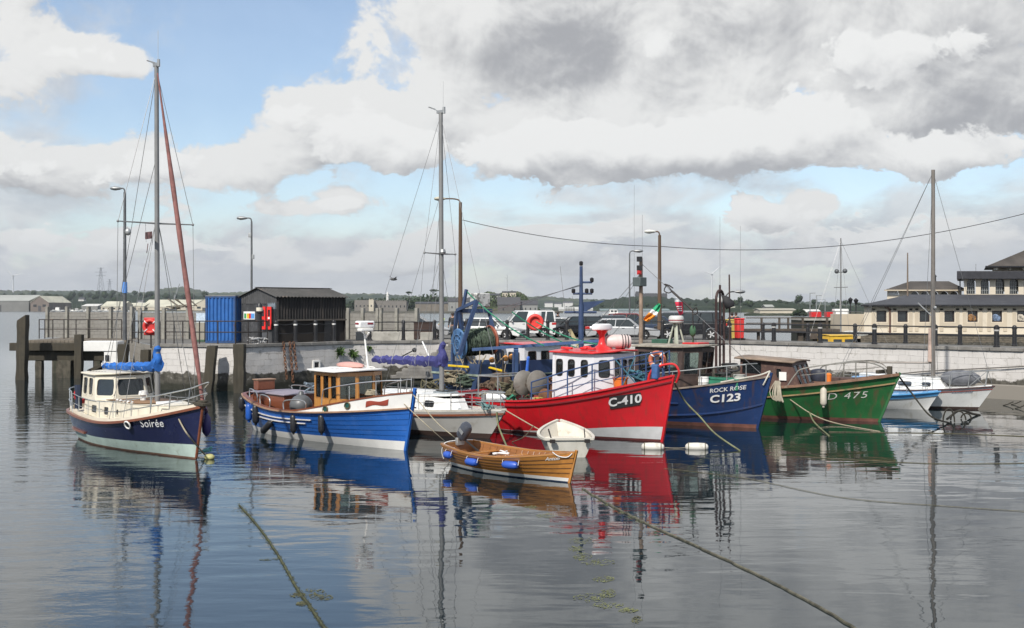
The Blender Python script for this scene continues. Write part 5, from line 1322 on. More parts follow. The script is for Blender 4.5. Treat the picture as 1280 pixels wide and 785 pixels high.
gw = mat('grey_cladding', (.19, .19, .18), .8, var=.1, scale=.1); bw_ = mat('brown_cladding', (.17, .14, .12), .8, var=.1, scale=.1); pr_f = mat('pale_roof', (.5, .48, .38), .7, var=.12, scale=.06, streak=(.3, .28, .22), sscale=.2); gr_f = mat('grey_green_roof', (.33, .34, .31), .7, var=.08, scale=.05); cw_ = mat('cream_wall_far', (.5, .45, .36), .8, var=.1, scale=.1); st_f = stone_wall_mat('fort_stone', (.2, .185, .17), (.13, .12, .11), None, 1.4, .6); wf = mat('white_wall_far', (.6, .59, .56), .8); dkr = mat('dark_roof_far', (.06, .06, .065), .7); teal = mat('teal_roof', (.17, .22, .22), .6)
barn('large grey warehouse at the far left edge of the harbour', -46, 36, 376, 368.5, 389, 1190, gw, gr_f, 60, wn=0)
barn('brown gabled warehouse with a pale roof beside the grey warehouse', 38, 61, 378, 370, 388.5, 1185, bw_, pr_f, 60, True, wn=2)
barn('small gabled shed with yellow front behind the block wall on the left', 126, 153, 383.5, 377, 389, 1200, cw_, pr_f, 40, wn=4)
barn('long warehouse with a pale ribbed roof behind the mast of the dark blue boat', 176, 254, 383.5, 374.5, 389, 1230, cw_, pr_f, 60, wn=6)
barn('lower pale roofed shed joined left of the ribbed warehouse', 157, 180, 383, 379, 389, 1225, cw_, pr_f, 40, wn=3)
barn('cream gabled house beside the blue container', 242, 268, 381, 374, 390, 1215, cw_, pr_f, 40, True, wn=2)
barn('low white roofed store among the moored boats on the left shore', 102, 122, 382.5, 380, 388, 1240, gw, wf, 30, door=False)
barn('blue shed roof glimpsed on the left shore', 61, 68, 380, 377.5, 386, 1250, gw, mat('blue_roof', (.05, .12, .32), .6), 20, door=False)
def fort(label, px0, px1, pt, pb, d, m, teeth=0, wn=0, dep=12, name='stone_fort', top=None):
    x0, x1 = PX(px0, d), PX(px1, d); z0, z1 = zz_(pb, d), zz_(pt, d); w_ = x1-x0
    t_ = thing(name, label, 'building', (x0, d, z0)); b = MB(); uvbox(b, (w_/2, dep/2, (z1-z0)/2), (w_, dep, z1-z0)); b.build('wall', m, t_, smooth=0)
    if teeth:
        b = MB()
        for k in range(teeth): b.box((w_*(k+.5)/teeth, .2, z1-z0+.3), (w_/teeth*.55, .8, .7))
        b.build('battlement', m, t_)
    for k in range(wn):
        b = MB(); b.box((w_*(k+.5)/wn, -.05, (z1-z0)*.5), (.8, .12, 1.6)); b.build('window', pane_m, t_)
    if top: b = MB(); b.prism([V((-.4, -.4, z1-z0)), V((-.4, dep+.4, z1-z0)), V((-.4, dep/2, z1-z0+top))], (w_+.8, 0, 0)); b.build('roof', dkr, t_)
    return t_
fort('square stone fort block on the island just right of the black shed', 443, 462.5, 375, 390, 880, st_f, 0, 4)
fort('long grey stone fort with battlements on the island left of the yacht mast', 464, 508, 376, 390, 872, st_f, 14, 9)
fort('cream corner tower of the island fort', 461, 467, 374.5, 390, 865, cw_, 3, 1)
fort('plain brown stone storehouse on the island behind the yacht mast', 519, 570, 379.5, 392, 858, mat('brown_store', (.17, .15, .125), .85, var=.15, scale=.3), 0, 0, 14, 'storehouse', 1.5)
fort('house with a dark roof low on the island beside the brown storehouse', 560, 590, 377, 391, 850, mat('grey_house', (.25, .25, .24), .8), 0, 3, 12, 'island_house', 3)
fort('white house on top of the island mound', 628, 645, 365.5, 372, 935, cw_, 0, 5, 10, 'island_house', 1.2)
fort('long low house on the left slope of the island mound', 611, 626, 369, 375, 925, mat('grey_house', (.25, .25, .24), .8), 0, 3, 10, 'island_house', 1.5)
fort('pale house with a grey roof at the right foot of the island mound', 648, 672, 381, 391, 850, mat('grey_house', (.25, .25, .24), .8), 0, 4, 12, 'island_house', 3.5)
fort('dark steep roofed boathouse at the foot of the island mound', 622, 650, 381, 392, 845, mat('dark_house', (.1, .095, .09), .8), 0, 2, 12, 'boathouse', 6)
fort('long quay wall along the foot of the island', 425, 704, 389, 392.5, 838, mat('quay_far', (.12, .115, .1), .9), 0, 0, 4, 'island_quay')
fort('dark castle like hotel on top of the middle hill', 796, 834, 366.8, 375, 1985, mat('castle_stone', (.07, .07, .075), .9), 12, 8, 30, 'hilltop_castle')
fort('small tower at the left end of the hilltop castle', 795, 800, 364.5, 375, 1975, mat('castle_stone', (.07, .07, .075), .9), 3, 0, 10, 'hilltop_tower')
barn('long white shed on the shore behind the trawler mast', 699, 741, 387, 384, 391, 1240, wf, mat('pale_shed_roof', (.48, .48, .45), .6), 30, door=False)
barn('long teal roofed shed on the shore below the middle hill', 751, 838, 388.5, 386.3, 391.5, 1230, mat('grey_blue_wall', (.2, .24, .26), .7), teal, 40, door=False)
barn('beige block on the shore below the wind turbine', 908, 950, 385, 383.5, 390, 1050, cw_, pr_f, 20, wn=0, door=False)
barn('long beige shed on the right shore behind the jetty', 950, 995, 388, 386.3, 392.5, 620, cw_, mat('beige_roof', (.36, .34, .28), .7), 16, wn=0, door=False)
barn('small grey works building above the long beige shed', 957, 967, 383.5, 381, 388, 700, gw, gr_f, 10, door=False)
barn('white roofed shed on the right shore among the trees', 1007, 1026, 390, 387, 395, 600, gw, wf, 12, door=False)
for px0, px1, pt, lab in ((681, 691, 379, 'white house far off on the bay shore left of the trawler mast'), (693, 702, 380, 'second white house far off on the bay shore'), (704, 716, 378.5, 'pale row of houses far off above the white shed')):
    fort(lab, px0, px1, pt, 384, 2900, wf, 0, 0, 20, 'far_house', 4)
def turbine(label, px, pyh, pyb, d, ph, rl):
    z0 = zz_(pyb, d); zh = zz_(pyh, d); t_ = thing('wind_turbine', label, 'wind turbine', (PX(px, d), d, z0-4))
    wt = mat('turbine_white', (.55, .56, .57), .5); b = MB(); b.tube((0, 0, 0), (0, 0, zh-z0+4), 2.3, 1.3, n=10); b.build('tower', wt, t_)
    b = MB(); b.box((0, 1, zh-z0+5), (3, 9, 3)); b.build('nacelle', wt, t_, bevel=.5); b = MB(); b.ball((0, -4.5, zh-z0+5), (1.7, 2.4, 1.7), 10); b.build('hub', wt, t_)
    for k in range(3):
        a = R(ph)+2*PI*k/3; u = V((math.cos(a), 0, math.sin(a))); c = V((0, -4.5, zh-z0+5)); q = V((-u.z, 0, u.x)); rows = []
        for f, w_ in ((.03, 1.2), (.15, 2.6), (.5, 1.8), (1, .5)): rows.append([c+u*rl*f-q*w_*.4, c+u*rl*f+V((0, .4, 0)), c+u*rl*f+q*w_*.6, c+u*rl*f-V((0, .4, 0))])
        b = MB(); b.loft(rows); b.build('blade', wt, t_)
    return t_
turbine('white wind turbine on the skyline at the far left', 16.5, 345, 364, 3600, 12, 40)
turbine('white wind turbine standing behind the middle hill', 890, 343, 382, 2600, 165, 26)
def pylon(label, px, pyt, pyb, d, w_):
    z0, z1 = zz_(pyb, d), zz_(pyt, d); h = z1-z0; b = MB()
    for sx in (-1, 1):
        for sy in (-1, 1): b.tube((sx*w_, sy*w_, 0), (sx*w_*.15, sy*w_*.15, h), .45, n=4)
    for k in range(6):
        f0_, f1_ = k/6, (k+1)/6; a0 = w_*(1-.85*f0_); a1 = w_*(1-.85*f1_)
        b.tube((-a0, -a0, h*f0_), (a1, -a1, h*f1_), .3, n=4); b.tube((a0, -a0, h*f0_), (-a1, -a1, h*f1_), .3, n=4)
    for f, l in ((.98, 1.2), (.82, 2.2), (.68, 1.7)): b.tube((-w_*l, 0, h*f), (w_*l, 0, h*f), .4, n=4)
    tag(b.build('electricity_pylon', mat('pylon_steel', (.22, .23, .25), .6), loc=(PX(px, d), d, z0)), label, 'pylon')
pylon('tall lattice electricity pylon on the left skyline', 126, 334.5, 366, 2800, 7)
pylon('small distant electricity pylon right of the tall pylon', 137, 349, 366, 3600, 5)
def stone_pine(label, px, pyt, pyb, d, w_):
    z0, z1 = zz_(pyb, d), zz_(pyt, d); t_ = thing('pine_tree', label, 'tree', (PX(px, d), d, z0)); h = z1-z0
    b = MB(); b.path([V((0, 0, 0)), V((.3, 0, h*.4)), V((-.2, 0, h*.75))], .35, 6, r1=.2); b.tube((-.1, 0, h*.6), (w_*.3, 0, h*.85), .15, n=5); b.tube((0, 0, h*.55), (-w_*.3, 0, h*.82), .15, n=5); b.build('trunk', old_wood, t_)
    b = MB()
    for k in range(420):
        a = random.uniform(0, 2*PI); rr_ = random.random()**.5; cl = .6+.4*math.sin(a*3+px)
        c = V((w_*.5*rr_*cl*math.cos(a)*1.1, w_*.4*rr_*math.sin(a), h*(.84+.14*(1-rr_*rr_)*random.random()+.05*math.sin(a*2)))); s = random.uniform(.3, .75)
        u = V((random.gauss(0, 1), random.gauss(0, 1), random.gauss(0, 1))).normalized(); v_ = u.orthogonal().normalized(); q = u.cross(v_)
        b.add([c+v_*s, c+q*s*.6, c-v_*s, c-q*s*.6], [(0, 1, 2, 3)])
    b.build('crown', leaf_dk, t_, smooth=0, fix=False)
stone_pine('flat topped pine on the skyline just left of the yacht mast', 542, 361.5, 374, 965, 9)
stone_pine('small windswept pine on the skyline left of the flat topped pine', 511, 364.5, 374, 965, 6)
b = MB(); zt = zz_(366, 960)-zz_(376, 960); b.lathe([(1.2, 0), (1.2, zt*.6), (1.5, zt*.62), (.9, zt*.7), (.9, zt*.9), (.1, zt*1.15)], n=10); tag(b.build('clock_turret', wf, loc=P(484.5, 376, 960)), 'small white turret on the island fort roof', 'turret')
b = MB(); b.tube((0, 0, 0), (0, 0, 16), .18, n=5); b.bar((0, 0, 12), (-2, 0, 14), .2, .2); tag(b.build('signal_mast', galv, loc=P(634, 367, 935)), 'thin signal mast on top of the island mound', 'mast')
b = MB(); b.tube((0, 0, 0), (7, 0, 21), .5, n=5); b.tube((0, 0, 0), (0, 0, 6), .6, n=5); b.tube((0, 0, 6), (7, 0, 21), .2, n=4); tag(b.build('far_crane', galv, loc=P(218, 374, 1500)), 'slanting crane jib on the left shore behind the ribbed warehouse', 'crane')
for i, (px, d, s, lab) in enumerate(((72, 1130, 11, 'large white motor boat moored at the left far shore'), (86, 1120, 8, 'small white boat moored right of the large motor boat'), (96, 1125, 8, 'white boat moored before the low white store'), (767, 560, 11, 'white workboat moored far out behind the silver saloon'))):
    simple_boat(lab, (PX(px, d), d, 0), R(random.choice((8, 172))), s, s*.32, white, white, (-.2, .5, .7, 3.0 if px < 80 else 2.0), 'boats moored far out', mast=(0, 9 if px != 767 else 7), hb=2.0, hm=1.3)
b = MB(); b.path([V((0, 0, 0)), V((.3, 0, .05)), V((.35, -.1, .02))], .02); 
gl_ = MB(); gl_.ball((0, 0, 0), (.22, .09, .08), 10); gl_.add([V((-.02, .05, .03)), V((.08, .05, .03)), V((.0, .5, .16)), V((-.08, .48, .16))], [(0, 1, 2, 3)]); gl_.add([V((-.02, -.05, .03)), V((.08, -.05, .03)), V((.0, -.5, .12)), V((-.08, -.48, .12))], [(0, 1, 2, 3)])
tag(gl_.build('gull', mat('gull_grey', (.1, .1, .1), .8), loc=P(492, 349, 60), rz=R(30), smooth=30), 'small dark gull flying left of the yacht mast', 'bird')

pm, h_ = simple_boat('yacht with a bare mast moored in the crowd on the left far shore', (PX(78, 1100), 1100, 0), R(8), 9, 2.8, white, white, (-.1, .4, .5, .8), 'yachts moored on the left far shore', mast=(.05, 13), hb=1.3, hm=1.0, name='far_yacht')
for k, (px, d) in enumerate(((66, 1120), (91, 1090), (101, 1110), (109, 1100), (117, 1130), (84, 1140), (124, 1100), (133, 1120), (147, 1140), (165, 1130))):
    o = copy_tree(pm); o.location = (PX(px, d), d, 0); o.rotation_euler.z = R(8+170*(k % 2)); o.scale = (1, 1, 1+.08*(k % 4))
hp_ = fort('pale house scattered on the slope behind the left far shore', 20, 24, 377.5, 380, 1700, wf, 0, 0, 8, 'hillside_house', 3); hp_['group'] = 'houses on the left far slope'
for px, d in ((33, 1720), (47, 1800), (70, 1690), (98, 1750), (110, 1900), (139, 1760), (158, 1840), (172, 1720), (204, 1900), (232, 1800), (66, 1950), (120, 2000)):
    o = copy_tree(hp_); o.location = (PX(px, d), d, H+(HY-(379.5-random.random()*4))/F*d-1); o.scale = (random.uniform(.7, 1.8), 1, random.uniform(.8, 1.2))
def crowns(name, spots, m, label):
    """separate round-headed trees along a far slope"""
    proto = None
    for px, py, d, s in spots:
        loc = V((PX(px, d), d, H+(HY-py)/F*d))
        if proto is None:
            t_ = thing(name, label, 'tree', loc, 0, 'trees dotted along the far slopes'); b = MB(); b.tube((0, 0, -2), (0, 0, 4), .4, .25, n=5); b.build('trunk', old_wood, t_); b = MB()
            for k in range(260):
                v_ = V((random.gauss(0, 1), random.gauss(0, 1), random.gauss(0, 1))).normalized(); c = V((v_.x*3.6, v_.y*3.6, 6+v_.z*3.2))*random.uniform(.75, 1.08)+V((math.sin(k), math.cos(k*1.7), 0))*.5; q = v_.orthogonal().normalized()*random.uniform(.5, 1.1); w_ = v_.cross(q)*.8
                b.add([c+q, c+w_, c-q, c-w_], [(0, 1, 2, 3)])
            b.build('crown', m, t_, smooth=0, fix=False); proto = t_; o = t_
        else: o = copy_tree(proto); o.location = loc
        o.scale = (s*random.uniform(.8, 1.6), s, s*random.uniform(.8, 1.2)); o.rotation_euler.z = random.uniform(0, 6)
sp_ = []
for k in range(46): px = random.uniform(-5, 262); d = random.uniform(1450, 2200); sp_.append((px, lerp(382, 368, (d-1450)/850)+random.uniform(-1, 1.5), d, random.uniform(.8, 1.5)))
for k in range(34): px = random.uniform(735, 1075); d = random.uniform(1250, 1900) if px < 900 else random.uniform(1000, 1250); sp_.append((px, 386-random.uniform(0, 6), d, random.uniform(.4, .9)))
crowns('slope_tree', sp_, leaf_dk, 'one of the dark round-headed trees dotted along the far slopes')
# ------------------------------------------------------------------ boats
def place(h, px, py, th):
    """origin of a boat whose stem meets the water at the pixel measured, heading th"""
    d = DW(py); W = V((PX(px, d), d, 0)); xb = h.L/2-h.rake+h.x0
    return W-V((math.cos(th), math.sin(th), 0))*xb
def fenders(root, h, items, group):
    """items: u, z of the middle, radius, length, material, label, tilt"""
    M = root.matrix_basis
    for u, z_, r, ln, m, lab, tl in items:
        p, t_, w_, n = h.frame(u, min(z_+.1, h.sheer(u)), -1); c = h.pt(u, z_, r*1.0+.02)
        f = thing('fender', lab, 'fender', M@c, root.rotation_euler.z, group, tl)
        b = MB(); b.lathe([(.02, -ln/2-.06), (r*.35, -ln/2-.05), (r*.4, -ln/2), (r*.8, -ln/2+r*.35), (r, -ln/2+r*.9), (r, ln/2-r*.9), (r*.8, ln/2-r*.35), (r*.4, ln/2), (r*.35, ln/2+.05), (.02, ln/2+.06)], n=14); b.build('body', m, f)
        if tl == 0:
            top = h.pt(u, h.sheer(u)+.02, .05)-c
            b = MB(); b.tube((0, 0, ln/2+.04), top, .012, n=5); b.build('lanyard', rope_m, f)
def stanchion_rail(root, pts, hts, m=None, name='guard_rail', r=.016, top=True, mids=(.5,)):
    m = m or steel; b = MB()
    for p, h_ in zip(pts, hts): b.tube(p, V(p)+V((0, 0, h_)), r, n=6)
    if top: b.path([V(p)+V((0, 0, h_)) for p, h_ in zip(pts, hts)], r, 6)
    for f in mids: b.path([V(p)+V((0, 0, h_*f)) for p, h_ in zip(pts, hts)], r*.6, 5)
    return b.build(name, m, root)
def rigging(root, lines, name='rigging', r=.009, m=None):
    b = MB()
    for p, q in lines: b.tube(p, q, r, n=4)
    return b.build(name, m or wire_m, root)
def mast_part(root, x_, z0, z1, r=.075, m=None, sp=None, head=True, rake=0.):
    b = MB(); b.path([V((x_, 0, z0)), V((x_-rake*.5, 0, (z0+z1)/2)), V((x_-rake, 0, z1))], r, 12, r1=r*.8); o = b.build('mast', m or alu, root)
    if head:
        b = MB(); b.box((x_-rake, 0, z1+.03), (.34, .1, .1)); b.bar((x_-rake-.1, 0, z1+.06), (x_-rake-.45, .0, z1+.2), .025, .025); b.bar((x_-rake-.5, -.12, z1+.24), (x_-rake-.42, .14, z1+.18), .04, .03); b.tube((x_-rake+.12, 0, z1), (x_-rake+.12, 0, z1+1.1), .008, n=4); b.tube((x_-rake+.16, 0, z1-.05), (x_-rake+.16, 0, z1+.18), .05, n=8); b.build('masthead', galv, o)
    for f, hw in (sp or []):
        b = MB(); zz = lerp(z0, z1, f); xx = x_-rake*f
        for s in (-1, 1): b.tube((xx, s*.04, zz), (xx-.06, s*hw, zz+.02), .028, .018, n=6); b.ball((xx-.06, s*hw, zz+.02), .045, 8)
        b.build('spreader', alu, o)
    return o
def cover_mat(name, c): return mat(name, c, .75, var=.22, scale=3, bump=.03, bscale=6)
def sail_cover(root, p0, p1, hm, ha, m, lump=.03, name='sail_cover', luff=.6):
    """p0 at the mast, p1 the boom's end"""
    p0, p1 = V(p0), V(p1); rows = []; n = 30; ax = (p1-p0).normalized(); sd = V((0, 0, 1)).cross(ax).normalized()
    for k in range(n+1):
        t_ = k/n; c = p0.lerp(p1, t_); hh = lerp(hm, ha, t_)*(1 if .02 < t_ < .97 else .6)+luff*.4*(1-sstep((t_-.02)/.12)); ww = lerp(.17, .09, t_)*(1+.08*math.sin(k*2.1))
        up = .5*lump*math.sin(k*1.35)+.5*lump*math.sin(k*2.9+1)
        rows.append([c+sd*(ww*math.sin(2*PI*j/12)*(1-.4*max(0, math.cos(2*PI*j/12))))+V((0, 0, hh/2+(hh/2)*math.cos(2*PI*j/12)+up-(.05 if j in (5, 6, 7) else 0))) for j in range(12)])
    b = MB(); b.loft(rows)
    b.path([p0+ax*(.14+.05*math.sin(k*1.3))+V((0, 0, .05+(hm+luff*.75)*k/9)) for k in range(10)], lambda q: .165*(1-.4*q)*(1+.05*math.sin(q*23))*(1 if q < .95 else .5), 12); o = b.build(name, m, root)
    b = MB()
    for t_ in (.22, .38, .54, .7, .86):
        c = p0.lerp(p1, t_); hh = lerp(hm, ha, t_); b.path([c+sd*(lerp(.165, .085, t_)*math.sin(2*PI*j/14)*(1-.35*max(0, math.cos(2*PI*j/14))))+V((0, 0, hh/2+(hh/2+.01)*math.cos(2*PI*j/14)-.01)) for j in range(14)], .008, 5, closed=True)
    b.build('tie', mat('sail_tie', (.5, .5, .48), .8), o)
    return o

# ============ dark blue motor sailer
h = Hull(8.8, 2.8, 1.02, .84, 1.58, .6, .42, .0, .82, q=2.5, pm=.26, pb=.75, rs=.1, shp=1.9, sm=.4, x0=-.45)
TH = R(-50); a_ = thing('motor_sailer', 'dark blue motor sailer with cream wheelhouse and tall mast, leftmost of the moored boats', 'boat', place(h, 245.5, 574, TH), TH, 'boats moored in the harbour')
navyp = mat('navy_gloss', (.014, .018, .06), .22, var=.12, coat=.5, dirt=(.05, .055, .09), dlo=.55, dhi=.9)
bt = lambda u: .30+.14*max(0, u-.4)/.6+.02*(1-u)
h.band(h.sheer, bt, nz=8).build('hull', navyp, a_)
h.band(bt, lambda u: .05, nz=3).build('boot_stripe', mat('pale_green_boot', (.42, .52, .47), .45, var=.1, dirt=(.3, .36, .3)), a_)
h.band(lambda u: .05, lambda u: -.55, nz=4).build('antifouling', mat('brown_antifouling', (.13, .07, .045), .8, var=.25), a_)
b = MB(); h.strake(b, lambda u: h.sheer(u), .09, .075, .02); b.build('rubbing_strake', mahog, a_)
b = MB(); h.strake(b, lambda u: .36, .07, .06, .03, u0=.03, u1=.3, n=14); b.build('stern_strake', mahog, a_)
b = MB(); b.path([h.pt(1, z_, .0, 1)+V((.02, -.03, 0)) for z_ in (.05, .5, 1.0, 1.3, 1.62)], .045, 8); b.build('stem', mahog, a_)
h.deck(lambda u: h.sheer(u)-.0+.0, .02).build('deck', cream, a_)
b = MB(); h.strake(b, lambda u: h.sheer(u)+.08, .04, .1, -.08); b.build('toe_rail', cream, a_)
tk = [(-3.3, -.98), (-1.6, -1.02), (.8, -.9), (1.9, -.62), (2.35, -.3), (2.35, .3), (1.9, .62), (.8, .9), (-1.6, 1.02), (-3.3, .98)]
def trk(x_): return .86+.0*x_
tb_ = [V((x_, y_, .8)) for x_, y_ in tk]; tt_ = [V((x_-.06*(x_ > 1), y_*.94, 1.46+.03*x_/2)) for x_, y_ in tk]
cabin(a_, tb_, tt_, {0: [(.45, .75, .34, .74)], 1: [(.1, .25, .34, .74), (.5, .57, .42, .7)], 7: [(.2, .4, .4, .7)]}, cream, cream, dkglass, .04, .06, .035, 'trunk_cabin')
b = MB(); b.add([p+V((0, 0, .012)) for p in tt_], [tuple(range(len(tt_)))]); b.build('trunk_top', cream, a_)
b = MB(); b.add([V((p.x-.0, p.y*.86, p.z+.03)) for p in tt_[1:3]]+[V((1.1, -.5, 1.51)), V((1.1, .5, 1.51))]+[V((p.x, p.y*.86, p.z+.03)) for p in tt_[7:9]], [tuple(range(6))]); o = b.build('teak_panel', teak, a_); s_ = o.modifiers.new('s', 'SOLIDIFY'); s_.thickness = .02
wk = [(-3.5, -.98), (-2.15, -1.0), (-1.5, -.52), (-1.5, .52), (-2.15, 1.0), (-3.5, .98)]
wb_ = [V((x_, y_, 1.42)) for x_, y_ in wk]; wt_ = [V((x_-(.22 if x_ > -2 else .16 if x_ > -3 else 0)+.0, y_*.93, 2.24)) for x_, y_ in wk]
cabin(a_, wb_, wt_, {0: [(.1, .42, .2, .88), (.52, .84, .2, .88)], 1: [(.09, .92, .2, .86)], 2: [(.06, .94, .2, .86)], 3: [(.09, .92, .2, .86)], 4: [(.1, .42, .2, .88), (.52, .84, .2, .88)], 5: [(.3, .7, .2, .88)]}, cream, cream, glass, .05, .09, .04)
rf = slab(a_, [(p.x, p.y) for p in wt_], 2.244, 2.3, cream, grow=.1, camber=.05)
b = MB()
for k in range(6): b.box((-3.35+.16*k, -.72+.04*k, 2.325), (.07, .06, .03))
b.build('roof_vents', black, a_)
b = MB(); b.box((1.55, 0, 1.53), (.62, .62, .09)); b.build('fore_hatch', white, a_, bevel=.02)
b = MB(); b.lathe([(.09, 0), (.08, .16), (.15, .18), (.13, .3), (.02, .32)], (-.3, -.1, 1.5), n=14); b.build('ventilator', white, a_)
b = MB()
for k in range(5): b.ball((-.9+.32*k, -.72, 1.5), (.06, .06, .05), 8)
b.build('deck_fitting', white, a_)
mast_part(a_, .62, 1.4, 12.15, .085, sp=[(.535, 1.22)], rake=.08)
MTOP = V((.55, 0, 12.0)); SPZ = lerp(1.4, 12.15, .535)
ln = [(MTOP, V((-4.1, 0, 1.3)))]
for s in (-1, 1): ln += [(MTOP, V((.52, s*1.22, SPZ))), (V((.52, s*1.22, SPZ)), h.pt(.62, 1.1, 0, s)), (V((.58, s*.05, SPZ)), h.pt(.66, 1.1, -.05, s)), (V((.58, s*.05, SPZ)), h.pt(.56, 1.0, -.05, s)), (V((.6, 0, SPZ+2.2)), V((-1.6, s*.9, 2.45)))]
rigging(a_, ln)
b = MB(); p0, p1 = V((.62, 0, 11.9)), V((3.95, 0, 1.75)); pts = [p0.lerp(p1, k/30) for k in range(31)]
b.path(pts, lambda t_: .025+.05*sstep(t_*2.4)*(1+.1*math.sin(t_*40))*(1 if t_ < .93 else .55), 10)
b.build('furled_jib', mat('faded_red_sailcloth', (.20, .085, .075), .8, var=.25, scale=5, streak=(.3, .17, .15)), a_)
b = MB(); b.tube((.55, 0, 2.52), (-4.15, 0, 2.40), .05, n=10); bm_ = b.build('boom', alu, a_)
sail_cover(a_, (.74, 0, 2.5), (-4.1, 0, 2.40), .28, .15, cover_mat('bright_blue_canvas', (.012, .115, .42)), luff=.62)
b = MB(); b.bar((-4.12, 0, 2.5), (-4.2, 0, 2.5), .12, .12); b.build('boom_end', white, a_)
b = MB(); b.bar((.6, -.3, SPZ-.65), (.6, -.34, SPZ-.95), .02, .02); b.box((.75, -.34, SPZ-.4), (.5, .03, .22)); b.build('burgee', mat('dark_burgee', (.1, .05, .05), .8, var=.8, scale=8), a_)
rigging(a_, [(V((.5, -.34, SPZ)), V((.55, -.34, SPZ-.6)))], 'flag_halyard', .006)
# rails
us_ = [.12, .22, .34, .46, .58, .7, .8]
for s in (-1, 1): stanchion_rail(a_, [h.pt(u, h.sheer(u)+.02, -.1, s) for u in us_], [.62]*7, r=.013, mids=(.5,), name='guard_rail')
b = MB()
fp = [h.pt(u, h.sheer(u)+.02, -.08, -1) for u in (.8, .88, .95)]; gp_ = [h.pt(u, h.sheer(u)+.02, -.08, 1) for u in (.95, .88, .8)]
loop = [p+V((.15, 0, .62)) for p in fp]+[V((4.35, 0, 2.32))]+[p+V((.15, 0, .62)) for p in gp_]
b.path(smoothpts(loop, 5), .02, 6); b.path(smoothpts([p+V((.08, 0, .32)) for p in fp]+[V((4.25, 0, 2.0))]+[p+V((.08, 0, .32)) for p in gp_], 5), .016, 6)
for p, q in zip(fp+gp_, loop[:3]+loop[4:]): b.tube(p, q, .018, n=6)
b.build('pulpit', steel, a_)
b = MB(); sp_ = [h.pt(u, h.sheer(u)+.02, -.06, -1) for u in (.14, .06, .012)]+[h.pt(u, h.sheer(u)+.02, -.06, 1) for u in (.012, .06, .14)]
for z_ in (.35, .7): b.path(smoothpts([p+V((-.1, 0, z_)) for p in sp_], 4), .02, 6)
for p in sp_: b.tube(p, p+V((-.1, 0, .7)), .018, n=6)
b.build('pushpit', steel, a_)
b = MB(); b.box((3.9, 0, 1.66), (.7, .28, .1)); b.bar((3.6, 0, 1.72), (4.2, 0, 1.75), .12, .08); b.build('bow_platform', old_wood, a_, bevel=.02)
h.porthole(.70, .93, .12, a_, white, dkglass, off=.06)
h.text('Soir\u00e9e', .34, .815, 1.0, letter_w, a_, .003, off=.05, slope=.07, space=1.05)
h.text('Soir\u00e9e', .3, .9, 1.12, letter_w, a_, .006, side=1, slope=.07)
MW = a_.matrix_basis
hb_ = thing('horseshoe_buoy', 'red horseshoe buoy on the stern rail of the dark blue motor sailer', 'lifebuoy', MW@V((-4.05, -.75, 1.5)), TH)
b = MB(); b.path([V((.0, .22*math.cos(a), .24*math.sin(a))) for a in [R(130+280*k/14) for k in range(15)]], .085, 8); b.build('buoy', red, hb_)
ja = MB(); ja.path([V((0, 0, 0)), V((.02, 0, .35)), V((0, .03, .8))], lambda t_: .13+.03*math.sin(t_*7), 8); tag(ja.build('folded_ensign', navy, loc=MW@V((-3.75, -1.0, 1.05))), 'dark blue rolled cloth beside the wheelhouse door of the dark blue motor sailer', 'ensign')
f = thing('fender', 'purple fender hanging at the far bow of the dark blue motor sailer', 'fender', MW@h.pt(.9, .95, .13, 1), TH, 'fenders hanging on the moored boats')
b = MB(); b.lathe([(.02, -.36), (.05, -.34), (.13, -.22), (.14, 0), (.12, .2), (.05, .32), (.03, .38)], n=14); b.build('body', mat('purple_fender', (.05, .04, .16), .5), f); b = MB(); b.tube((0, 0, .36), (0, -.1, .75), .012, n=5); b.build('lanyard', rope_m, f)

# ============ light blue wooden launch
h = Hull(9.3, 2.9, 1.38, .98, 1.36, .6, .32, .1, .62, q=2.5, pm=.3, pb=.8, rs=.05, shp=1.6, sm=.42, sh=.4)
TH = R(-48); c_ = thing('wooden_launch', 'light blue clinker launch with a varnished wooden wheelhouse and black fenders', 'boat', place(h, 507, 563, TH), TH, 'boats moored in the harbour')
bluep = mat('bright_blue_paint', (.022, .125, .46), .3, var=.08, scale=1.2, coat=.35, dirt=(.06, .17, .5), dlo=.5, dhi=.8)
bb = lambda u: .17+.12*u
# lapped planks: each strake stands a little proud of the one under it
b = MB()
for k in range(6):
    f0_, f1_ = k/6, (k+1)/6
    h.band(lambda u, f=f1_: lerp(bb(u), h.sheer(u), f), lambda u, f=f0_: lerp(bb(u), h.sheer(u), f), off=.012*k, nz=2, b=b)
    if k: h.band(lambda u, f=f0_: lerp(bb(u), h.sheer(u), f)+.001, lambda u, f=f0_: lerp(bb(u), h.sheer(u), f), off=.012*k, nz=1, b=b)
b.build('hull', bluep, c_, smooth=30)
b = MB()
for k, u1 in ((4, .6), (3, .56)):
    h.strake(b, lambda u: lerp(bb(u), h.sheer(u), k/6), .035, .035, .012*k+.012, u0=.02, u1=u1)
b.build('moulding', mat('pale_moulding', (.6, .58, .55), .5), c_)
h.band(bb, lambda u: .0-.0, nz=3).build('boot_stripe', white, c_)
h.band(lambda u: .0, lambda u: -.55, nz=3).build('antifouling', mat('blue_antifouling', (.02, .1, .2), .8), c_)
rs_ = lambda u: .47*sstep((u-.42)/.58)
h.band(lambda u: h.sheer(u)+rs_(u), lambda u: h.sheer(u)+.0, u0=.42, nz=3, off=.06, stern=False).build('raised_bulwark', white, c_)
b = MB(); h.strake(b, lambda u: h.sheer(u)+.0, .09, .05, .07); b.build('rubbing_strake', mat('pale_brown_strake', (.32, .2, .13), .5), c_)
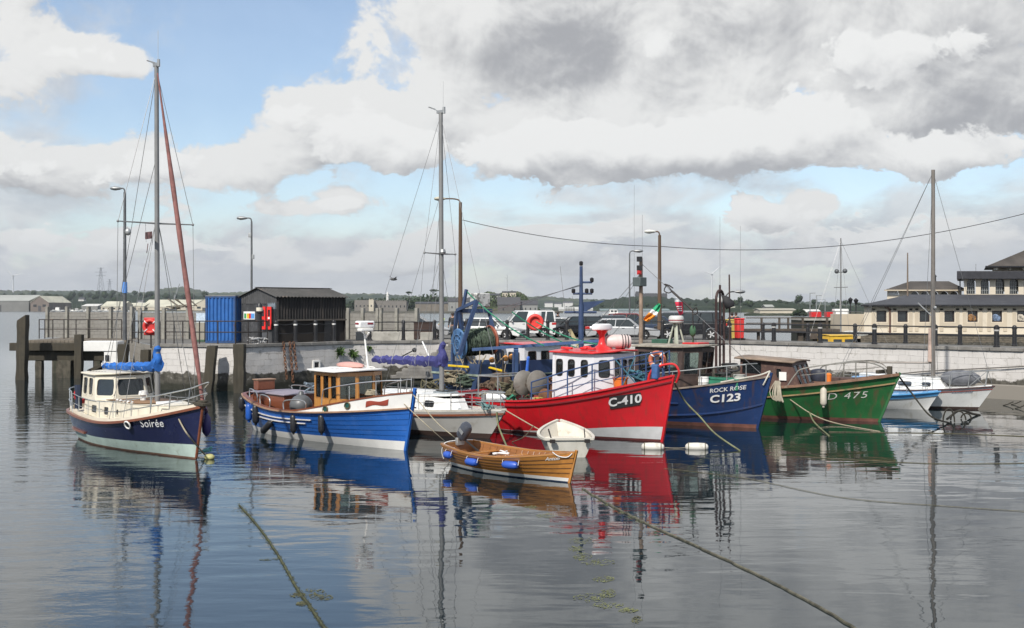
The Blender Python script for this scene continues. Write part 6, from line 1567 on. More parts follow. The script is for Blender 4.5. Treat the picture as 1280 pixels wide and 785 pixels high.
b = MB(); h.strake(b, lambda u: h.sheer(u)+rs_(u)+.02, .15, .05, .0); h.transom_bar(b, h.hs+.02, .14, .05); b.build('cap_rail', mahog, c_)
b = MB(); b.bar(h.pt(1, -.1, 0, 1)+V((.02, -.03, 0)), h.pt(1, 1.98, 0, 1)+V((.03, -.03, 0)), .07, .1); b.build('stem', bluep, c_)
lilac = mat('lilac_deck_paint', (.26, .23, .27), .55, var=.1)
h.deck(lambda u: h.sheer(u)+rs_(u)-.06, .05, u0=.6).build('foredeck', lilac, c_)
h.deck(lambda u: .45, .08, u0=.03, u1=.6).build('cockpit_floor', mahog, c_)
h.band(lambda u: h.sheer(u), lambda u: .45, off=-.06, u0=.02, u1=.6, nz=3, stern=False).build('inner_side', mahog, c_)
h.deck(lambda u: h.sheer(u)-.08, .04, u0=0, u1=.12, n=6).build('aft_deck', mahog, c_)
b = MB(); b.box((-2.75, -.1, .95), (2.2, 1.5, .9)); b.build('engine_casing', mahog, c_, bevel=.02)
b = MB(); b.box((-2.75, -.1, 1.425), (2.35, 1.62, .05)); b.build('casing_lid', lilac, c_, bevel=.015)
b = MB(); b.box((-.9, .8, .8), (1.5, .5, .5)); b.build('side_bench', mahog, c_, bevel=.02)
b = MB(); b.box((-4.35, -.1, 1.62), (.35, .7, .36)); b.build('stern_locker', mahog, c_, bevel=.02)
b = MB(); b.box((-4.35, -.1, 1.82), (.4, .76, .04)); b.build('locker_lid', mat('pale_brown_strake', (.32, .2, .13), .5), c_)
wk = [(.42, -.9), (1.9, -.9), (2.22, -.34), (2.22, .34), (1.9, .9), (.42, .9)]
ZB, ZM, ZT = .5, 1.52, 2.36
b_lo = [V((x_, y_, ZB)) for x_, y_ in wk]; t_lo = [V((x_, y_, ZT)) if x_ < 1 else V((x_-.1, y_*.97, ZT)) for x_, y_ in wk]
fz = lambda z_: (z_-ZB)/(ZT-ZB)
wv0, wv1 = fz(1.5), fz(2.24)
cabin(c_, b_lo, t_lo, {0: [(.07, .29, wv0, wv1), (.39, .62, wv0, wv1), (.71, .94, wv0, wv1)], 1: [(.1, .9, wv0, wv1)], 2: [(.08, .92, wv0, wv1)], 3: [(.1, .9, wv0, wv1)], 4: [(.07, .29, wv0, wv1), (.39, .62, wv0, wv1), (.71, .94, wv0, wv1)], 5: [(.08, .44, wv0, wv1), (.56, .92, .1, wv1)]}, wood('light_varnish', (.56, .26, .065), 2, .25, 26, .7, coat=.5), wood('light_varnish_rim', (.5, .22, .055), 0, .25, 26, .7, coat=.5), glassmat('clear_glass', (.8, .86, .84), .9), .05, .02, .022)
slab(c_, [(p.x, p.y) for p in t_lo], 2.364, 2.42, white, grow=.2, camber=.05)
b = MB(); b.box((.12, 0, 2.385), (.7, 1.6, .05)); b.build('roof_overhang', white, c_, bevel=.015)
b = MB()
for s in (-1, 1):
    pts = smoothpts([V((.9, s*.6, 2.44)), V((.92, s*.6, 2.5)), V((1.95, s*.45, 2.5)), V((1.97, s*.45, 2.44))], 4); b.path(pts, .018, 6)
    for x_ in (1.15, 1.4, 1.65): b.tube((x_, s*lerp(.6, .45, (x_-.9)/1.05), 2.44), (x_, s*lerp(.6, .45, (x_-.9)/1.05), 2.5), .016, n=5)
b.build('roof_grab_rail', white, c_)
MW = c_.matrix_basis
o = MB(); o.ball((0, 0, .1), (.75, .28, .12), 14); tag(o.build('pink_float', mat('faded_pink', (.55, .3, .26), .6), loc=MW@V((1.0, .15, 2.44)), rz=TH), 'faded pink float lying on the roof of the varnished wheelhouse', 'float')
b = MB(); b.path([V((1.55, .5, 2.4)), V((1.42, .5, 3.1)), V((1.3, .5, 3.72))], .036, 10, r1=.03); b.bar((1.35, .5, 3.45), (1.6, .5, 3.65), .05, .05); b.bar((1.3, .5, 3.62), (1.1, .5, 3.72), .05, .05); b.build('radar_mast', white, c_)
b = MB(); b.box((1.35, .5, 3.92), (.3, .62, .24)); b.build('radar', letter_w, c_, bevel=.05, seg=3)
b = MB(); b.box((1.45, .45, 3.74), (.26, .5, .1)); b.build('radar_base', white, c_, bevel=.03)
bd = [V((1.45+.155, .32+.0, 3.9)), V((1.45+.155, .58, 3.9)), V((1.45+.155, .58, 3.97)), V((1.45+.155, .32, 3.97))]
b = MB(); b.box((1.502, .62, 3.95), (.012, .22, .06)); b.box((1.35, .185, 3.95), (.2, .012, .06)); b.build('radar_marking', mat('dark_red_marking', (.25, .03, .04), .5), c_)
def hp(u, dz=0, off=-.06, s=-1): return h.pt(u, h.sheer(u)+rs_(u)+.04, off, s)+V((0, 0, dz))
b = MB()
for s in (-1, 1):
    b.path(smoothpts([hp(.655, 0, -.06, s), hp(.66, .38, -.06, s), hp(.68, .52, -.06, s), hp(.8, .5, -.06, s), hp(.9, .44, -.06, s), hp(.965, .38, -.06, s)], 5), .02, 6)
    for u in (.78, .88, .96): b.tube(hp(u, 0, -.06, s), hp(u, .46, -.06, s), .016, n=6)
b.build('bow_rail', steel, c_)
b = MB()
for s in (-1, 1):
    for u0, u1 in ((.1, .19), (.22, .31), (.42, .56)):
        b.path(smoothpts([h.pt(u0, h.sheer(u0)+.02, -.08, s), h.pt(u0+.006, h.sheer(u0)+.34, -.08, s), h.pt(u1-.006, h.sheer(u1)+.34, -.08, s), h.pt(u1, h.sheer(u1)+.02, -.08, s)], 4), .022, 6)
b.path(smoothpts([V((-3.7, .7, 1.46)), V((-3.6, .7, 1.6)), V((-1.7, .7, 1.6)), V((-1.6, .7, 1.46))], 4), .02, 6)
b.build('side_rail', steel, c_)
h.porthole(.69, 1.2, .1, c_, mat('bronze_rim', (.2, .17, .1), .4, .7), mat('green_pane', (.03, .1, .09), .1), off=.075); h.porthole(.785, 1.37, .1, c_, MATS['bronze_rim'], MATS['green_pane'], off=.075)
# the wavy name board
b = MB(); rows = []
for i in range(19):
    k = i/18; u = .855+.075*k; wv = .075+.02*math.cos(k*2*PI); zc = h.sheer(u)+rs_(u)*.52+.02*math.sin(k*2*PI)
    rows.append([h.pt(u, zc-wv, .075), h.pt(u, zc, .082), h.pt(u, zc+wv, .075), h.pt(u, zc+wv, .055), h.pt(u, zc-wv, .055)])
b.loft(rows); b.build('name_board', mat('red_brown_board', (.28, .05, .03), .45), c_)
blkf = mat('black_fender', (.022, .022, .025), .4, var=.2); navf = mat('navy_fender', (.03, .045, .14), .45); bluf = mat('blue_fender', (.02, .1, .42), .35)
G = 'fenders hanging on the moored boats'
fenders(c_, h, [(.66, .7, .115, .62, blkf, 'black fender amidships below the varnished wheelhouse of the light blue launch', 0), (.5, .6, .115, .62, blkf, 'black fender below the grey ball on the light blue launch', 0), (.21, .72, .12, .68, blkf, 'black fender near the stern of the light blue launch, upright', 0), (.125, .72, .12, .62, bluf, 'bright blue fender near the stern of the light blue launch', 0), (.04, .98, .12, .5, blkf, 'dark fender at the stern corner of the light blue launch', 0)], G)
p = MW@h.pt(.3, .32, .2); f = thing('fender', 'black fender trailing aslant at the waterline of the light blue launch', 'fender', p, TH, G, R(58))
b = MB(); b.lathe([(.02, -.4), (.05, -.37), (.12, -.26), (.12, .26), (.05, .37), (.02, .4)], n=14); b.build('body', blkf, f); b = MB(); b.tube((0, 0, .38), (-.1, .1, .8), .012, n=5); b.build('lanyard', rope_m, f)
gb = thing('buoy', 'grey ball buoy lying in the cockpit of the light blue launch', 'buoy', MW@V((-.75, -.7, 1.12)), TH)
b = MB(); b.ball((0, 0, 0), (.4, .4, .38), 18); b.lathe([(.12, .33), (.09, .44), (.04, .5)], n=12); b.build('ball', mat('grey_vinyl', (.1, .105, .11), .4, var=.15), gb)
o = MB(); o.path(smoothpts([V((random.uniform(-.35, .35), random.uniform(-.3, .3), random.uniform(0, .35))) for _ in range(16)], 4), .035, 6); tag(o.build('rope_heap', mat('blue_grey_rope', (.16, .2, .24), .9, var=.4, scale=9), loc=MW@V((-1.35, .1, 1.5))), 'heap of pale rope on the casing behind the grey ball', 'rope')
o = MB(); o.path(smoothpts([V((.2*math.cos(k*.9)*(1-.015*k), .2*math.sin(k*.9), .006*k)) for k in range(26)], 3), .03, 6); tag(o.build('rope_coil', rope_m, loc=MW@V((2.75, -.2, 1.66))), 'coiled rope on the foredeck of the light blue launch', 'rope')

# ============ white sailing yacht with the purple blue sail cover
h = Hull(8.0, 2.5, .86, .82, 1.0, .7, .75, .35, .55, q=2.2, pm=.3, pb=.7, sm=.45)
TH = R(-41); y_ = thing('sailing_yacht', 'white sailing yacht with a violet blue sail cover between the launch and the red trawler', 'boat', place(h, 612, 548, TH), TH, 'boats moored in the harbour')
gyw = mat('grey_white_topside', (.50, .49, .46), .35, var=.07, scale=1.5, dirt=(.38, .36, .32))
wl = lambda u: .17
h.band(h.sheer, wl, nz=6).build('hull', gyw, y_)
h.band(wl, lambda u: -.6, nz=4).build('antifouling', mat('dark_brown_antifouling', (.05, .028, .022), .8), y_)
b = MB(); h.strake(b, lambda u: h.sheer(u)-.12, .04, .07, .01); b.build('rubbing_strake', mahog, y_)
h.deck(lambda u: h.sheer(u)+.0, .0).build('deck', gelcoat, y_)
b = MB(); h.strake(b, lambda u: h.sheer(u)+.04, .05, .06, -.05); b.build('toe_rail', mat('pale_toe_rail', (.45, .43, .38), .5), y_)
ck = [(-1.9, -.85), (.6, -.88), (1.8, -.55), (2.15, -.2), (2.15, .2), (1.8, .55), (.6, .88), (-1.9, .85)]
ct_ = [V((x_-(.25 if x_ > 1 else .05), y_*.85, 1.3+(.0 if x_ > 1 else .1))) for x_, y_ in ck]
cabin(y_, [V((x_, y_2, .82)) for x_, y_2 in ck], ct_, {0: [(.12, .32, .35, .7), (.45, .7, .35, .7)], 1: [(.25, .55, .35, .7)]}, gelcoat, black, dkglass, .04, .05, .02)
slab(y_, [(p.x, p.y) for p in ct_], 1.335, 1.4, gelcoat, grow=.02, camber=.06)
b = MB(); b.box((1.1, .05, 1.47), (.7, .6, .07)); b.build('fore_hatch', mat('grey_hatch', (.22, .25, .27), .4), y_, bevel=.02)
b = MB(); b.box((1.1, .05, 1.52), (.5, .42, .03)); b.build('hatch_pane', dkglass, y_)
b = MB(); b.box((-.3, 0, 1.45), (1.2, .8, .1)); b.build('sliding_hatch', gelcoat, y_, bevel=.03)
mast_part(y_, .95, 1.35, 11.45, .095, sp=[(.5, .78)], rake=.05)
mt = V((.9, 0, 11.35)); sz = lerp(1.35, 11.45, .5); ln = [(mt, h.pt(.985, 1.0, 0, 1)), (mt, V((-3.9, 0, .95)))]
for s in (-1, 1): ln += [(mt, V((.86, s*.78, sz))), (V((.86, s*.78, sz)), h.pt(.58, .9, -.05, s)), (V((.92, 0, sz)), h.pt(.64, .9, -.1, s)), (V((.92, 0, sz)), h.pt(.5, .9, -.1, s)), (V((.92, 0, 8.6)), h.pt(.36, .9, -.1, s))]
rigging(y_, ln)
b = MB(); b.lathe([(.09, 0), (.12, .06), (.09, .16)], (1.03, -.04, 6.4), n=10); b.build('deck_light', galv, y_)
b = MB(); b.tube((.9, 0, 2.42), (-2.75, 0, 2.5), .05, n=10); b.build('boom', alu, y_)
sail_cover(y_, (1.12, 0, 2.4), (-2.7, 0, 2.46), .36, .2, cover_mat('violet_blue_canvas', (.04, .042, .17)), .045, luff=.62)
b = MB()
for s in (-1, 1):
    pts = [h.pt(u, h.sheer(u)+.03, -.08, s) for u in (.12, .28, .45, .62, .78)]
    for p in pts: b.tube(p, p+V((0, 0, .58)), .014, n=6)
    for z_ in (.3, .58): b.path([p+V((0, 0, z_)) for p in pts], .008, 4)
b.build('guard_rail', steel, y_)
b = MB(); fp = [h.pt(u, h.sheer(u)+.03, -.06, -1) for u in (.78, .87, .95)]; q_ = [h.pt(u, h.sheer(u)+.03, -.06, 1) for u in (.95, .87, .78)]
for z_ in (.3, .6): b.path(smoothpts([p+V((0, 0, z_)) for p in fp]+[V((3.95, 0, 1.0+z_))]+[p+V((0, 0, z_)) for p in q_], 5), .02, 6)
for p in fp+q_: b.tube(p, p+V((0, 0, .6)), .018, n=6)
b.build('pulpit', steel, y_)
b = MB(); b.bar((3.0, -.1, 1.05), (3.9, -.05, 1.12), .12, .06); b.bar((3.1, -.2, 1.1), (3.4, .2, 1.1), .07, .07); b.bar((3.0, 0, 1.1), (3.02, 0, 1.5), .08, .08); b.build('anchor', galv, y_)
b = MB(); pts = [V((3.3+.3*math.sin(k*1.7), -.3+.25*math.cos(k*2.3), 1.05+.08*(k % 4))) for k in range(16)]; b.path(smoothpts(pts, 4), .022, 5); tag(b.build('rope_heap', mat('teal_rope', (.12, .22, .22), .9, var=.4, scale=9), loc=y_.location, rz=TH), 'heap of teal and grey rope on the bow of the white yacht', 'rope')
MW = y_.matrix_basis
f = thing('fender', 'white fender lashed on the bow rail of the white yacht', 'fender', MW@V((3.1, .45, 1.38)), TH+R(20), G, R(90)); b = MB(); b.lathe([(.03, -.42), (.12, -.3), (.12, .3), (.03, .42)], n=12); b.build('body', letter_w, f)

# ============ red trawler C-410
h = Hull(9.4, 3.5, 1.22, 1.12, 2.2, .7, .42, .05, .86, q=2.7, pm=.22, pb=.68, shp=1.75, sm=.45, sh=.34)
TH = R(-43); r_ = thing('red_trawler', 'bright red fishing trawler with a white wheelhouse and number C-410', 'boat', place(h, 828, 552, TH), TH, 'boats moored in the harbour')
redh = mat('red_hull_paint', (.52, .010, .018), .4, var=.1, scale=.9, coat=.2, dirt=(.36, .012, .016), dlo=.5, dhi=.85, streak=(.3, .03, .022), slo=.5, shi=.74, sscale=7)
bw_l = lambda u: .08+.0*u+.42*sstep((u-.35)/.65)
h.band(h.sheer, bw_l, nz=9).build('hull', redh, r_)
h.band(bw_l, lambda u: .07, nz=3, off=.002).build('boot_stripe', mat('grey_white_boot', (.52, .52, .52), .5, var=.08), r_)
h.band(lambda u: .07, lambda u: -.65, nz=3).build('antifouling', mat('dark_red_antifouling', (.1, .02, .018), .8), r_)
b = MB(); h.strake(b, lambda u: h.sheer(u)-.17, .05, .05, .015); b.build('rubbing_strake', mat('dark_red_strake', (.16, .008, .012), .5), r_)
b = MB(); h.strake(b, lambda u: h.sheer(u)+.02, .14, .06, -.03); h.transom_bar(b, h.hs+.02, .14, .06); b.build('cap_rail', redh, r_)
b = MB(); b.bar(h.pt(1, -.2, 0, 1)+V((.0, -.03, 0)), h.pt(1, 2.22, 0, 1)+V((.02, -.03, 0)), .07, .09); b.build('stem', redh, r_)
h.deck(lambda u: .72+.55*sstep((u-.62)/.3), .06).build('deck', mat('grey_green_deck', (.13, .16, .15), .7, var=.25, dirt=(.15, .1, .07)), r_)
h.band(h.sheer, lambda u: .7, off=-.05, u0=.01, nz=3, u1=.97, stern=False).build('inner_bulwark', mat('faded_red_inside', (.3, .03, .03), .6), r_)
wk = [(.4, -1.16), (2.3, -1.16), (2.72, -.62), (2.72, .62), (2.3, 1.16), (.4, 1.16)]
ZB, ZT = 1.28, 2.9; tl = lambda x_, y_2: V((x_-(.05 if x_ > 1 else 0), y_2*.97, ZT))
bo, to = [V((x_, y_2, ZB)) for x_, y_2 in wk], [tl(x_, y_2) for x_, y_2 in wk]
v0, v1 = (2.12-ZB)/(ZT-ZB), (2.68-ZB)/(ZT-ZB)
whp = mat('wheelhouse_white', (.66, .66, .69), .35, var=.04, coat=.2, streak=(.5, .44, .38), slo=.56, shi=.8)
cabin(r_, bo, to, {0: [(.1, .245, v0, v1), (.39, .535, v0, v1), (.7, .845, v0, v1)], 1: [(.26, .78, v0, v1)], 2: [(.08, .3, v0, v1), (.4, .62, v0, v1), (.71, .93, v0, v1)], 3: [(.26, .78, v0, v1)], 4: [(.1, .245, v0, v1), (.39, .535, v0, v1), (.7, .845, v0, v1)], 5: [(.12, .4, v0, v1)]}, whp, rubber, glass, .05, .09, .022)
redr = mat('red_roof_paint', (.6, .025, .025), .35, var=.08, coat=.3)
slab(r_, [(p.x, p.y) for p in to], ZT+.004, ZT+.06, redr, grow=.14, camber=.08)
for x_, y_2 in ((.6, -.7), (1.0, -.95), (1.4, -.6), (.8, .3), (1.9, -.8), (1.5, .5)): b = MB(); b.box((x_, y_2, ZT+.17), (.26, .16, .08)); b.build('roof_hatch', redr, r_, bevel=.02)
b = MB(); b.lathe([(.36, 0), (.3, .05), (.16, .14), (.12, .25), (.11, .5), (.2, .62), (.22, .66)], (1.75, -.05, ZT+.13), n=16); b.build('radar_pillar', redr, r_)
b = MB(); rows = [];
for z_, s_ in ((0, .8), (.03, .98), (.12, 1), (.2, .9), (.23, .7)): rows.append([V((1.75+s_*.22*math.cos(a), -.05+s_*.52*math.sin(a), ZT+.79+z_)) for a in [2*PI*k/24 for k in range(24)]])
b.loft(rows); b.build('radar', letter_w, r_)
MW = r_.matrix_basis
lr = thing('liferaft', 'white liferaft canister with black straps on the red wheelhouse roof', 'liferaft', MW@V((2.0, .55, ZT+.38)), TH+R(50))
mx_ = Matrix.Rotation(R(90), 3, 'Y'); b = MB(); b.lathe([(.05, -.46), (.2, -.43), (.25, -.36), (.26, 0), (.25, .36), (.2, .43), (.05, .46)], m=mx_, n=18); b.build('canister', mat('pink_white_canister', (.6, .5, .47), .45), lr)
b = MB()
for x_ in (.12, .22, .32): b.torus((x_, 0, 0), .258, .018, mx_, 20, 5)
b.build('strap', black, lr); b = MB(); b.box((-.2, 0, -.26), (.1, .5, .1)); b.box((.25, 0, -.26), (.1, .5, .1)); b.build('cradle', galv, lr)
def sp(u, dz=0., s=-1): return h.pt(u, h.sheer(u)+.04, -.05, s)+V((0, 0, dz))
blr = mat('rail_blue', (.035, .07, .17), .5, var=.15)
ps2 = [.50, .58, .665, .76, .86, .93]; hts = [.62, .74, .85, .92, .92, .88]
for s in (-1, 1): stanchion_rail(r_, [sp(u, 0, s) for u in ps2]+([sp(.975, 0, s)] if True else []), hts+[.86], blr, 'bow_rail', .026, mids=(.34, .67))
rigging(r_, [(sp(.9, .0), sp(.84, .9)), (sp(.86, 0), sp(.9, .9))], 'rail_brace', .022, mat('teal_blue_rail', (.05, .16, .22), .5))
b = MB(); b.path(smoothpts([sp(.93, 0)+V((0, .1, 0)), sp(.95, .35), V((4.75, -.1, 2.62)), V((4.95, 0, 2.35)), V((4.8, .05, 2.0))], 6), .04, 8); b.build('bow_hoop', redr, r_)
b = MB(); b.box((4.25, -.35, 2.35), (.25, .2, .5)); b.build('bow_cloth', mat('blue_cloth_bow', (.04, .1, .25), .8, var=.3), r_, bevel=.05)
h.patch(.868, 1.36, .92, .43, .03, letter_b, r_, 'number_plate', slope=.19)
h.text('C-410', .4, .868, 1.36, mat('plate_white', (.62, .62, .62), .5), r_, .028, off=.055, slope=.19, wide=.98)
h.patch(.868, 1.47, .92, .4, .02, letter_b, r_, 'number_plate', slope=.19, side=1)
h.text('C-410', .36, .868, 1.47, MATS['plate_white'], r_, .028, off=.032, slope=.19, side=1)
bk = thing('bucket', 'orange plastic bucket standing against the rail of the red trawler', 'bucket', MW@(sp(.835, -.26)+V((0, .33, 0))), TH)
b = MB(); b.lathe([(.19, 0), (.25, .52), (.275, .54), (.275, .58), (.245, .58), (.19, .06)], n=20); b.build('body', orange, bk); b = MB(); b.path([V((0, .26*math.cos(PI*k/10), .5+.16*math.sin(PI*k/10))) for k in range(11)], .012, 5); b.build('handle', galv, bk)
lifebuoy(MW@V((4.05, .1, 2.72)), TH+R(10), 'orange lifebuoy with pale bands hung at the bow of the red trawler', .25, mat('faded_orange', (.55, .17, .09), .6, var=.2), False)
o = MB(); o.path(smoothpts([V((random.uniform(-.4, .4), random.uniform(-.3, .3), random.uniform(0, .4))) for _ in range(24)], 4), .04, 6); tag(o.build('net_heap', mat('teal_net', (.05, .15, .2), .9, var=.5, scale=9), loc=MW@V((3.5, -.2, 1.95))), 'teal heap of net behind the orange bucket', 'net')
# deck gear
mx2 = Matrix.Rotation(R(90), 3, 'X'); gmet = mat('worn_grey_metal', (.27, .25, .22), .55, .3, var=.2, dirt=(.14, .09, .06))
pot = thing('pot_hauler', 'pair of worn grey hauling discs standing on the aft deck of the red trawler', 'hauler', MW@V((-1.1, -.75, .8)), TH+R(42))
for k, x_ in enumerate((-.24, .24)):
    b = MB(); m_ = Matrix.Rotation(R(78), 3, 'Y'); b.lathe([(.12, -.05), (.42, -.1), (.46, -.05), (.46, .0), (.27, .08), (.12, .1)], (x_+.1, 0, .95), Matrix.Rotation(R(35), 3, 'Z')@Matrix.Rotation(R(90), 3, 'X'), 24); b.build('disc', gmet, pot)
b = MB(); b.box((.1, .05, .2), (.9, .3, .4)); b.bar((.1, .1, 0), (.1, .1, .95), .14, .14); b.build('pedestal', dark_iron, pot, bevel=.03)
for k, x_ in enumerate((-.2, .32)):
    o = MB(); o.tube((0, 0, 0), (.04, .0, .42), .06, .05, n=8); o.ball((.04, 0, .45), .06, 8); tag(o.build('blue_tube', mat('bright_blue_plastic', (.03, .12, .5), .4), loc=MW@V((-1.2+x_*.7, -.7-x_*.8, 2.2))), ('left' if k == 0 else 'right')+'-hand bright blue tube end sticking up above the hauling discs', 'tube')
def barrel(lab, loc, r, hh, m, grp=None):
    t_ = thing('barrel', lab, 'barrel', loc, 0, grp); b = MB(); b.lathe([(r*.95, 0), (r, .03), (r, hh*.32), (r*1.04, hh*.34), (r, hh*.36), (r, hh*.64), (r*1.04, hh*.66), (r, hh*.68), (r, hh-.03), (r*.95, hh)], n=18); b.build('drum', m, t_)
    b = MB(); b.torus((0, 0, hh), r*.96, .02, None, 18, 6); b.build('rim', m, t_)
barrel('small yellow drum on the aft deck of the red trawler', MW@V((-.2, -1.2, .78)), .16, .5, ypl); barrel('blue plastic drum beside the white wheelhouse of the red trawler', MW@V((.05, .5, .78)), .3, .95, mat('bright_blue_plastic', (.03, .12, .5), .4))
for k in range(5):
    o = MB(); pts = [V((random.uniform(-.4, .4), random.uniform(-.3, .3), random.uniform(0, .5))) for _ in range(18)]; o.path(smoothpts(pts, 4), .035, 6)
    tag(o.build('rope_heap', (rope_m, rope_dk, rope_gr, rope_dk, rope_m)[k], loc=MW@V((-3.4+k*.75, -.9+.3*(k % 2), .8))), ('pale tangle of rope at the stern of the red trawler', 'dark tangle of rope near the stern of the red trawler', 'green tangle of rope on the red trawler behind the yacht pulpit', 'dark coil of rope left of the hauling discs', 'pale rope tangle at the foot of the hauling discs')[k], 'rope')
b = MB()
for x_ in (-3.2, -2.2): 
    for s in (-1.2, 1.2): b.tube((x_, s, .75), (x_, s, 1.95), .03, n=6)
b.path([V((-3.2, -1.2, 1.95)), V((-2.2, -1.2, 1.95)), V((-2.2, 1.2, 1.95)), V((-3.2, 1.2, 1.95))], .03, 6, closed=True); b.build('stern_frame', galv, r_)
b = MB(); b.lathe([(.22, -.3), (.3, -.28), (.3, -.22), (.14, -.2), (.14, .2), (.3, .22), (.3, .28), (.22, .3)], (-.2, -.6, 1.3), mx2, 18); b.box((-.2, -.6, .95), (.5, .6, .4)); b.build('winch', rust, r_)

# ============ blue boat C123
h = Hull(9.9, 3.5, 1.35, 1.2, 1.92, .7, .5, .05, .82, q=2.5, pm=.24, pb=.72, shp=1.6, sm=.43)
TH = R(-38); k_ = thing('blue_fishing_boat', 'navy blue fishing boat ROCK ROSE with number C123 and a brown wheelhouse', 'boat', place(h, 947, 535, TH), TH, 'boats moored in the harbour')
bl2 = mat('workboat_blue', (.010, .033, .115), .4, var=.15, scale=1.2, dirt=(.02, .05, .17), streak=(.07, .04, .03), slo=.52, shi=.76, sscale=5)
wl = lambda u: .13
h.band(h.sheer, wl, nz=8).build('hull', bl2, k_); h.band(wl, lambda u: -.6, nz=3).build('antifouling', mat('rust_red_antifouling', (.17, .07, .05), .85, var=.3, dirt=(.08, .05, .04)), k_)
b = MB(); h.strake(b, lambda u: .34+.58*u**6, .06, .06, .015); h.strake(b, lambda u: .8+.1*u, .06, .05, .015, u1=.7); b.build('rubbing_strake', bl2, k_)
b = MB(); h.strake(b, lambda u: h.sheer(u)+.02, .12, .06, -.03); b.build('cap_rail', mat('worn_cap_rail', (.2, .16, .13), .7, var=.3, dirt=(.02, .04, .14)), k_)
b = MB(); b.bar(h.pt(1, -.2, 0, 1)+V((.0, -.03, 0)), h.pt(1, 2.08, 0, 1)+V((.02, -.03, 0)), .08, .09); b.build('stem', bl2, k_)
dg_ = mat('green_deck_paint', (.04, .15, .1), .7, var=.3, dirt=(.12, .1, .07)); h.deck(lambda u: .85+.55*sstep((u-.62)/.3), .06).build('deck', dg_, k_)
h.band(h.sheer, lambda u: .8, off=-.05, u0=.01, u1=.97, nz=3, stern=False).build('inner_bulwark', dg_, k_)
brn_w = wood('brown_painted_wood', (.09, .05, .04), 2, .6, 14); dbr_ = mat('dark_brown_paint', (.06, .04, .035), .6, var=.3, dirt=(.15, .1, .07))
wk = [(-.2, -1.1), (1.7, -1.1), (2.2, -.5), (2.2, .5), (1.7, 1.1), (-.2, 1.1)]; ZB, ZT = .85, 2.95
bo = [V((x_, y_2, ZB)) for x_, y_2 in wk]; to = [V((x_+(.22 if x_ > 1 else 0), y_2*1.0, ZT)) for x_, y_2 in wk]
v0, v1 = (1.95-ZB)/(ZT-ZB), (2.78-ZB)/(ZT-ZB); cg = glassmat('clear_glass', (.8, .86, .84), .9)
cabin(k_, bo, to, {0: [(.08, .42, v0, v1), (.52, .92, v0, v1)], 1: [(.12, .88, v0, v1)], 2: [(.07, .47, v0, v1), (.53, .93, v0, v1)], 3: [(.12, .88, v0, v1)], 4: [(.08, .42, v0, v1), (.52, .92, v0, v1)], 5: [(.1, .9, v0, v1)]}, dbr_, dbr_, cg, .05, .03, .03)
slab(k_, [(p.x, p.y) for p in to], ZT+.004, ZT+.07, mat('stained_roof', (.3, .27, .22), .7, var=.3, dirt=(.12, .06, .04)), grow=.15, camber=.05)
text_flat('3', .34, (1.05, -1.12, 2.35), (1, 0, 0), (0, 0, 1), (0, -1, 0), letter_b, k_, 'window_figure', .03, .03)
MW = k_.matrix_basis
b = MB()
for a in range(4): b.tube((.95+.32*math.cos(a*PI/2+.7), .1+.32*math.sin(a*PI/2+.7), ZT+.06), (.95+.1*math.cos(a*PI/2+.7), .1+.1*math.sin(a*PI/2+.7), ZT+.9), .04, .03, n=6)
b.tube((.95, .1, ZT+.05), (.95, .1, ZT+.9), .09, .07, n=8); b.build('radar_tripod', mat('pale_green_post', (.36, .38, .31), .6, var=.2), k_)
b = MB(); rows = []
for z_, s_ in ((0, .7), (.04, .95), (.1, 1), (.2, 1), (.27, .92), (.3, .7)): rows.append([V((.95+s_*.3*math.cos(a), .1+s_*.3*math.sin(a), ZT+.92+z_)) for a in [2*PI*q/20 for q in range(20)]])
b.loft(rows); b.build('radar', mat('grey_white_radar', (.55, .55, .53), .4), k_)
b = MB(); b.lathe([(.302, ZT+1.02), (.304, ZT+1.06)], (.95, .1, 0), n=20); b.build('radar_stripe', mat('dark_red_marking', (.25, .03, .04), .5), k_)
b = MB(); b.box((.2, .3, ZT+.18), (.7, .5, .2)); b.build('roof_box', mat('dark_green_box', (.03, .09, .06), .6), k_, bevel=.02)
b = MB(); b.box((1.7, .3, ZT+.13), (.7, .9, .1)); b.build('red_tray', red, k_, bevel=.02)
b = MB(); b.ball((1.6, .25, ZT+.62), (.13, .13, .24), 10); b.tube((1.6, .25, ZT+.1), (1.6, .25, ZT+.5), .03, n=6); b.build('signal_shape', mat('dark_green_ball', (.04, .1, .05), .7, var=.4), k_)
zt = 4.5+(384-322)/F*43.5
pole_m = mat('worn_pole', (.26, .19, .14), .7, var=.3, dirt=(.1, .07, .05)); b = MB(); mxx = -.6
b.tube((mxx, 0, .85), (mxx, 0, zt), .1, .07, n=10); mo = b.build('mast', pole_m, k_)
b = MB(); b.box((mxx, -.1, zt-.95), (.36, .5, .36)); b.build('floodlight', mat('dark_floodlight', (.08, .1, .1), .5), mo, bevel=.02)
b = MB()
for z_ in (zt-.05, zt-.4): b.box((mxx+.1, -.28, z_), (.16, .16, .2)); b.bar((mxx, 0, z_), (mxx+.1, -.28, z_), .05, .05)
b.build('navigation_light', black, mo)
b = MB(); b.box((mxx, -.12, zt-.55), (.14, .14, .22)); b.lathe([(.08, 0), (.08, .18)], (mxx+.1, -.28, zt-.62), n=10); b.build('red_light', red, mo)
b = MB(); b.tube((mxx, .1, zt-.3), (mxx, .1, zt+1.75), .007, n=4); b.tube((mxx-.5, .3, 3), (mxx-.5, .3, zt+3.0), .007, .005, n=4); b.build('whip_aerial', wire_m, mo)
b = MB(); pp = MW.inverted()@P(840, 364, 43); pq = MW.inverted()@P(866, 388, 42.6)
b.tube(pp, pq, .045, n=8)
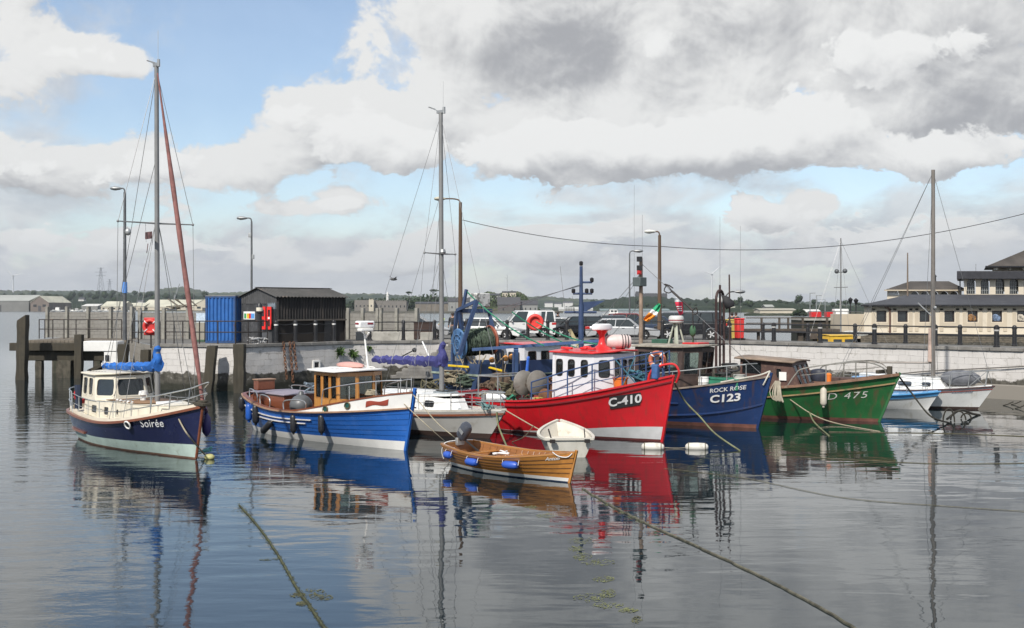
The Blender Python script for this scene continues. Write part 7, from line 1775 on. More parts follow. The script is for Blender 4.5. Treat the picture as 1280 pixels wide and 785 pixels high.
for dz in (-.12, .12): b.path(smoothpts([pp, pp+V((-.15, 0, .05+dz)), pp+V((-.35, 0, .15+dz)), pp+V((-.2, 0, .25)), pp+V((.05, 0, .12))], 4), .022, 5)
b.path(smoothpts([pq, pq+V((.15, 0, .1)), pq+V((.2, 0, -.1)), pq+V((0, 0, -.15)), pq], 4), .022, 5); b.bar(pq, V((1.6, .3, ZT)), .03, .03); b.build('grab_boom', dark_iron, k_)
rigging(k_, [(V((mxx, 0, zt-.2)), h.pt(.95, 1.95, 0, 1)), (V((mxx, 0, zt-.6)), V((-4.6, -1, 1.4))), (V((mxx, 0, zt-.6)), V((-4.6, 1, 1.4))), (V((mxx, 0, zt-1.8)), V((-3.2, -1.4, 1.4)))], r=.011)
b = MB(); 
def kp(u, dz=0., s=-1, off=-.05): return h.pt(u, h.sheer(u)+.04, off, s)+V((0, 0, dz))
for s in (-1, 1):
    b.path(smoothpts([kp(.6, 0, s), kp(.605, .5, s), kp(.63, .62, s), kp(.75, .62, s), kp(.86, .6, s), kp(.93, .55, s)], 5), .022, 6)
    for u in (.68, .78, .87): b.tube(kp(u, 0, s), kp(u, .6, s), .02, n=6)
b.build('guard_rail', galv, k_)
b = MB(); b.path(smoothpts([kp(.85, .02), kp(.92, .06), kp(.97, .08), V((4.95, 0, 2.14))], 6), .03, 6); b.path(smoothpts([V((4.95, 0, 2.14)), h.pt(.99, 1.85, .05), h.pt(.985, 1.62, .05)], 5), .03, 6); b.build('bow_fender_rope', mat('white_rope', (.5, .48, .42), .9, var=.15), k_)
h.text('ROCK ROSE', .22, .875, 1.45, letter_w, k_, .012, slope=.14, off=.03, wide=.98); h.text('C123', .4, .87, 1.1, letter_w, k_, .032, off=.04, slope=.14, wide=1.18)
h.text('ROCK ROSE', .22, .875, 1.45, letter_w, k_, .012, slope=.14, off=.03, side=1); h.text('C123', .42, .875, 1.2, letter_w, k_, .032, slope=.14, side=1, wide=1.18)
barrel('white plastic drum lying on the foredeck of the navy blue boat', MW@V((2.6, -.75, 1.35)), .2, .5, white); barrel('grey white drum behind the rail on the bow of the navy blue boat', MW@V((3.75, -.1, 1.4)), .22, .55, mat('grey_drum', (.4, .39, .36), .6, var=.2))
bx = thing('fish_box', 'green fish box on the foredeck of the navy blue boat', 'fish box', MW@V((3.2, -.3, 1.4)), TH); b = MB(); b.box((0, 0, .2), (1.5, .7, .4), top=(1.04, 1.06)); b.build('body', mat('green_box', (.03, .2, .12), .6), bx, bevel=.02); b = MB(); b.box((0, 0, .41), (1.6, .8, .04)); b.build('rim', mat('green_box', (.03, .2, .12), .6), bx)
o = MB(); 
for k in range(4): o.torus((random.uniform(-.3, .3), random.uniform(-.2, .2), .1+.12*k), .28, .045, Matrix.Rotation(random.uniform(-.5, .5), 3, 'X'), 18, 6)
tag(o.build('hose_coil', rubber, loc=MW@V((3.1, .2, 1.85))), 'coil of black hose on the foredeck of the navy blue boat', 'hose')
fl = thing('tricolour_flag', 'drooping green white and orange flag on the mast of the navy blue boat', 'flag', P(825.5, 378, 43.2))
for k, (c_m, nm, z0_, z1_) in enumerate(((mat('flag_green', (.02, .28, .13), .8), 'green_band', 0, .34), (letter_w, 'white_band', .34, .52), (mat('flag_orange', (.78, .26, .02), .8), 'orange_band', .52, 1))):
    b = MB(); rows = []
    for i in range(9):
        q = lerp(z0_, z1_, i/8); ctr = V((-.03-.42*q**1.2, .06*math.sin(q*9), -.05-.9*q+.22*q*q)); wd = .12+.22*q*(1.15-q)*2.2
        rows.append([ctr+V((-wd*.7*q+wd*(j/5-.5)*.9, .07*math.sin(j*1.8+q*6), -wd*.5*(j/5-.5))) for j in range(6)])
    b.grid(rows); o = b.build(nm, c_m, fl); s_ = o.modifiers.new('s', 'SOLIDIFY'); s_.thickness = .006

# ============ green boat D 475
h = Hull(10.2, 3.5, 1.35, 1.2, 1.88, .7, .75, .05, .8, q=2.6, pm=.24, pb=.7, shp=1.5, sm=.44)
TH = R(-33); g_ = thing('green_fishing_boat', 'green fishing boat D 475 with a flat brown cabin and rust streaks', 'boat', place(h, 1099, 527, TH), TH, 'boats moored in the harbour')
grp_ = mat('green_hull_paint', (.014, .11, .03), .5, var=.2, scale=1.1, dirt=(.03, .12, .045), dlo=.55, dhi=.8, streak=(.10, .055, .03), slo=.5, shi=.72, sscale=4)
wl = lambda u: .12
h.band(h.sheer, wl, nz=8).build('hull', grp_, g_); h.band(wl, lambda u: -.6, nz=3).build('antifouling', MATS['rust_red_antifouling'], g_)
b = MB(); h.strake(b, lambda u: h.sheer(u)-.42+.08*u, .05, .055, .012); b.build('rubbing_strake', mat('tan_strake', (.25, .17, .08), .7, var=.3, dirt=(.03, .1, .03)), g_)
b = MB(); h.strake(b, lambda u: h.sheer(u)+.0, .1, .1, .01); b.build('cap_rail', mat('rusty_cap', (.2, .11, .07), .75, var=.3, dirt=(.3, .26, .2)), g_)
b = MB(); b.bar(h.pt(1, -.2, 0, 1)+V((.0, -.03, 0)), h.pt(1, 1.95, 0, 1)+V((.02, -.03, 0)), .08, .09); b.build('stem', grp_, g_)
h.deck(lambda u: h.sheer(u)-.05, .03, u0=.42).build('foredeck', mat('brown_deck_paint', (.22, .17, .14), .7, var=.2, dirt=(.12, .07, .05)), g_)
h.deck(lambda u: .8, .06, u0=0.0, u1=.43).build('working_deck', MATS['grey_green_deck'], g_)
bcab = mat('brown_cabin_paint', (.085, .043, .034), .55, var=.2, dirt=(.16, .1, .07)); ZT = 2.42
wk = [(-1.0, -1.08), (1.55, -1.0), (1.55, 1.0), (-1.0, 1.08)]; bo = [V((x_, y_2, 1.1)) for x_, y_2 in wk]; to = [V((x_-(.42 if x_ > 1 else 0), y_2*.93, ZT-(0.12 if x_ > 1 else 0))) for x_, y_2 in wk]
cabin(g_, bo, to, {0: [(.04, .4, .52, .9), (.66, .76, .42, .74)], 1: [(.06, .3, .25, .88), (.38, .62, .25, .88), (.7, .94, .25, .88)], 2: [(.2, .5, .5, .85)], 3: [(.1, .4, .4, .85)]}, bcab, MATS['brown_cabin_paint'], glass, .05, .02, .03)
b = MB(); rows = [[V((-1.2, y_2*1.12, ZT+.02+.06*(1-(y_2/1.05)**2))) for y_2 in (-1.05, -.5, 0, .5, 1.05)], [V((1.25, y_2*1.06, ZT-.12+.06*(1-(y_2/1.05)**2))) for y_2 in (-1.05, -.5, 0, .5, 1.05)]]; b.grid(rows); o = b.build('roof', mat('tan_roof', (.24, .18, .135), .7, var=.25, dirt=(.2, .14, .1)), g_); s_ = o.modifiers.new('s', 'SOLIDIFY'); s_.thickness = .06
b = MB(); b.box((.82, -1.06, 1.72), (.3, .02, .34)); b.build('white_notice', white, g_)
MW = g_.matrix_basis
gf = -2.3; zt = 4.5+(384-366)/F*49.5; b = MB()
for y_2 in (-.42, .42): b.tube((gf, y_2, .8), (gf, y_2, zt-.35), .06, n=8)
b.path([V((gf, .42*math.cos(PI*k/10), zt-.35+.42*math.sin(PI*k/10))) for k in range(11)], .06, 8)
b.tube((gf, .0, .8), (gf, .0, zt+.3), .05, n=8); b.tube((gf+.3, .42, .8), (gf+.25, .42, zt+.75), .035, n=8); b.bar((gf, -.42, zt-1.2), (gf, .42, zt-1.2), .06, .06); b.bar((gf, -.42, 2.9), (gf, .42, 2.9), .06, .06); b.build('gallows', mat('dark_red_iron', (.055, .03, .028), .7, .2, var=.4), g_)
b = MB(); b.tube((gf, .0, zt), (gf, .0, zt+3.2), .008, .005, n=4); b.tube((gf+.8, .3, 2.7), (gf+.8, .3, zt+2.8), .008, .005, n=4); b.build('whip_aerial', wire_m, g_)
b = MB(); b.add([V((gf, .1, zt-.1)), V((gf+.3, .2, zt-.2)), V((gf+.55, .3, zt-.45)), V((gf+.5, .3, zt-.62)), V((gf+.2, .15, zt-.75))], [(0, 1, 2, 3, 4)]); o = b.build('black_flag', blk_c, g_); s_ = o.modifiers.new('s', 'SOLIDIFY'); s_.thickness = .01
def gp2(u, dz=0., s=-1, off=-.12): return h.pt(u, h.sheer(u)+.04, off, s)+V((0, 0, dz))
b = MB()
for s in (-1, 1):
    b.path(smoothpts([gp2(.63, 0, s), gp2(.66, .42, s), gp2(.69, .62, s), gp2(.8, .68, s), gp2(.9, .6, s), gp2(.955, .3, s), gp2(.965, .0, s)], 5), .026, 6); b.path([gp2(.68, .36, s), gp2(.8, .36, s), gp2(.93, .32, s)], .014, 5)
    for u in (.77, .87): b.tube(gp2(u, 0, s), gp2(u, .66, s), .024, n=6)
b.path([gp2(.8, .68, -1), gp2(.8, .68, 1)], .02, 6); b.build('foredeck_rail', mat('weathered_rail', (.28, .27, .24), .5, .4, var=.25, dirt=(.14, .08, .05)), g_)
b = MB(); b.bar((4.4, -.5, 1.98), (4.6, .5, 1.98), .14, .14); b.box((4.75, 0, 1.98), (.18, .18, .42)); b.build('bitts', old_wood, g_, bevel=.02)
b = MB(); b.box((2.9, .2, 1.6), (1.3, .7, .16)); b.build('hatch', brn_w, g_, bevel=.02)
b = MB(); b.lathe([(.3, 0), (.34, .08), (.36, .36), (.3, .46), (.12, .5)], (0, 0, 0), n=16); tag(b.build('fish_pot', mat('dark_pot', (.03, .035, .055), .6, var=.4), loc=MW@V((1.95, .1, 1.5))), 'dark rounded pot on the foredeck of the green boat', 'pot'); b = MB(); b.lathe([(.1, 0), (.12, .3), (.05, .36)], n=12); tag(b.build('orange_bottle', orange, loc=MW@V((2.4, -.15, 1.5))), 'small orange container beside the dark pot on the green boat', 'container')
h.text('D 475', .38, .855, 1.02, mat('worn_white_lettering', (.6, .6, .55), .6, var=.15, dirt=(.2, .3, .18), dlo=.55, dhi=.7), g_, -.004, slope=.1, wide=1.35, space=1.15); h.text('D 475', .38, .855, 1.02, MATS['worn_white_lettering'], g_, -.004, slope=.1, wide=1.35, side=1)
fenders(g_, h, [(.77, .98, .13, .72, mat('dirty_white_fender', (.55, .5, .42), .55, var=.15), 'dirty white fender hanging before the number on the green boat', 0)], G)
o = MB()
for k in range(9): o.path(smoothpts([V((.02*k-.1, -.05, .3)), V((.06*k-.28+random.uniform(-.05, .05), -.12, -.15-.03*k)), V((.04*k-.1, -.1, -.45-.02*(k % 3))), V((.1-.02*k, -.04, .25))], 5), .02, 5)
tag(o.build('rope_hank', mat('pale_rope', (.42, .38, .3), .9, var=.2), loc=MW@h.pt(.60, 1.28, .1), rz=TH), 'hank of pale rope hanging over the side of the green boat', 'rope')

# ============ light blue cuddy boat and the right-hand yacht
h = Hull(5.6, 2.1, .62, .6, .82, .35, .5, .05, .8, q=2.2, pm=.3, pb=.7)
TH = R(-26); l_ = thing('cuddy_boat', 'small white motor boat with a light blue cuddy behind the bow of the green boat', 'boat', place(h, 1160, 512, TH), TH, 'boats moored in the harbour')
lb = mat('sky_blue_paint', (.09, .31, .6), .35, var=.08, coat=.3); h.band(lambda u: h.sheer(u)-.16, lambda u: -.3, nz=5).build('hull', gelcoat, l_); h.band(h.sheer, lambda u: h.sheer(u)-.2, nz=2, off=.03).build('blue_sheer_band', lb, l_); h.deck(lambda u: h.sheer(u)+.01, -.02, u0=.45).build('foredeck', lb, l_)
h.deck(lambda u: .25, .1, u1=.5).build('cockpit_floor', white, l_); b = MB(); h.strake(b, lambda u: h.sheer(u), .05, .05, .04); b.build('gunwale', lb, l_)
bo = [V((-.9, -.85, .55)), V((.55, -.75, .6)), V((.55, .75, .6)), V((-.9, .85, .55))]; to = [V((-.85, -.7, 1.28)), V((.1, -.55, 1.25)), V((.1, .55, 1.25)), V((-.85, .7, 1.28))]
cabin(l_, bo, to, {0: [(.1, .85, .3, .75)], 1: [(.1, .46, .25, .85), (.54, .9, .25, .85)]}, gelcoat, lb, dkglass, .03, .04, .02); slab(l_, [(p.x, p.y) for p in to], 1.285, 1.33, lb, grow=.06)
stanchion_rail(l_, [h.pt(u, h.sheer(u)+.02, -.1, -1) for u in (.62, .78, .92)], [.3]*3, mids=())
h = Hull(7.0, 2.3, .86, .82, 1.05, .6, .7, .3, .6, q=2.2, pm=.3, pb=.7)
TH = R(-29); z_y = thing('sailing_yacht', 'white sailing yacht with a grey sail bag at the right end of the row', 'boat', place(h, 1222, 511.5, TH), TH, 'boats moored in the harbour')
h.band(h.sheer, lambda u: .1, nz=6).build('hull', gelcoat, z_y); h.band(lambda u: .1, lambda u: -.5, nz=3).build('antifouling', MATS['dark_brown_antifouling'], z_y); h.deck(lambda u: h.sheer(u), 0).build('deck', gelcoat, z_y)
b = MB(); h.strake(b, lambda u: h.sheer(u)-.02, .05, .06, .01); b.build('rubbing_strake', mat('dark_brown_strake', (.06, .03, .03), .5), z_y)
b = MB(); h.strake(b, lambda u: h.sheer(u)-.14, .02, .03, .006); b.build('trim_line', mat('red_brown_board', (.28, .05, .03), .45), z_y)
ck = [(-2.1, -.75), (.4, -.78), (1.6, -.45), (1.6, .45), (.4, .78), (-2.1, .75)]; ct_ = [V((x_-(.3 if x_ > .5 else .05), y_2*.85, 1.42 if x_ < 0 else 1.28)) for x_, y_2 in ck]
cabin(z_y, [V((x_, y_2, .82)) for x_, y_2 in ck], ct_, {0: [(.1, .5, .35, .75), (.68, .9, .35, .7)], 1: [(.2, .5, .35, .7)]}, gelcoat, black, dkglass, .04, .05, .02)
b = MB(); b.add([p+V((0, 0, .01)) for p in ct_], [tuple(range(6))]); o = b.build('cabin_top', gelcoat, z_y); s_ = o.modifiers.new('s', 'SOLIDIFY'); s_.thickness = .05
zt = 4.5+(384-218)/F*51; mast_part(z_y, .95, 1.2, zt, .1, mat('grey_brown_mast', (.2, .18, .16), .5, .3), head=False); mt = V((.95, 0, zt-.1))
ln = [(mt, h.pt(.985, 1.05, 0, 1)), (mt, V((-3.4, .4, .95))), (mt, V((-3.4, -.4, .95)))]
for s in (-1, 1): ln += [(mt, h.pt(.6, .9, -.05, s)), (V((.95, 0, zt*.6)), h.pt(.66, .9, -.05, s))]
rigging(z_y, ln); b = MB(); b.tube((.95, -.0, zt*.38), (.3, 0, zt*.44), .03, n=6); b.ball((1.05, -.1, zt*.42), .08, 8); b.build('mast_fitting', galv, z_y)
b = MB(); b.tube((.9, 0, 2.0), (-2.3, 0, 1.95), .045, n=8); b.build('boom', MATS['grey_brown_mast'], z_y)
b = MB(); b.path([V((.82, 0, 2.05+1.5*k/8)) for k in range(9)], lambda q: .11*(1-.4*q), 8); b.build('mast_sleeve', mat('pale_pink_cloth', (.4, .3, .25), .85, var=.3), z_y)
b = MB(); b.ball((2.1, .0, 1.35), (.85, .48, .36), 16); b.build('sail_bag', cover_mat('grey_sailbag', (.13, .135, .15)), z_y)
b = MB(); fp = [h.pt(u, h.sheer(u)+.03, -.06, -1) for u in (.76, .86, .95)]; q_ = [h.pt(u, h.sheer(u)+.03, -.06, 1) for u in (.95, .86, .76)]
b.path([p+V((.1, 0, .66)) for p in fp]+[V((3.75, 0, 1.75))]+[p+V((.1, 0, .66)) for p in q_], .018, 6)
for p in fp+q_: b.tube(p, p+V((.1, 0, .66)), .016, n=6)
b.tube(fp[1], fp[2]+V((.1, 0, .66)), .014, n=6); b.tube(fp[1]+V((.1, 0, .66)), fp[2], .014, n=6); b.build('pulpit', galv, z_y)
for s in (-1, 1): stanchion_rail(z_y, [h.pt(u, h.sheer(u)+.02, -.08, s) for u in (.1, .28, .46, .62, .76)], [.55]*5, r=.012)
h.text('Esmeralda', .2, .84, .78, mat('grey_blue_lettering', (.2, .26, .33), .5), z_y, .004, slope=.05, shear=.3)

# ============ varnished dinghy with outboard
h = Hull(4.75, 1.75, .62, .52, .8, .28, .22, .12, .66, q=2.3, pm=.42, pb=.8, ps=.5, shp=1.7, sm=.45)
TH = R(-48); d_ = thing('wooden_dinghy', 'varnished clinker dinghy with blue fenders and a raised outboard in the foreground', 'boat', place(h, 712, 603.5, TH), TH, 'boats moored in the harbour')
dv = wood('honey_varnish', (.58, .25, .055), 0, .22, 22, .6, coat=.7); b = MB(); b0 = lambda u: .12
for k in range(5):
    h.band(lambda u, f=(k+1)/5: lerp(b0(u), h.sheer(u), f), lambda u, f=k/5: lerp(b0(u), h.sheer(u), f), off=.009*k, nz=2, b=b)
    if k: h.band(lambda u, f=k/5: lerp(b0(u), h.sheer(u), f)+.001, lambda u, f=k/5: lerp(b0(u), h.sheer(u), f), off=.009*k, nz=1, b=b)
b.build('hull', dv, d_, smooth=25)
b = MB()
for k in range(1, 5): h.strake(b, lambda u: lerp(b0(u), h.sheer(u), k/5)-.008, .006, .014, .009*(k-1)+.006)
b.build('plank_seam', wood('dark_seam', (.12, .045, .012), 0, .4), d_)
h.band(b0, lambda u: .03, nz=2).build('boot_stripe', white, d_); h.band(lambda u: .03, lambda u: -.26, nz=3).build('antifouling', mat('navy_antifouling', (.012, .025, .06), .7), d_)
h.band(lambda u: h.sheer(u)-.01, lambda u: .2, off=-.03, u0=.01, u1=.975, nz=3).build('inner_planking', wood('inner_plank', (.3, .12, .035), 0, .4, 22), d_)
h.deck(lambda u: .2, .05, .0).build('floor_boards', wood('inner_plank', (.3, .12, .035), 0, .4, 22), d_)
b = MB(); h.strake(b, lambda u: h.sheer(u)+.01, .075, .045, .0); h.transom_bar(b, h.hs+.01, .06, .045); b.build('gunwale', wood('pale_gunwale', (.5, .23, .07), 0, .28, 22, coat=.5), d_)
b = MB(); b.bar(h.pt(1, -.2, 0, 1)+V((.01, -.03, 0)), h.pt(1, .86, 0, 1)+V((.02, -.03, 0)), .05, .07); b.build('stem', dv, d_)
for x_ in (-1.5, -.3, .9):
    u = (x_+2.375)/4.75; y_2 = abs(h.pt(u, .42).y)-.04; b = MB(); b.box((x_, 0, .42), (.26, 2*y_2, .03)); b.build('thwart', dv, d_, bevel=.008)
h.deck(lambda u: h.sheer(u)-.05, .05, .01, u0=.86, u1=.975, n=6).build('bow_deck', dv, d_)
b = MB()
for k in range(17):
    u = .08+.84*k/16; zz = [lerp(h.sheer(u)-.02, .22, j/4) for j in range(5)]
    for s in (-1, 1): b.path([h.pt(u, z_, -.045, s) for z_ in zz], .012, 5)
b.build('ribs', wood('rib_wood', (.34, .14, .04), 2, .4), d_)
om = thing('outboard_motor', 'dark grey outboard motor tilted up on the stern of the varnished dinghy', 'outboard motor', d_.matrix_basis@V((-2.34, .0, .66)), TH)
ogm = mat('outboard_grey', (.05, .055, .07), .32, var=.1, coat=.3)
tl_ = Matrix.Rotation(R(38), 3, 'Y')
b = MB(); rows = []
for z_, sx, sy in ((.16, .12, .1), (.2, .2, .14), (.4, .22, .15), (.58, .2, .14), (.66, .14, .1), (.68, .05, .04)): rows.append([tl_@V((sx*math.cos(a)*(1 if abs(math.cos(a)) < .8 else .95)+.02, sy*math.sin(a), z_)) for a in [2*PI*k/16 for k in range(16)]])
b.loft(rows); cw2 = b.build('cowling', ogm, om); b = MB()
for s in (-1, 1): b.box(tl_@V((.03, s*.148, .42)), (.2, .012, .1), mat3=tl_)
b.build('badge', galv, cw2)
b = MB(); b.box(tl_@V((0, 0, .0)), (.16, .12, .36), mat3=tl_); b.box(tl_@V((-.02, 0, -.35)), (.14, .06, .5), mat3=tl_); b.build('leg', dark_iron, om, bevel=.02)
b = MB(); b.box((.06, 0, .0), (.12, .26, .22)); b.build('bracket', galv, om, bevel=.02); b = MB(); b.bar(tl_@V((.1, 0, .2)), tl_@V((.75, .1, .3)), .04, .04); b.build('tiller', rubber, om)
b = MB(); c = tl_@V((-.12, 0, -.52)); m_ = tl_@Matrix.Rotation(R(90), 3, 'Y'); b.lathe([(.02, -.14), (.05, -.1), (.05, .1), (.02, .16)], c, m_, 10)
for k in range(3): a = 2*PI*k/3; b.bar(c+m_@V((.04*math.cos(a), .04*math.sin(a), -.1)), c+m_@V((.12*math.cos(a), .12*math.sin(a), -.1)), .02, .07)
b.build('propeller', galv, om)
for u, lab in ((.1, 'blue fender at the stern of the varnished dinghy'), (.36, 'blue fender in the middle of the varnished dinghy, second from the stern'), (.665, 'blue fender nearest the bow of the varnished dinghy')):
    p, t_, w_, n = h.frame(u, .42); c = h.pt(u, h.sheer(u)-.2, .14); f = thing('fender', lab, 'fender', d_.matrix_basis@c, TH+math.atan2(t_.y, t_.x), 'blue fenders on the varnished dinghy')
    m_ = Matrix.Rotation(R(90), 3, 'Y'); L_ = .44 if u > .3 else .34; b = MB(); b.lathe([(.02, -L_/2-.02), (.07, -L_/2), (.1, -L_/2+.06), (.105, 0), (.1, L_/2-.06), (.07, L_/2), (.02, L_/2+.02)], m=m_, n=16); b.build('body', mat('royal_blue_fender', (.03, .09, .42), .35), f)
    b = MB()
    for s in (-1, 1): b.path([V((s*(L_/2+.02), 0, 0)), V((s*(L_/2+.03), .02, .1)), V((s*(L_/2), .12, .22))], .007, 5)
    b.build('lanyard', letter_w, f)
h.text('Anton', .13, .9, .62, letter_w, d_, .008, slope=.12, shear=.3, off=.05)
b = MB(); b.path(smoothpts([h.pt(.9, .8, .05), h.pt(.93, .7, .06), h.pt(.97, .68, .06), h.pt(.99, .78, .05)], 5), .012, 5); tag(b.build('bow_line', letter_w, loc=d_.location, rz=TH), 'short white line looped at the bow of the varnished dinghy', 'rope')
o = MB(); o.path(smoothpts([V((random.uniform(-.35, .35), random.uniform(-.2, .2), random.uniform(0, .1))) for _ in range(14)], 4), .016, 5); tag(o.build('rope_heap', letter_w, loc=d_.matrix_basis@V((-.5, .15, .45))), 'small white rope tangle inside the varnished dinghy', 'rope')
o = MB(); o.path(smoothpts([V((-2.3, .5, .66)), V((-2.33, .2, .68)), V((-2.36, -.3, .68)), V((-2.33, -.55, .62)), V((-2.39, -.57, .4)), V((-2.4, -.5, .2))], 5), .014, 5); tag(o.build('stern_line', letter_w, loc=d_.location, rz=TH), 'white line draped over the stern of the varnished dinghy', 'rope')

# ============ white tender seen from astern
h = Hull(2.7, 1.6, .58, .56, .8, .25, .35, .0, .86, q=2.4, pm=.32, pb=.7, ps=.35, sm=.4)
TH = R(94); w_t = thing('white_tender', 'small white tender lying stern towards the viewer beside the varnished dinghy', 'boat', (PX(705, 34.2), 34.2, .0), TH, 'boats moored in the harbour', R(-1.5))
tw_ = mat('tender_white', (.52, .5, .44), .45, var=.08, dirt=(.34, .31, .24), dlo=.5, dhi=.85, streak=(.4, .25, .1), slo=.72, shi=.95); ti = mat('tender_inside', (.6, .56, .48), .5, var=.08, dirt=(.42, .37, .29))
h.band(h.sheer, lambda u: -.22, nz=6).build('hull', tw_, w_t); h.band(lambda u: h.sheer(u)-.01, lambda u: .12, off=-.035, u0=.02, u1=.97, nz=4).build('inner_shell', ti, w_t); h.deck(lambda u: .13, .05, 0).build('floor', ti, w_t)
b = MB(); h.strake(b, lambda u: h.sheer(u)+.01, .09, .06, .02); h.transom_bar(b, h.hs+.01, .1, .06); b.build('gunwale', mat('pale_gunwale_plastic', (.58, .55, .48), .5, var=.08), w_t)
for x_ in (-.5, .45): y_2 = abs(h.pt((x_+1.45)/2.9, .38).y)-.04; b = MB(); b.box((x_, 0, .38), (.26, 2*y_2, .05)); b.build('thwart', ti, w_t, bevel=.01)
b = MB()
for s in (-1, 1): b.bar((-1.2, s*.5, .5), (-.6, s*.55, .78), .03, .05); b.box((-1.5, s*.52, .55), (.1, .16, .1))
b.build('rowlock', dark_iron, w_t)
# ============ blue stern trawler moored behind, with gantry and net drum
h = Hull(9.6, 3.7, 2.15, 2.1, 2.9, .8, .6, .0, .93, q=2.6, pm=.2, pb=.7, sm=.4)
TH = R(40); sd_ = V((PX(568, 46.5), 46.5, 0)); t_o = sd_+V((math.cos(TH), math.sin(TH), 0))*4.8
q_ = thing('stern_trawler', 'blue stern trawler with gantry, net drum and tall blue mast moored behind the red trawler', 'boat', t_o, TH, 'boats moored in the harbour'); MI = q_.matrix_basis.inverted(); MW = q_.matrix_basis
def Q(px, py, d): return MI@P(px, py, d)
h.band(h.sheer, lambda u: .15, nz=6).build('hull', trawler_blue, q_); h.band(lambda u: .15, lambda u: -.6, nz=3).build('antifouling', MATS['rust_red_antifouling'], q_)
b = MB(); h.strake(b, lambda u: 1.68, .07, .08, .02); h.transom_bar(b, 1.68, .08, .08, .0); b.build('rubbing_strake', mat('pale_green_strake', (.25, .3, .24), .7, var=.3, dirt=(.1, .08, .06)), q_)
h.deck(lambda u: 1.15, .06).build('deck', MATS['grey_green_deck'], q_); h.band(h.sheer, lambda u: 1.1, off=-.06, u0=.01, u1=.97, nz=2).build('inner_bulwark', trawler_blue, q_)
for k, (tx, z_) in enumerate((('OSMA', 1.42), ('COBH', 1.1))):
    vs, fs = text_geo(tx, .27, .02); b = MB(); x_ = h.pt(0, z_).x; b.add([V((-4.8-.012, -.75-v.x, z_+v.y)) for v in vs], fs); b.build('lettering', letter_w, q_, smooth=0, fix=False)
bo = [V((-1.9, -1.2, 1.15)), V((.8, -1.2, 1.15)), V((.8, 1.2, 1.15)), V((-1.9, 1.2, 1.15))]; to = [V((p.x, p.y*.98, 2.82)) for p in bo]
cabin(q_, bo, to, {0: [(.08, .24, .55, .85), (.36, .52, .55, .85), (.68, .84, .3, .6)], 3: [(.15, .4, .5, .85), (.55, .85, .0, .82)], 1: [(.1, .3, .55, .88), (.4, .6, .55, .88), (.7, .9, .55, .88)]}, whp, dbr_, glass, .04, .05, .025)
slab(q_, [(p.x, p.y) for p in to], 2.824, 2.89, redr, grow=.15, camber=.06)
mb_ = V((2.6, 0, 0)); zt = H+(HY-333)/F*51.5
b = MB(); b.tube((2.6, 0, 1.2), (2.6, 0, zt-1.8), .15, .12, n=12); b.tube((2.6, 0, zt-1.8), (2.6, 0, zt), .1, .075, n=12); mo = b.build('mast', trawler_blue, q_)
cr = V((math.cos(-TH), math.sin(-TH), 0))     # across the view
b = MB(); c = V((2.6, 0, 0))
for z_, a0, a1, r_2 in ((zt-.75, 0, .52, .05), (zt-1.28, -.38, .52, .05), (zt-2.15, -.78, .72, .055)): b.tube(c+cr*a0+V((0, 0, z_)), c+cr*a1+V((0, 0, z_)), r_2, n=8)
b.add([c+V((0, 0, zt-2.25)), c+V((0, 0, zt-1.68))+cr*.06, c+V((0, 0, zt-1.62))+cr*1.1, c+V((0, 0, zt-1.7))+cr*.9], [(0, 1, 2, 3)])
b.prism([c+cr*.05+V((0, -.03, zt-2.2)), c+cr*.05+V((0, -.03, zt-1.68)), c+cr*1.1+V((0, -.03, zt-1.6)), c+cr*.85+V((0, -.03, zt-1.74))], V((.02, .06, 0))); b.build('crosstree', trawler_blue, mo)
for p in (c+V((0, 0, zt+.02)), c+cr*.5+V((0, 0, zt-.75)), c+cr*-.36+V((0, 0, zt-1.26)), c+cr*.26+V((0, 0, zt-1.26)), c+cr*.5+V((0, 0, zt-1.26))): b = MB(); b.lathe([(.06, 0), (.09, .05), (.09, .18), (.04, .22)], p, n=10); b.build('navigation_light', black, mo)
b = MB()
for k in range(5): b.tube(c+cr*(-.7+.09*k)+V((0, 0, zt-2.12)), c+cr*(-.7+.09*k)+V((0, 0, zt-1.92)), .02, n=5)
b.build('short_aerials', black, mo)
b = MB(); b.tube(c+cr*-.75+V((0, 0, zt-2.1)), c+cr*-.98+V((0, 0, zt+.0)), .012, n=4); b.tube(c+cr*-.3+V((0, 0, zt-2.1)), c+cr*-.42+V((0, 0, zt-1.4)), .01, n=4); b.build('whip_aerial', wire_m, mo)
b = MB()
W2_ = lambda a, z_: c+cr*a+V((0, 0, z_))
b.tube(c+V((0, 0, zt-.85)), Q(640, 384, 47), .016, n=4); b.tube(c+V((0, 0, zt-.9)), Q(611, 389, 46), .014, n=4); b.build('rigging', wire_m, q_)
b = MB(); b.bar(W2_(-.55, zt-2.95), W2_(-.03, zt-3.9), .1, .16); b.build('yellow_board', mat('pale_yellow_board', (.42, .36, .2), .7, var=.2), q_)
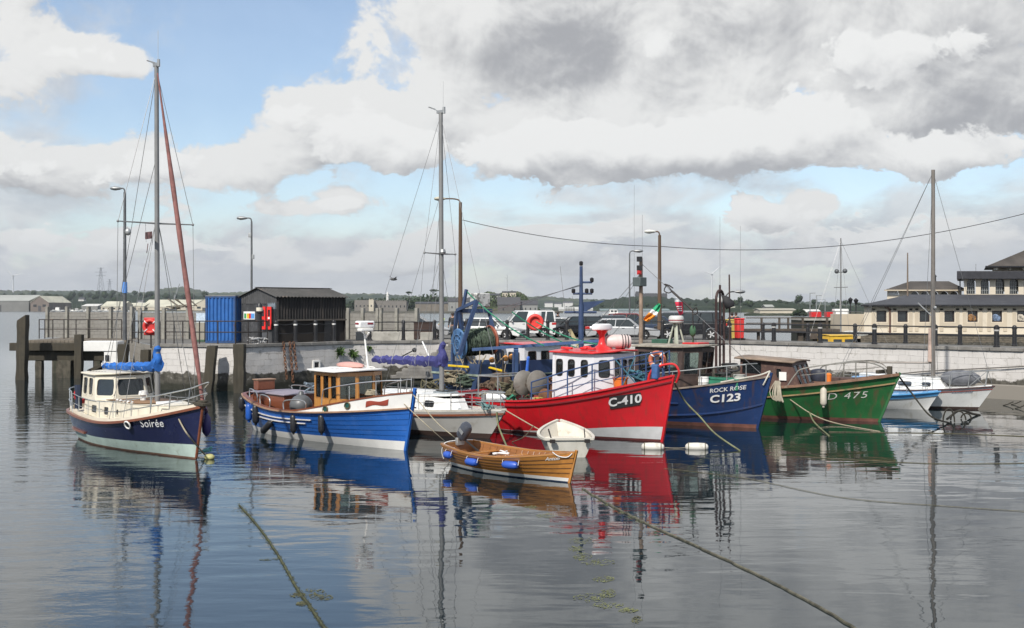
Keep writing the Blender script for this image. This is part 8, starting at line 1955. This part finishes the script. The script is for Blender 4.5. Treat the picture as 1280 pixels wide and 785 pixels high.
# gantry
b = MB()
def gb(p, q, w_=.13): b.bar(p, q, w_, w_)
d0, d1 = 46.2, 47.4
gb(Q(571, 388.5, d0), Q(614, 388.5, d1), .17); gb(Q(571, 389, d0), Q(566, 440, d0+.3)); gb(Q(574, 389, d0), Q(582, 442, d0+.3)); gb(Q(571, 388, d0), Q(596, 376, d0-.5)); gb(Q(596, 376, d0-.5), Q(574, 444, d0-.8), .15)
gb(Q(611, 390, d1), Q(624, 436, d1), .15); gb(Q(614, 402, d1), Q(608, 424, d1)); gb(Q(566, 440, d0+.3), Q(566, 480, d0+.3)); gb(Q(582, 442, d0+.3), Q(582, 478, d0+.3)); gb(Q(624, 436, d1), Q(626, 470, d1), .15); gb(Q(578, 389, d0), Q(583, 362, d0+.2), .11)
b.build('gantry', trawler_blue, q_)
b = MB(); gb(Q(590, 437, 45.2), Q(778, 424, 46), .12); gb(Q(645, 436, 45.4), Q(645, 466, 45.8), .2); gb(Q(712, 430, 45.7), Q(712, 452, 46), .1); b.build('derrick', mat('derrick_blue', (.06, .11, .24), .5, var=.2), q_)
# net drum: big blue cheek, net wound on it, rusty cheek
ax = (Q(622, 424, 47)-Q(574, 430, 46)).normalized(); sdv = V((0, 0, 1)).cross(ax).normalized(); upv = ax.cross(sdv); am = Matrix((sdv, upv, ax)).transposed(); dc = Q(574, 430, 46)
b = MB(); b.lathe([(.1, -.05), (.62, -.04), (.66, 0), (.62, .05), (.1, .05)], dc, am, 28); b.torus(dc-ax*.06, .4, .035, am, 24, 6); b.torus(dc-ax*.06, .2, .05, am, 18, 6)
for k in range(6): a = 2*PI*k/6; b.bar(dc-ax*.05+sdv*.1*math.cos(a)+upv*.1*math.sin(a), dc-ax*.05+sdv*.6*math.cos(a)+upv*.6*math.sin(a), .07, .04)
b.build('drum_cheek', mat('drum_blue', (.06, .14, .28), .55, var=.2, dirt=(.14, .08, .05), dlo=.6, dhi=.8), q_)
b = MB(); b.lathe([(.1, 1.5), (.6, 1.5), (.64, 1.54), (.6, 1.6), (.1, 1.6)], dc, am, 24); b.build('far_cheek', mat('red_brown_iron', (.3, .09, .05), .7, var=.3), q_)
b = MB(); rows = []
for k in range(16):
    t_ = k/15; rr = .5+.06*math.sin(k*1.9)+.04*math.sin(k*4.7); rows.append([dc+ax*(.12+1.3*t_)+sdv*((rr+.03*math.sin(j*3.1+k))*math.cos(2*PI*j/22))+upv*((rr+.03*math.sin(j*2.3+k*2))*math.sin(2*PI*j/22)) for j in range(22)])
b.loft(rows)
for k in range(40):
    t0 = random.random(); pts = [dc+ax*(.12+1.3*min(1, t0+.25*j/9*random.uniform(.6, 1)))+sdv*(.56*math.cos(1+.5*j+k))+upv*(.56*math.sin(1+.5*j+k)) for j in range(10)]; b.path(pts, .02, 4)
nt = b.build('trawl_net', mat('green_net', (.06, .085, .06), .95, var=.5, scale=9, bump=.03, bscale=30, dirt=(.1, .12, .09)), q_)
b = MB(); b.lathe([(.3, -.3), (.42, -.28), (.45, 0), (.42, .28), (.3, .3)], Q(625, 478, 45.6), am, 18); b.lathe([(.3, -.2), (.36, 0), (.3, .2)], Q(612, 486, 45.4), am, 18); tag(b.build('net_roll', mat('brown_net', (.11, .075, .05), .95, var=.4, scale=8, bump=.03, bscale=30), loc=q_.location, rz=TH), 'brown rolls of net at the stern of the blue trawler', 'net')
b = MB()
for k in range(14):
    p0 = Q(random.uniform(570, 640), random.uniform(438, 448), 46); p1 = Q(random.uniform(565, 650), random.uniform(466, 484), 45.6); b.path(sag(p0, p1, .2, 8), random.uniform(.012, .03), 5)
b.build('hanging_lines', mat('tan_line', (.26, .22, .15), .9, var=.3), q_)
b = MB(); b.tube(Q(560, 457, 45.5), Q(586, 459, 45.6), .05, n=6); b.tube(Q(602, 457, 45.5), Q(629, 464, 45.6), .05, n=6); b.build('yellow_pole', mat('bright_yellow', (.7, .48, .02), .5), q_)
b = MB(); b.box(Q(600, 375, 47.6), (.75, .5, .6)); b.build('white_box', mat('dirty_white_box', (.5, .5, .48), .5, dirt=(.15, .15, .14), dlo=.5, dhi=.6), q_, bevel=.04)
b = MB()
for k, (px, py) in enumerate(((615, 450), (632, 448), (640, 446))): b.ball(Q(px, py, 45.9), .13, 10)
b.build('floats', mat('float_orange', (.6, .28, .08), .5, var=.5, scale=3), q_)
b = MB(); b.box(Q(672, 458, 46.0), (1.9, .08, .55)); b.build('dark_blue_screen', mat('dark_navy', (.02, .035, .1), .5), q_)
b = MB()
for p0, p1, dr in ((P(583, 364, 46.4), P(680, 432, 45), .25), (P(640, 390, 46), P(724, 436, 46.5), .15), (P(670, 402, 48), P(780, 432, 44), .3)): b.path(sag(MI@p0, MI@p1, dr, 12), .03, 5)
b.build('green_warps', rope_gr, q_)
for px, py, lab, m_ in ((655, 484, 'dark green heap of net behind the hauling discs', MATS['green_net']), (545, 488, 'brown tangle of rope between the yacht mast and the trawler', rope_dk), (600, 492, 'blue and brown tangle of gear behind the white yacht', MATS['brown_net'])):
    o = MB(); o.path(smoothpts([V((random.uniform(-.6, .6), random.uniform(-.4, .4), random.uniform(0, .8))) for _ in range(36)], 4), .035, 5); tag(o.build('rope_heap', m_, loc=P(px, py+6, 46.5)-V((0, 0, .1))), lab, 'rope')

for k, (px, py, d, lab, m_) in enumerate(((611, 497, 43.5, 'dark brown heap of netting on the stern of the red trawler', MATS['brown_net']), (637, 494, 42.6, 'black and brown gear piled left of the hauling discs', rope_dk), (683, 489, 40.6, 'rusty tangle of chain at the aft corner of the white wheelhouse', rust), (585, 482, 45.8, 'dark green net bundle hanging under the gantry', MATS['green_net']), (566, 478, 46, 'tan rope tangle beside the violet sail cover', MATS['tan_line']), (640, 470, 46.6, 'dark net pile on the deck of the blue trawler', MATS['green_net']))):
    o = MB(); o.path(smoothpts([V((random.uniform(-.5, .5), random.uniform(-.35, .35), random.uniform(0, .55))) for _ in range(44)], 4), .033, 5); o.ball((0, 0, .1), (.45, .3, .22), 10); tag(o.build('net_heap', m_, loc=P(px, py, d)), lab, 'net')
for k, (px, p0, p1, d, r_2, m_, lab) in enumerate(((628, 447, 497, 43, .035, dark_iron, 'thin dark iron post at the stern of the red trawler'), (641, 440, 492, 42.8, .05, trawler_blue, 'blue iron post left of the hauling discs'), (598, 452, 494, 44.6, .03, black, 'leaning black pole among the trawler gear'), (681, 470, 496, 40.8, .04, blr, 'short blue post at the aft corner of the red trawler rail'))):
    o = MB(); o.tube(P(px, p1, d)-P(px, p1, d), P(px+(4 if k == 2 else 1), p0, d)-P(px, p1, d), r_2, n=8); o = o.build('deck_post', m_, loc=P(px, p1, d)); o.parent = r_; o.matrix_parent_inverse = r_.matrix_basis.inverted(); o['label'] = lab
# ------------------------------------------------------------------ buoys, mooring lines, weed
for px, lab in ((816, 'white cylindrical float on the water under the bow of the red trawler'), (871, 'white cylindrical float on the water under the bow of the navy blue boat')):
    d = DW(561.5); t_ = thing('mooring_float', lab, 'float', (PX(px, d), d, .07), R(-8)); m_ = Matrix.Rotation(R(90), 3, 'Y'); b = MB(); b.lathe([(.04, -.36), (.09, -.33), (.13, -.25), (.14, 0), (.13, .25), (.09, .33), (.04, .36)], m=m_, n=18); b.build('body', mat('float_white', (.6, .58, .52), .5, dirt=(.42, .4, .33)), t_); b = MB()
    for x_ in (-.26, .26): b.torus((x_, 0, 0), .13, .015, m_, 16, 5)
    b.build('band', rope_dk, t_)
d = DW(561); b = MB(); b.path(smoothpts([V((PX(826, d), d, .04)), V((PX(845, d), d, .02)), V((PX(862, d), d, .04))], 6), .01, 5); tag(b.build('float_line', rope_m), 'short line joining the two white floats', 'rope')
def wl_(px, py, z_=.012): d = DW(py); return V((PX(px, d), d, z_))
def rope(name, lab, pts, r, m, k=8, jit=0.):
    p = smoothpts(pts, k); b = MB()
    if jit: p = [q+V((random.uniform(-jit, jit), random.uniform(-jit, jit), 0)) for q in p]
    b.path(p, r, 6); return tag(b.build(name, m), lab, 'rope')
def Bp(o, u, dz=0., hull=None): return None
stemS = a_.matrix_basis@V((4.2, -.1, 1.72)); stemL = c_.matrix_basis@V((4.55, 0, 1.9)); stemY = y_.matrix_basis@V((3.95, 0, 1.02)); stemR = r_.matrix_basis@V((4.6, 0, 2.1)); stemK = k_.matrix_basis@V((4.9, -.05, 2.0)); stemG = g_.matrix_basis@V((5.0, 0, 1.95)); sideG = P(971, 487, 44.2)
rope('mooring_rope', 'rope from the bow roller of the dark blue motor sailer down to the water', [P(218, 512, 33.6), P(233, 541, 31.6), wl_(258, 571)], .022, rope_m)
o = MB(); o.ball((0, 0, .05), (.16, .11, .1), 12); tag(o.build('buoy', mat('green_yellow_buoy', (.4, .38, .16), .6, var=.3), loc=wl_(262, 574)), 'small greenish yellow buoy floating at the bow of the dark blue motor sailer', 'buoy')
o = MB(); o.path(smoothpts([V((random.uniform(-.25, .25), random.uniform(-.25, .2), random.uniform(0, .3))) for _ in range(12)], 4), .02, 5); tag(o.build('rope_tangle', mat('aqua_rope', (.2, .5, .48), .8, var=.3), loc=wl_(256, 570)), 'aqua rope tangle at the stem of the dark blue motor sailer', 'rope')
rope('mooring_rope', 'thin rope from the stem of the light blue launch to the water by the dinghy', [stemL, P(545, 527, 33), P(566, 545, 32), wl_(588, 566)], .016, rope_m); rope('mooring_rope', 'second thin rope from the launch to the stern of the varnished dinghy', [P(500, 500, 34.5), P(535, 533, 33), wl_(572, 566)], .014, rope_m)
rope('mooring_rope', 'green slimy rope hanging from the bow of the white yacht into the water', [P(621, 515, 37.2), P(623, 532, 37), wl_(634, 560)], .03, mat('slimy_rope', (.16, .17, .09), .85, var=.3)); rope('mooring_rope', 'rope looping from the yacht bow across the red hull', [stemY, P(665, 532, 36.2), P(682, 541, 35.5)], .02, rope_m); rope('mooring_rope', 'slack bight of rope hanging before the red hull', [P(667, 532, 36.1), P(655, 546, 36), wl_(640, 553)], .014, rope_dk)
rope('mooring_rope', 'mossy rope from the bow of the red trawler down across the navy blue hull', [P(843, 478, 37.2), P(856, 501, 38), P(875, 521, 37.5), P(894, 542, 36), wl_(925, 564)], .028, MATS['slimy_rope'])
rope('mooring_rope', 'pale rope from the side of the green boat to its floating mooring line', [sideG, P(1012, 516, 43), P(1045, 529, 42), wl_(1100, 540)], .022, rope_m); rope('mooring_rope', 'mossy rope branching down to the water before the green hull', [P(1012, 516, 43), P(1018, 528, 42), wl_(1036, 545)], .03, MATS['slimy_rope'])
rope('mooring_rope', 'dark heavy rope from the bow of the green boat to the iron hoops', [stemG, P(1140, 492, 43.5), P(1163, 520, 42), wl_(1187, 529)], .035, mat('black_rope', (.03, .027, .02), .9))
rope('floating_rope', 'long thin floating line crossing the water right of the green boat', [wl_(1036, 540), wl_(1100, 541), wl_(1180, 542), wl_(1290, 546)], .011, rope_dk); rope('floating_rope', 'thin floating line running from the varnished dinghy far out to the right', [wl_(830, 586), wl_(930, 598), wl_(1050, 622), wl_(1180, 633), wl_(1300, 641)], .006, rope_dk); rope('floating_rope', 'second thin floating line under the reflection of the green boat', [wl_(1000, 571), wl_(1080, 576), wl_(1180, 580), wl_(1300, 579)], .009, rope_dk)
rope('floating_rope', 'thick mossy rope floating from the varnished dinghy towards the lower right corner', [wl_(728, 611), wl_(765, 633), wl_(815, 658), wl_(850, 674), wl_(920, 706), wl_(1000, 746), wl_(1075, 790)], .024, mat('mossy_grey_rope', (.085, .08, .058), .95, var=.5, scale=5, dirt=(.11, .115, .05)), 10, .016)
rope('floating_rope', 'green weedy rope under the surface in the lower left water', [wl_(299, 632), wl_(320, 655), wl_(345, 690), wl_(372, 737), wl_(392, 765), wl_(414, 800)], .018, mat('weedy_rope', (.05, .055, .024), .95, var=.5, scale=6, dirt=(.08, .08, .04)), 14, .006)
wd = mat('floating_weed', (.055, .06, .026), .9, var=.5, scale=5); wd2 = mat('yellow_weed', (.14, .15, .065), .9, var=.4, scale=5)
def weed(lab, spots, m, n, s=.05):
    b = MB()
    for px, py, rx, ry in spots:
        for k in range(n):
            a, q = random.uniform(0, 2*PI), random.random()**.6; c = wl_(px+rx*q*math.cos(a), py+ry*q*math.sin(a), .003+random.random()*.006); l = .5*s*random.uniform(.5, 1.6); an = random.uniform(0, PI); u = V((math.cos(an), math.sin(an), random.uniform(-.05, .15)))*l; v_ = V((-math.sin(an), math.cos(an), 0))*l*.35
            b.add([c-u, c+v_, c+u, c-v_], [(0, 1, 2, 3)])
    o = b.build('floating_weed', m, smooth=0, fix=False); stuff(o); tag(o, lab, 'seaweed')
weed('clump of brown weed caught on the weedy rope', [(392, 741, 16, 5), (402, 747, 14, 4), (372, 744, 10, 3), (376, 755, 6, 3)], mat('brown_weed', (.08, .08, .035), .9, var=.5, scale=6), 110, .045)
weed('yellow green weed clinging along the weedy rope', [(a_x+(b_x-a_x)*k/7, a_y+(b_y-a_y)*k/7, 3.4, 4) for a_x, a_y, b_x, b_y in ((299, 632, 320, 655), (320, 655, 345, 690), (345, 690, 372, 737), (372, 737, 392, 765), (392, 765, 412, 796)) for k in range(7)]+[(345, 699, 12, 1.2), (332, 700, 8, 1)], wd, 45, .036)
weed('yellow green scum drifting in patches left of the mossy rope', [(727, 676, 18, 4), (720, 686, 10, 4), (748, 703, 22, 4), (728, 696, 12, 5), (755, 724, 14, 4), (738, 748, 22, 6), (760, 757, 22, 4), (785, 763, 12, 3), (664, 634, 8, 2), (682, 645, 12, 3), (760, 742, 10, 6)], wd2, 90, .05)
weed('green moss on the near end of the mossy rope', [(lerp(728, 800, k/7), lerp(615, 652, k/7), 7, 2) for k in range(8)], wd2, 50, .04)
weed('dark weed clump at the end of the drifting scum', [(796, 775, 6, 5), (300, 639, 12, 3)], mat('brown_weed', (.08, .08, .035), .9), 60, .045)
# sunken iron hoops by the light blue boat
b = MB()
for k, (px, py, w_, hh) in enumerate(((1186, 528, 9, 26), (1196, 526, 12, 24), (1204, 524, 8, 20))):
    c = wl_(px, py); pts = [c+V((w_/2*.05*math.cos(PI*j/12)+.1*k, .1*k, max(-.1, hh*.027*math.sin(PI*j/12)*(1-.25*k)*.75))) for j in range(13)]; b.path(pts, .032, 6)
b.path(smoothpts([wl_(1184, 527, .1), wl_(1200, 522, .3), wl_(1215, 520, .1), wl_(1225, 519, 0)], 5), .05, 6); tag(b.build('iron_hoops', MATS['black_rope']), 'weedy iron hoops sticking out of the water beside the light blue cuddy boat', 'debris')
b = MB()
for px, py in ((1262, 507), (1272, 506), (1277, 511)): c = wl_(px, py); b.path(smoothpts([c+V((-.3, 0, 0)), c+V((-.1, 0, .04)), c+V((.15, .05, .14)), c+V((.2, .05, .16))], 4), .025, 5)
tag(b.build('mooring_debris', MATS['black_rope']), 'dark weedy debris floating at the far right edge', 'debris')
# stone ledge at the foot of the right-hand wall, hanging lines on the wall
led = thing('stone_ledge', 'low stone landing ledge at the foot of the white wall on the far right', 'ledge', (0, 0, 0)); pA, pB = on_edge(1222, .1)[0], on_edge(1278, .1)[0]; dd = (EDGE[7]-EDGE[6]).normalized(); b = MB(); nrm_ = on_edge(1250)[2]
b.prism([V((pA.x, pA.y, -1)), V((pB.x+6, pB.y-6, -1)), V((pB.x+6, pB.y-6, -1))+nrm_*.4, V((pA.x, pA.y, -1))+nrm_*.3], (0, 0, 1.7)); b.build('ledge', stone_wall_mat('ledge_stone', (.3, .27, .23), (.18, .165, .14)), led, bevel=.04)
b = MB(); pts = []
for px, py in ((1062, 465), (1110, 468), (1160, 464), (1220, 461), (1300, 456)): p, d, nr = on_edge(min(px, 1279), .12); pts.append(V((p.x+(px-min(px, 1279))*.03, p.y-(px-min(px, 1279))*.03, H+(HY-py)/F*p.y)))
b.path(smoothpts(pts, 6), .03, 6); tag(b.build('wall_cable', mat('cable_grey', (.12, .11, .1), .8)), 'dark cable running along the white wall behind the right-hand yacht', 'cable')
# ------------------------------------------------------------------ the hazy air over the bay
b = MB(); b.box((0, 2900, 146), (8600, 6200, 308)); hz_o = b.build('haze', None or bpy.data.materials.new('haze_air'), smooth=0); stuff(hz_o); tag(hz_o, 'pale haze over the bay and the far shores', 'haze')
m = MATS['haze'] = hz_o.data.materials[0]; m.use_nodes = True; t = NT(m.node_tree); t.n.clear()
pv = t.new('ShaderNodeVolumePrincipled'); pv.inputs['Color'].default_value = (.82, .88, .95, 1); pv.inputs['Density'].default_value = .00008; pv.inputs['Anisotropy'].default_value = .2
mo = t.new('ShaderNodeOutputMaterial'); t.l.new(pv.outputs[0], mo.inputs['Volume'])
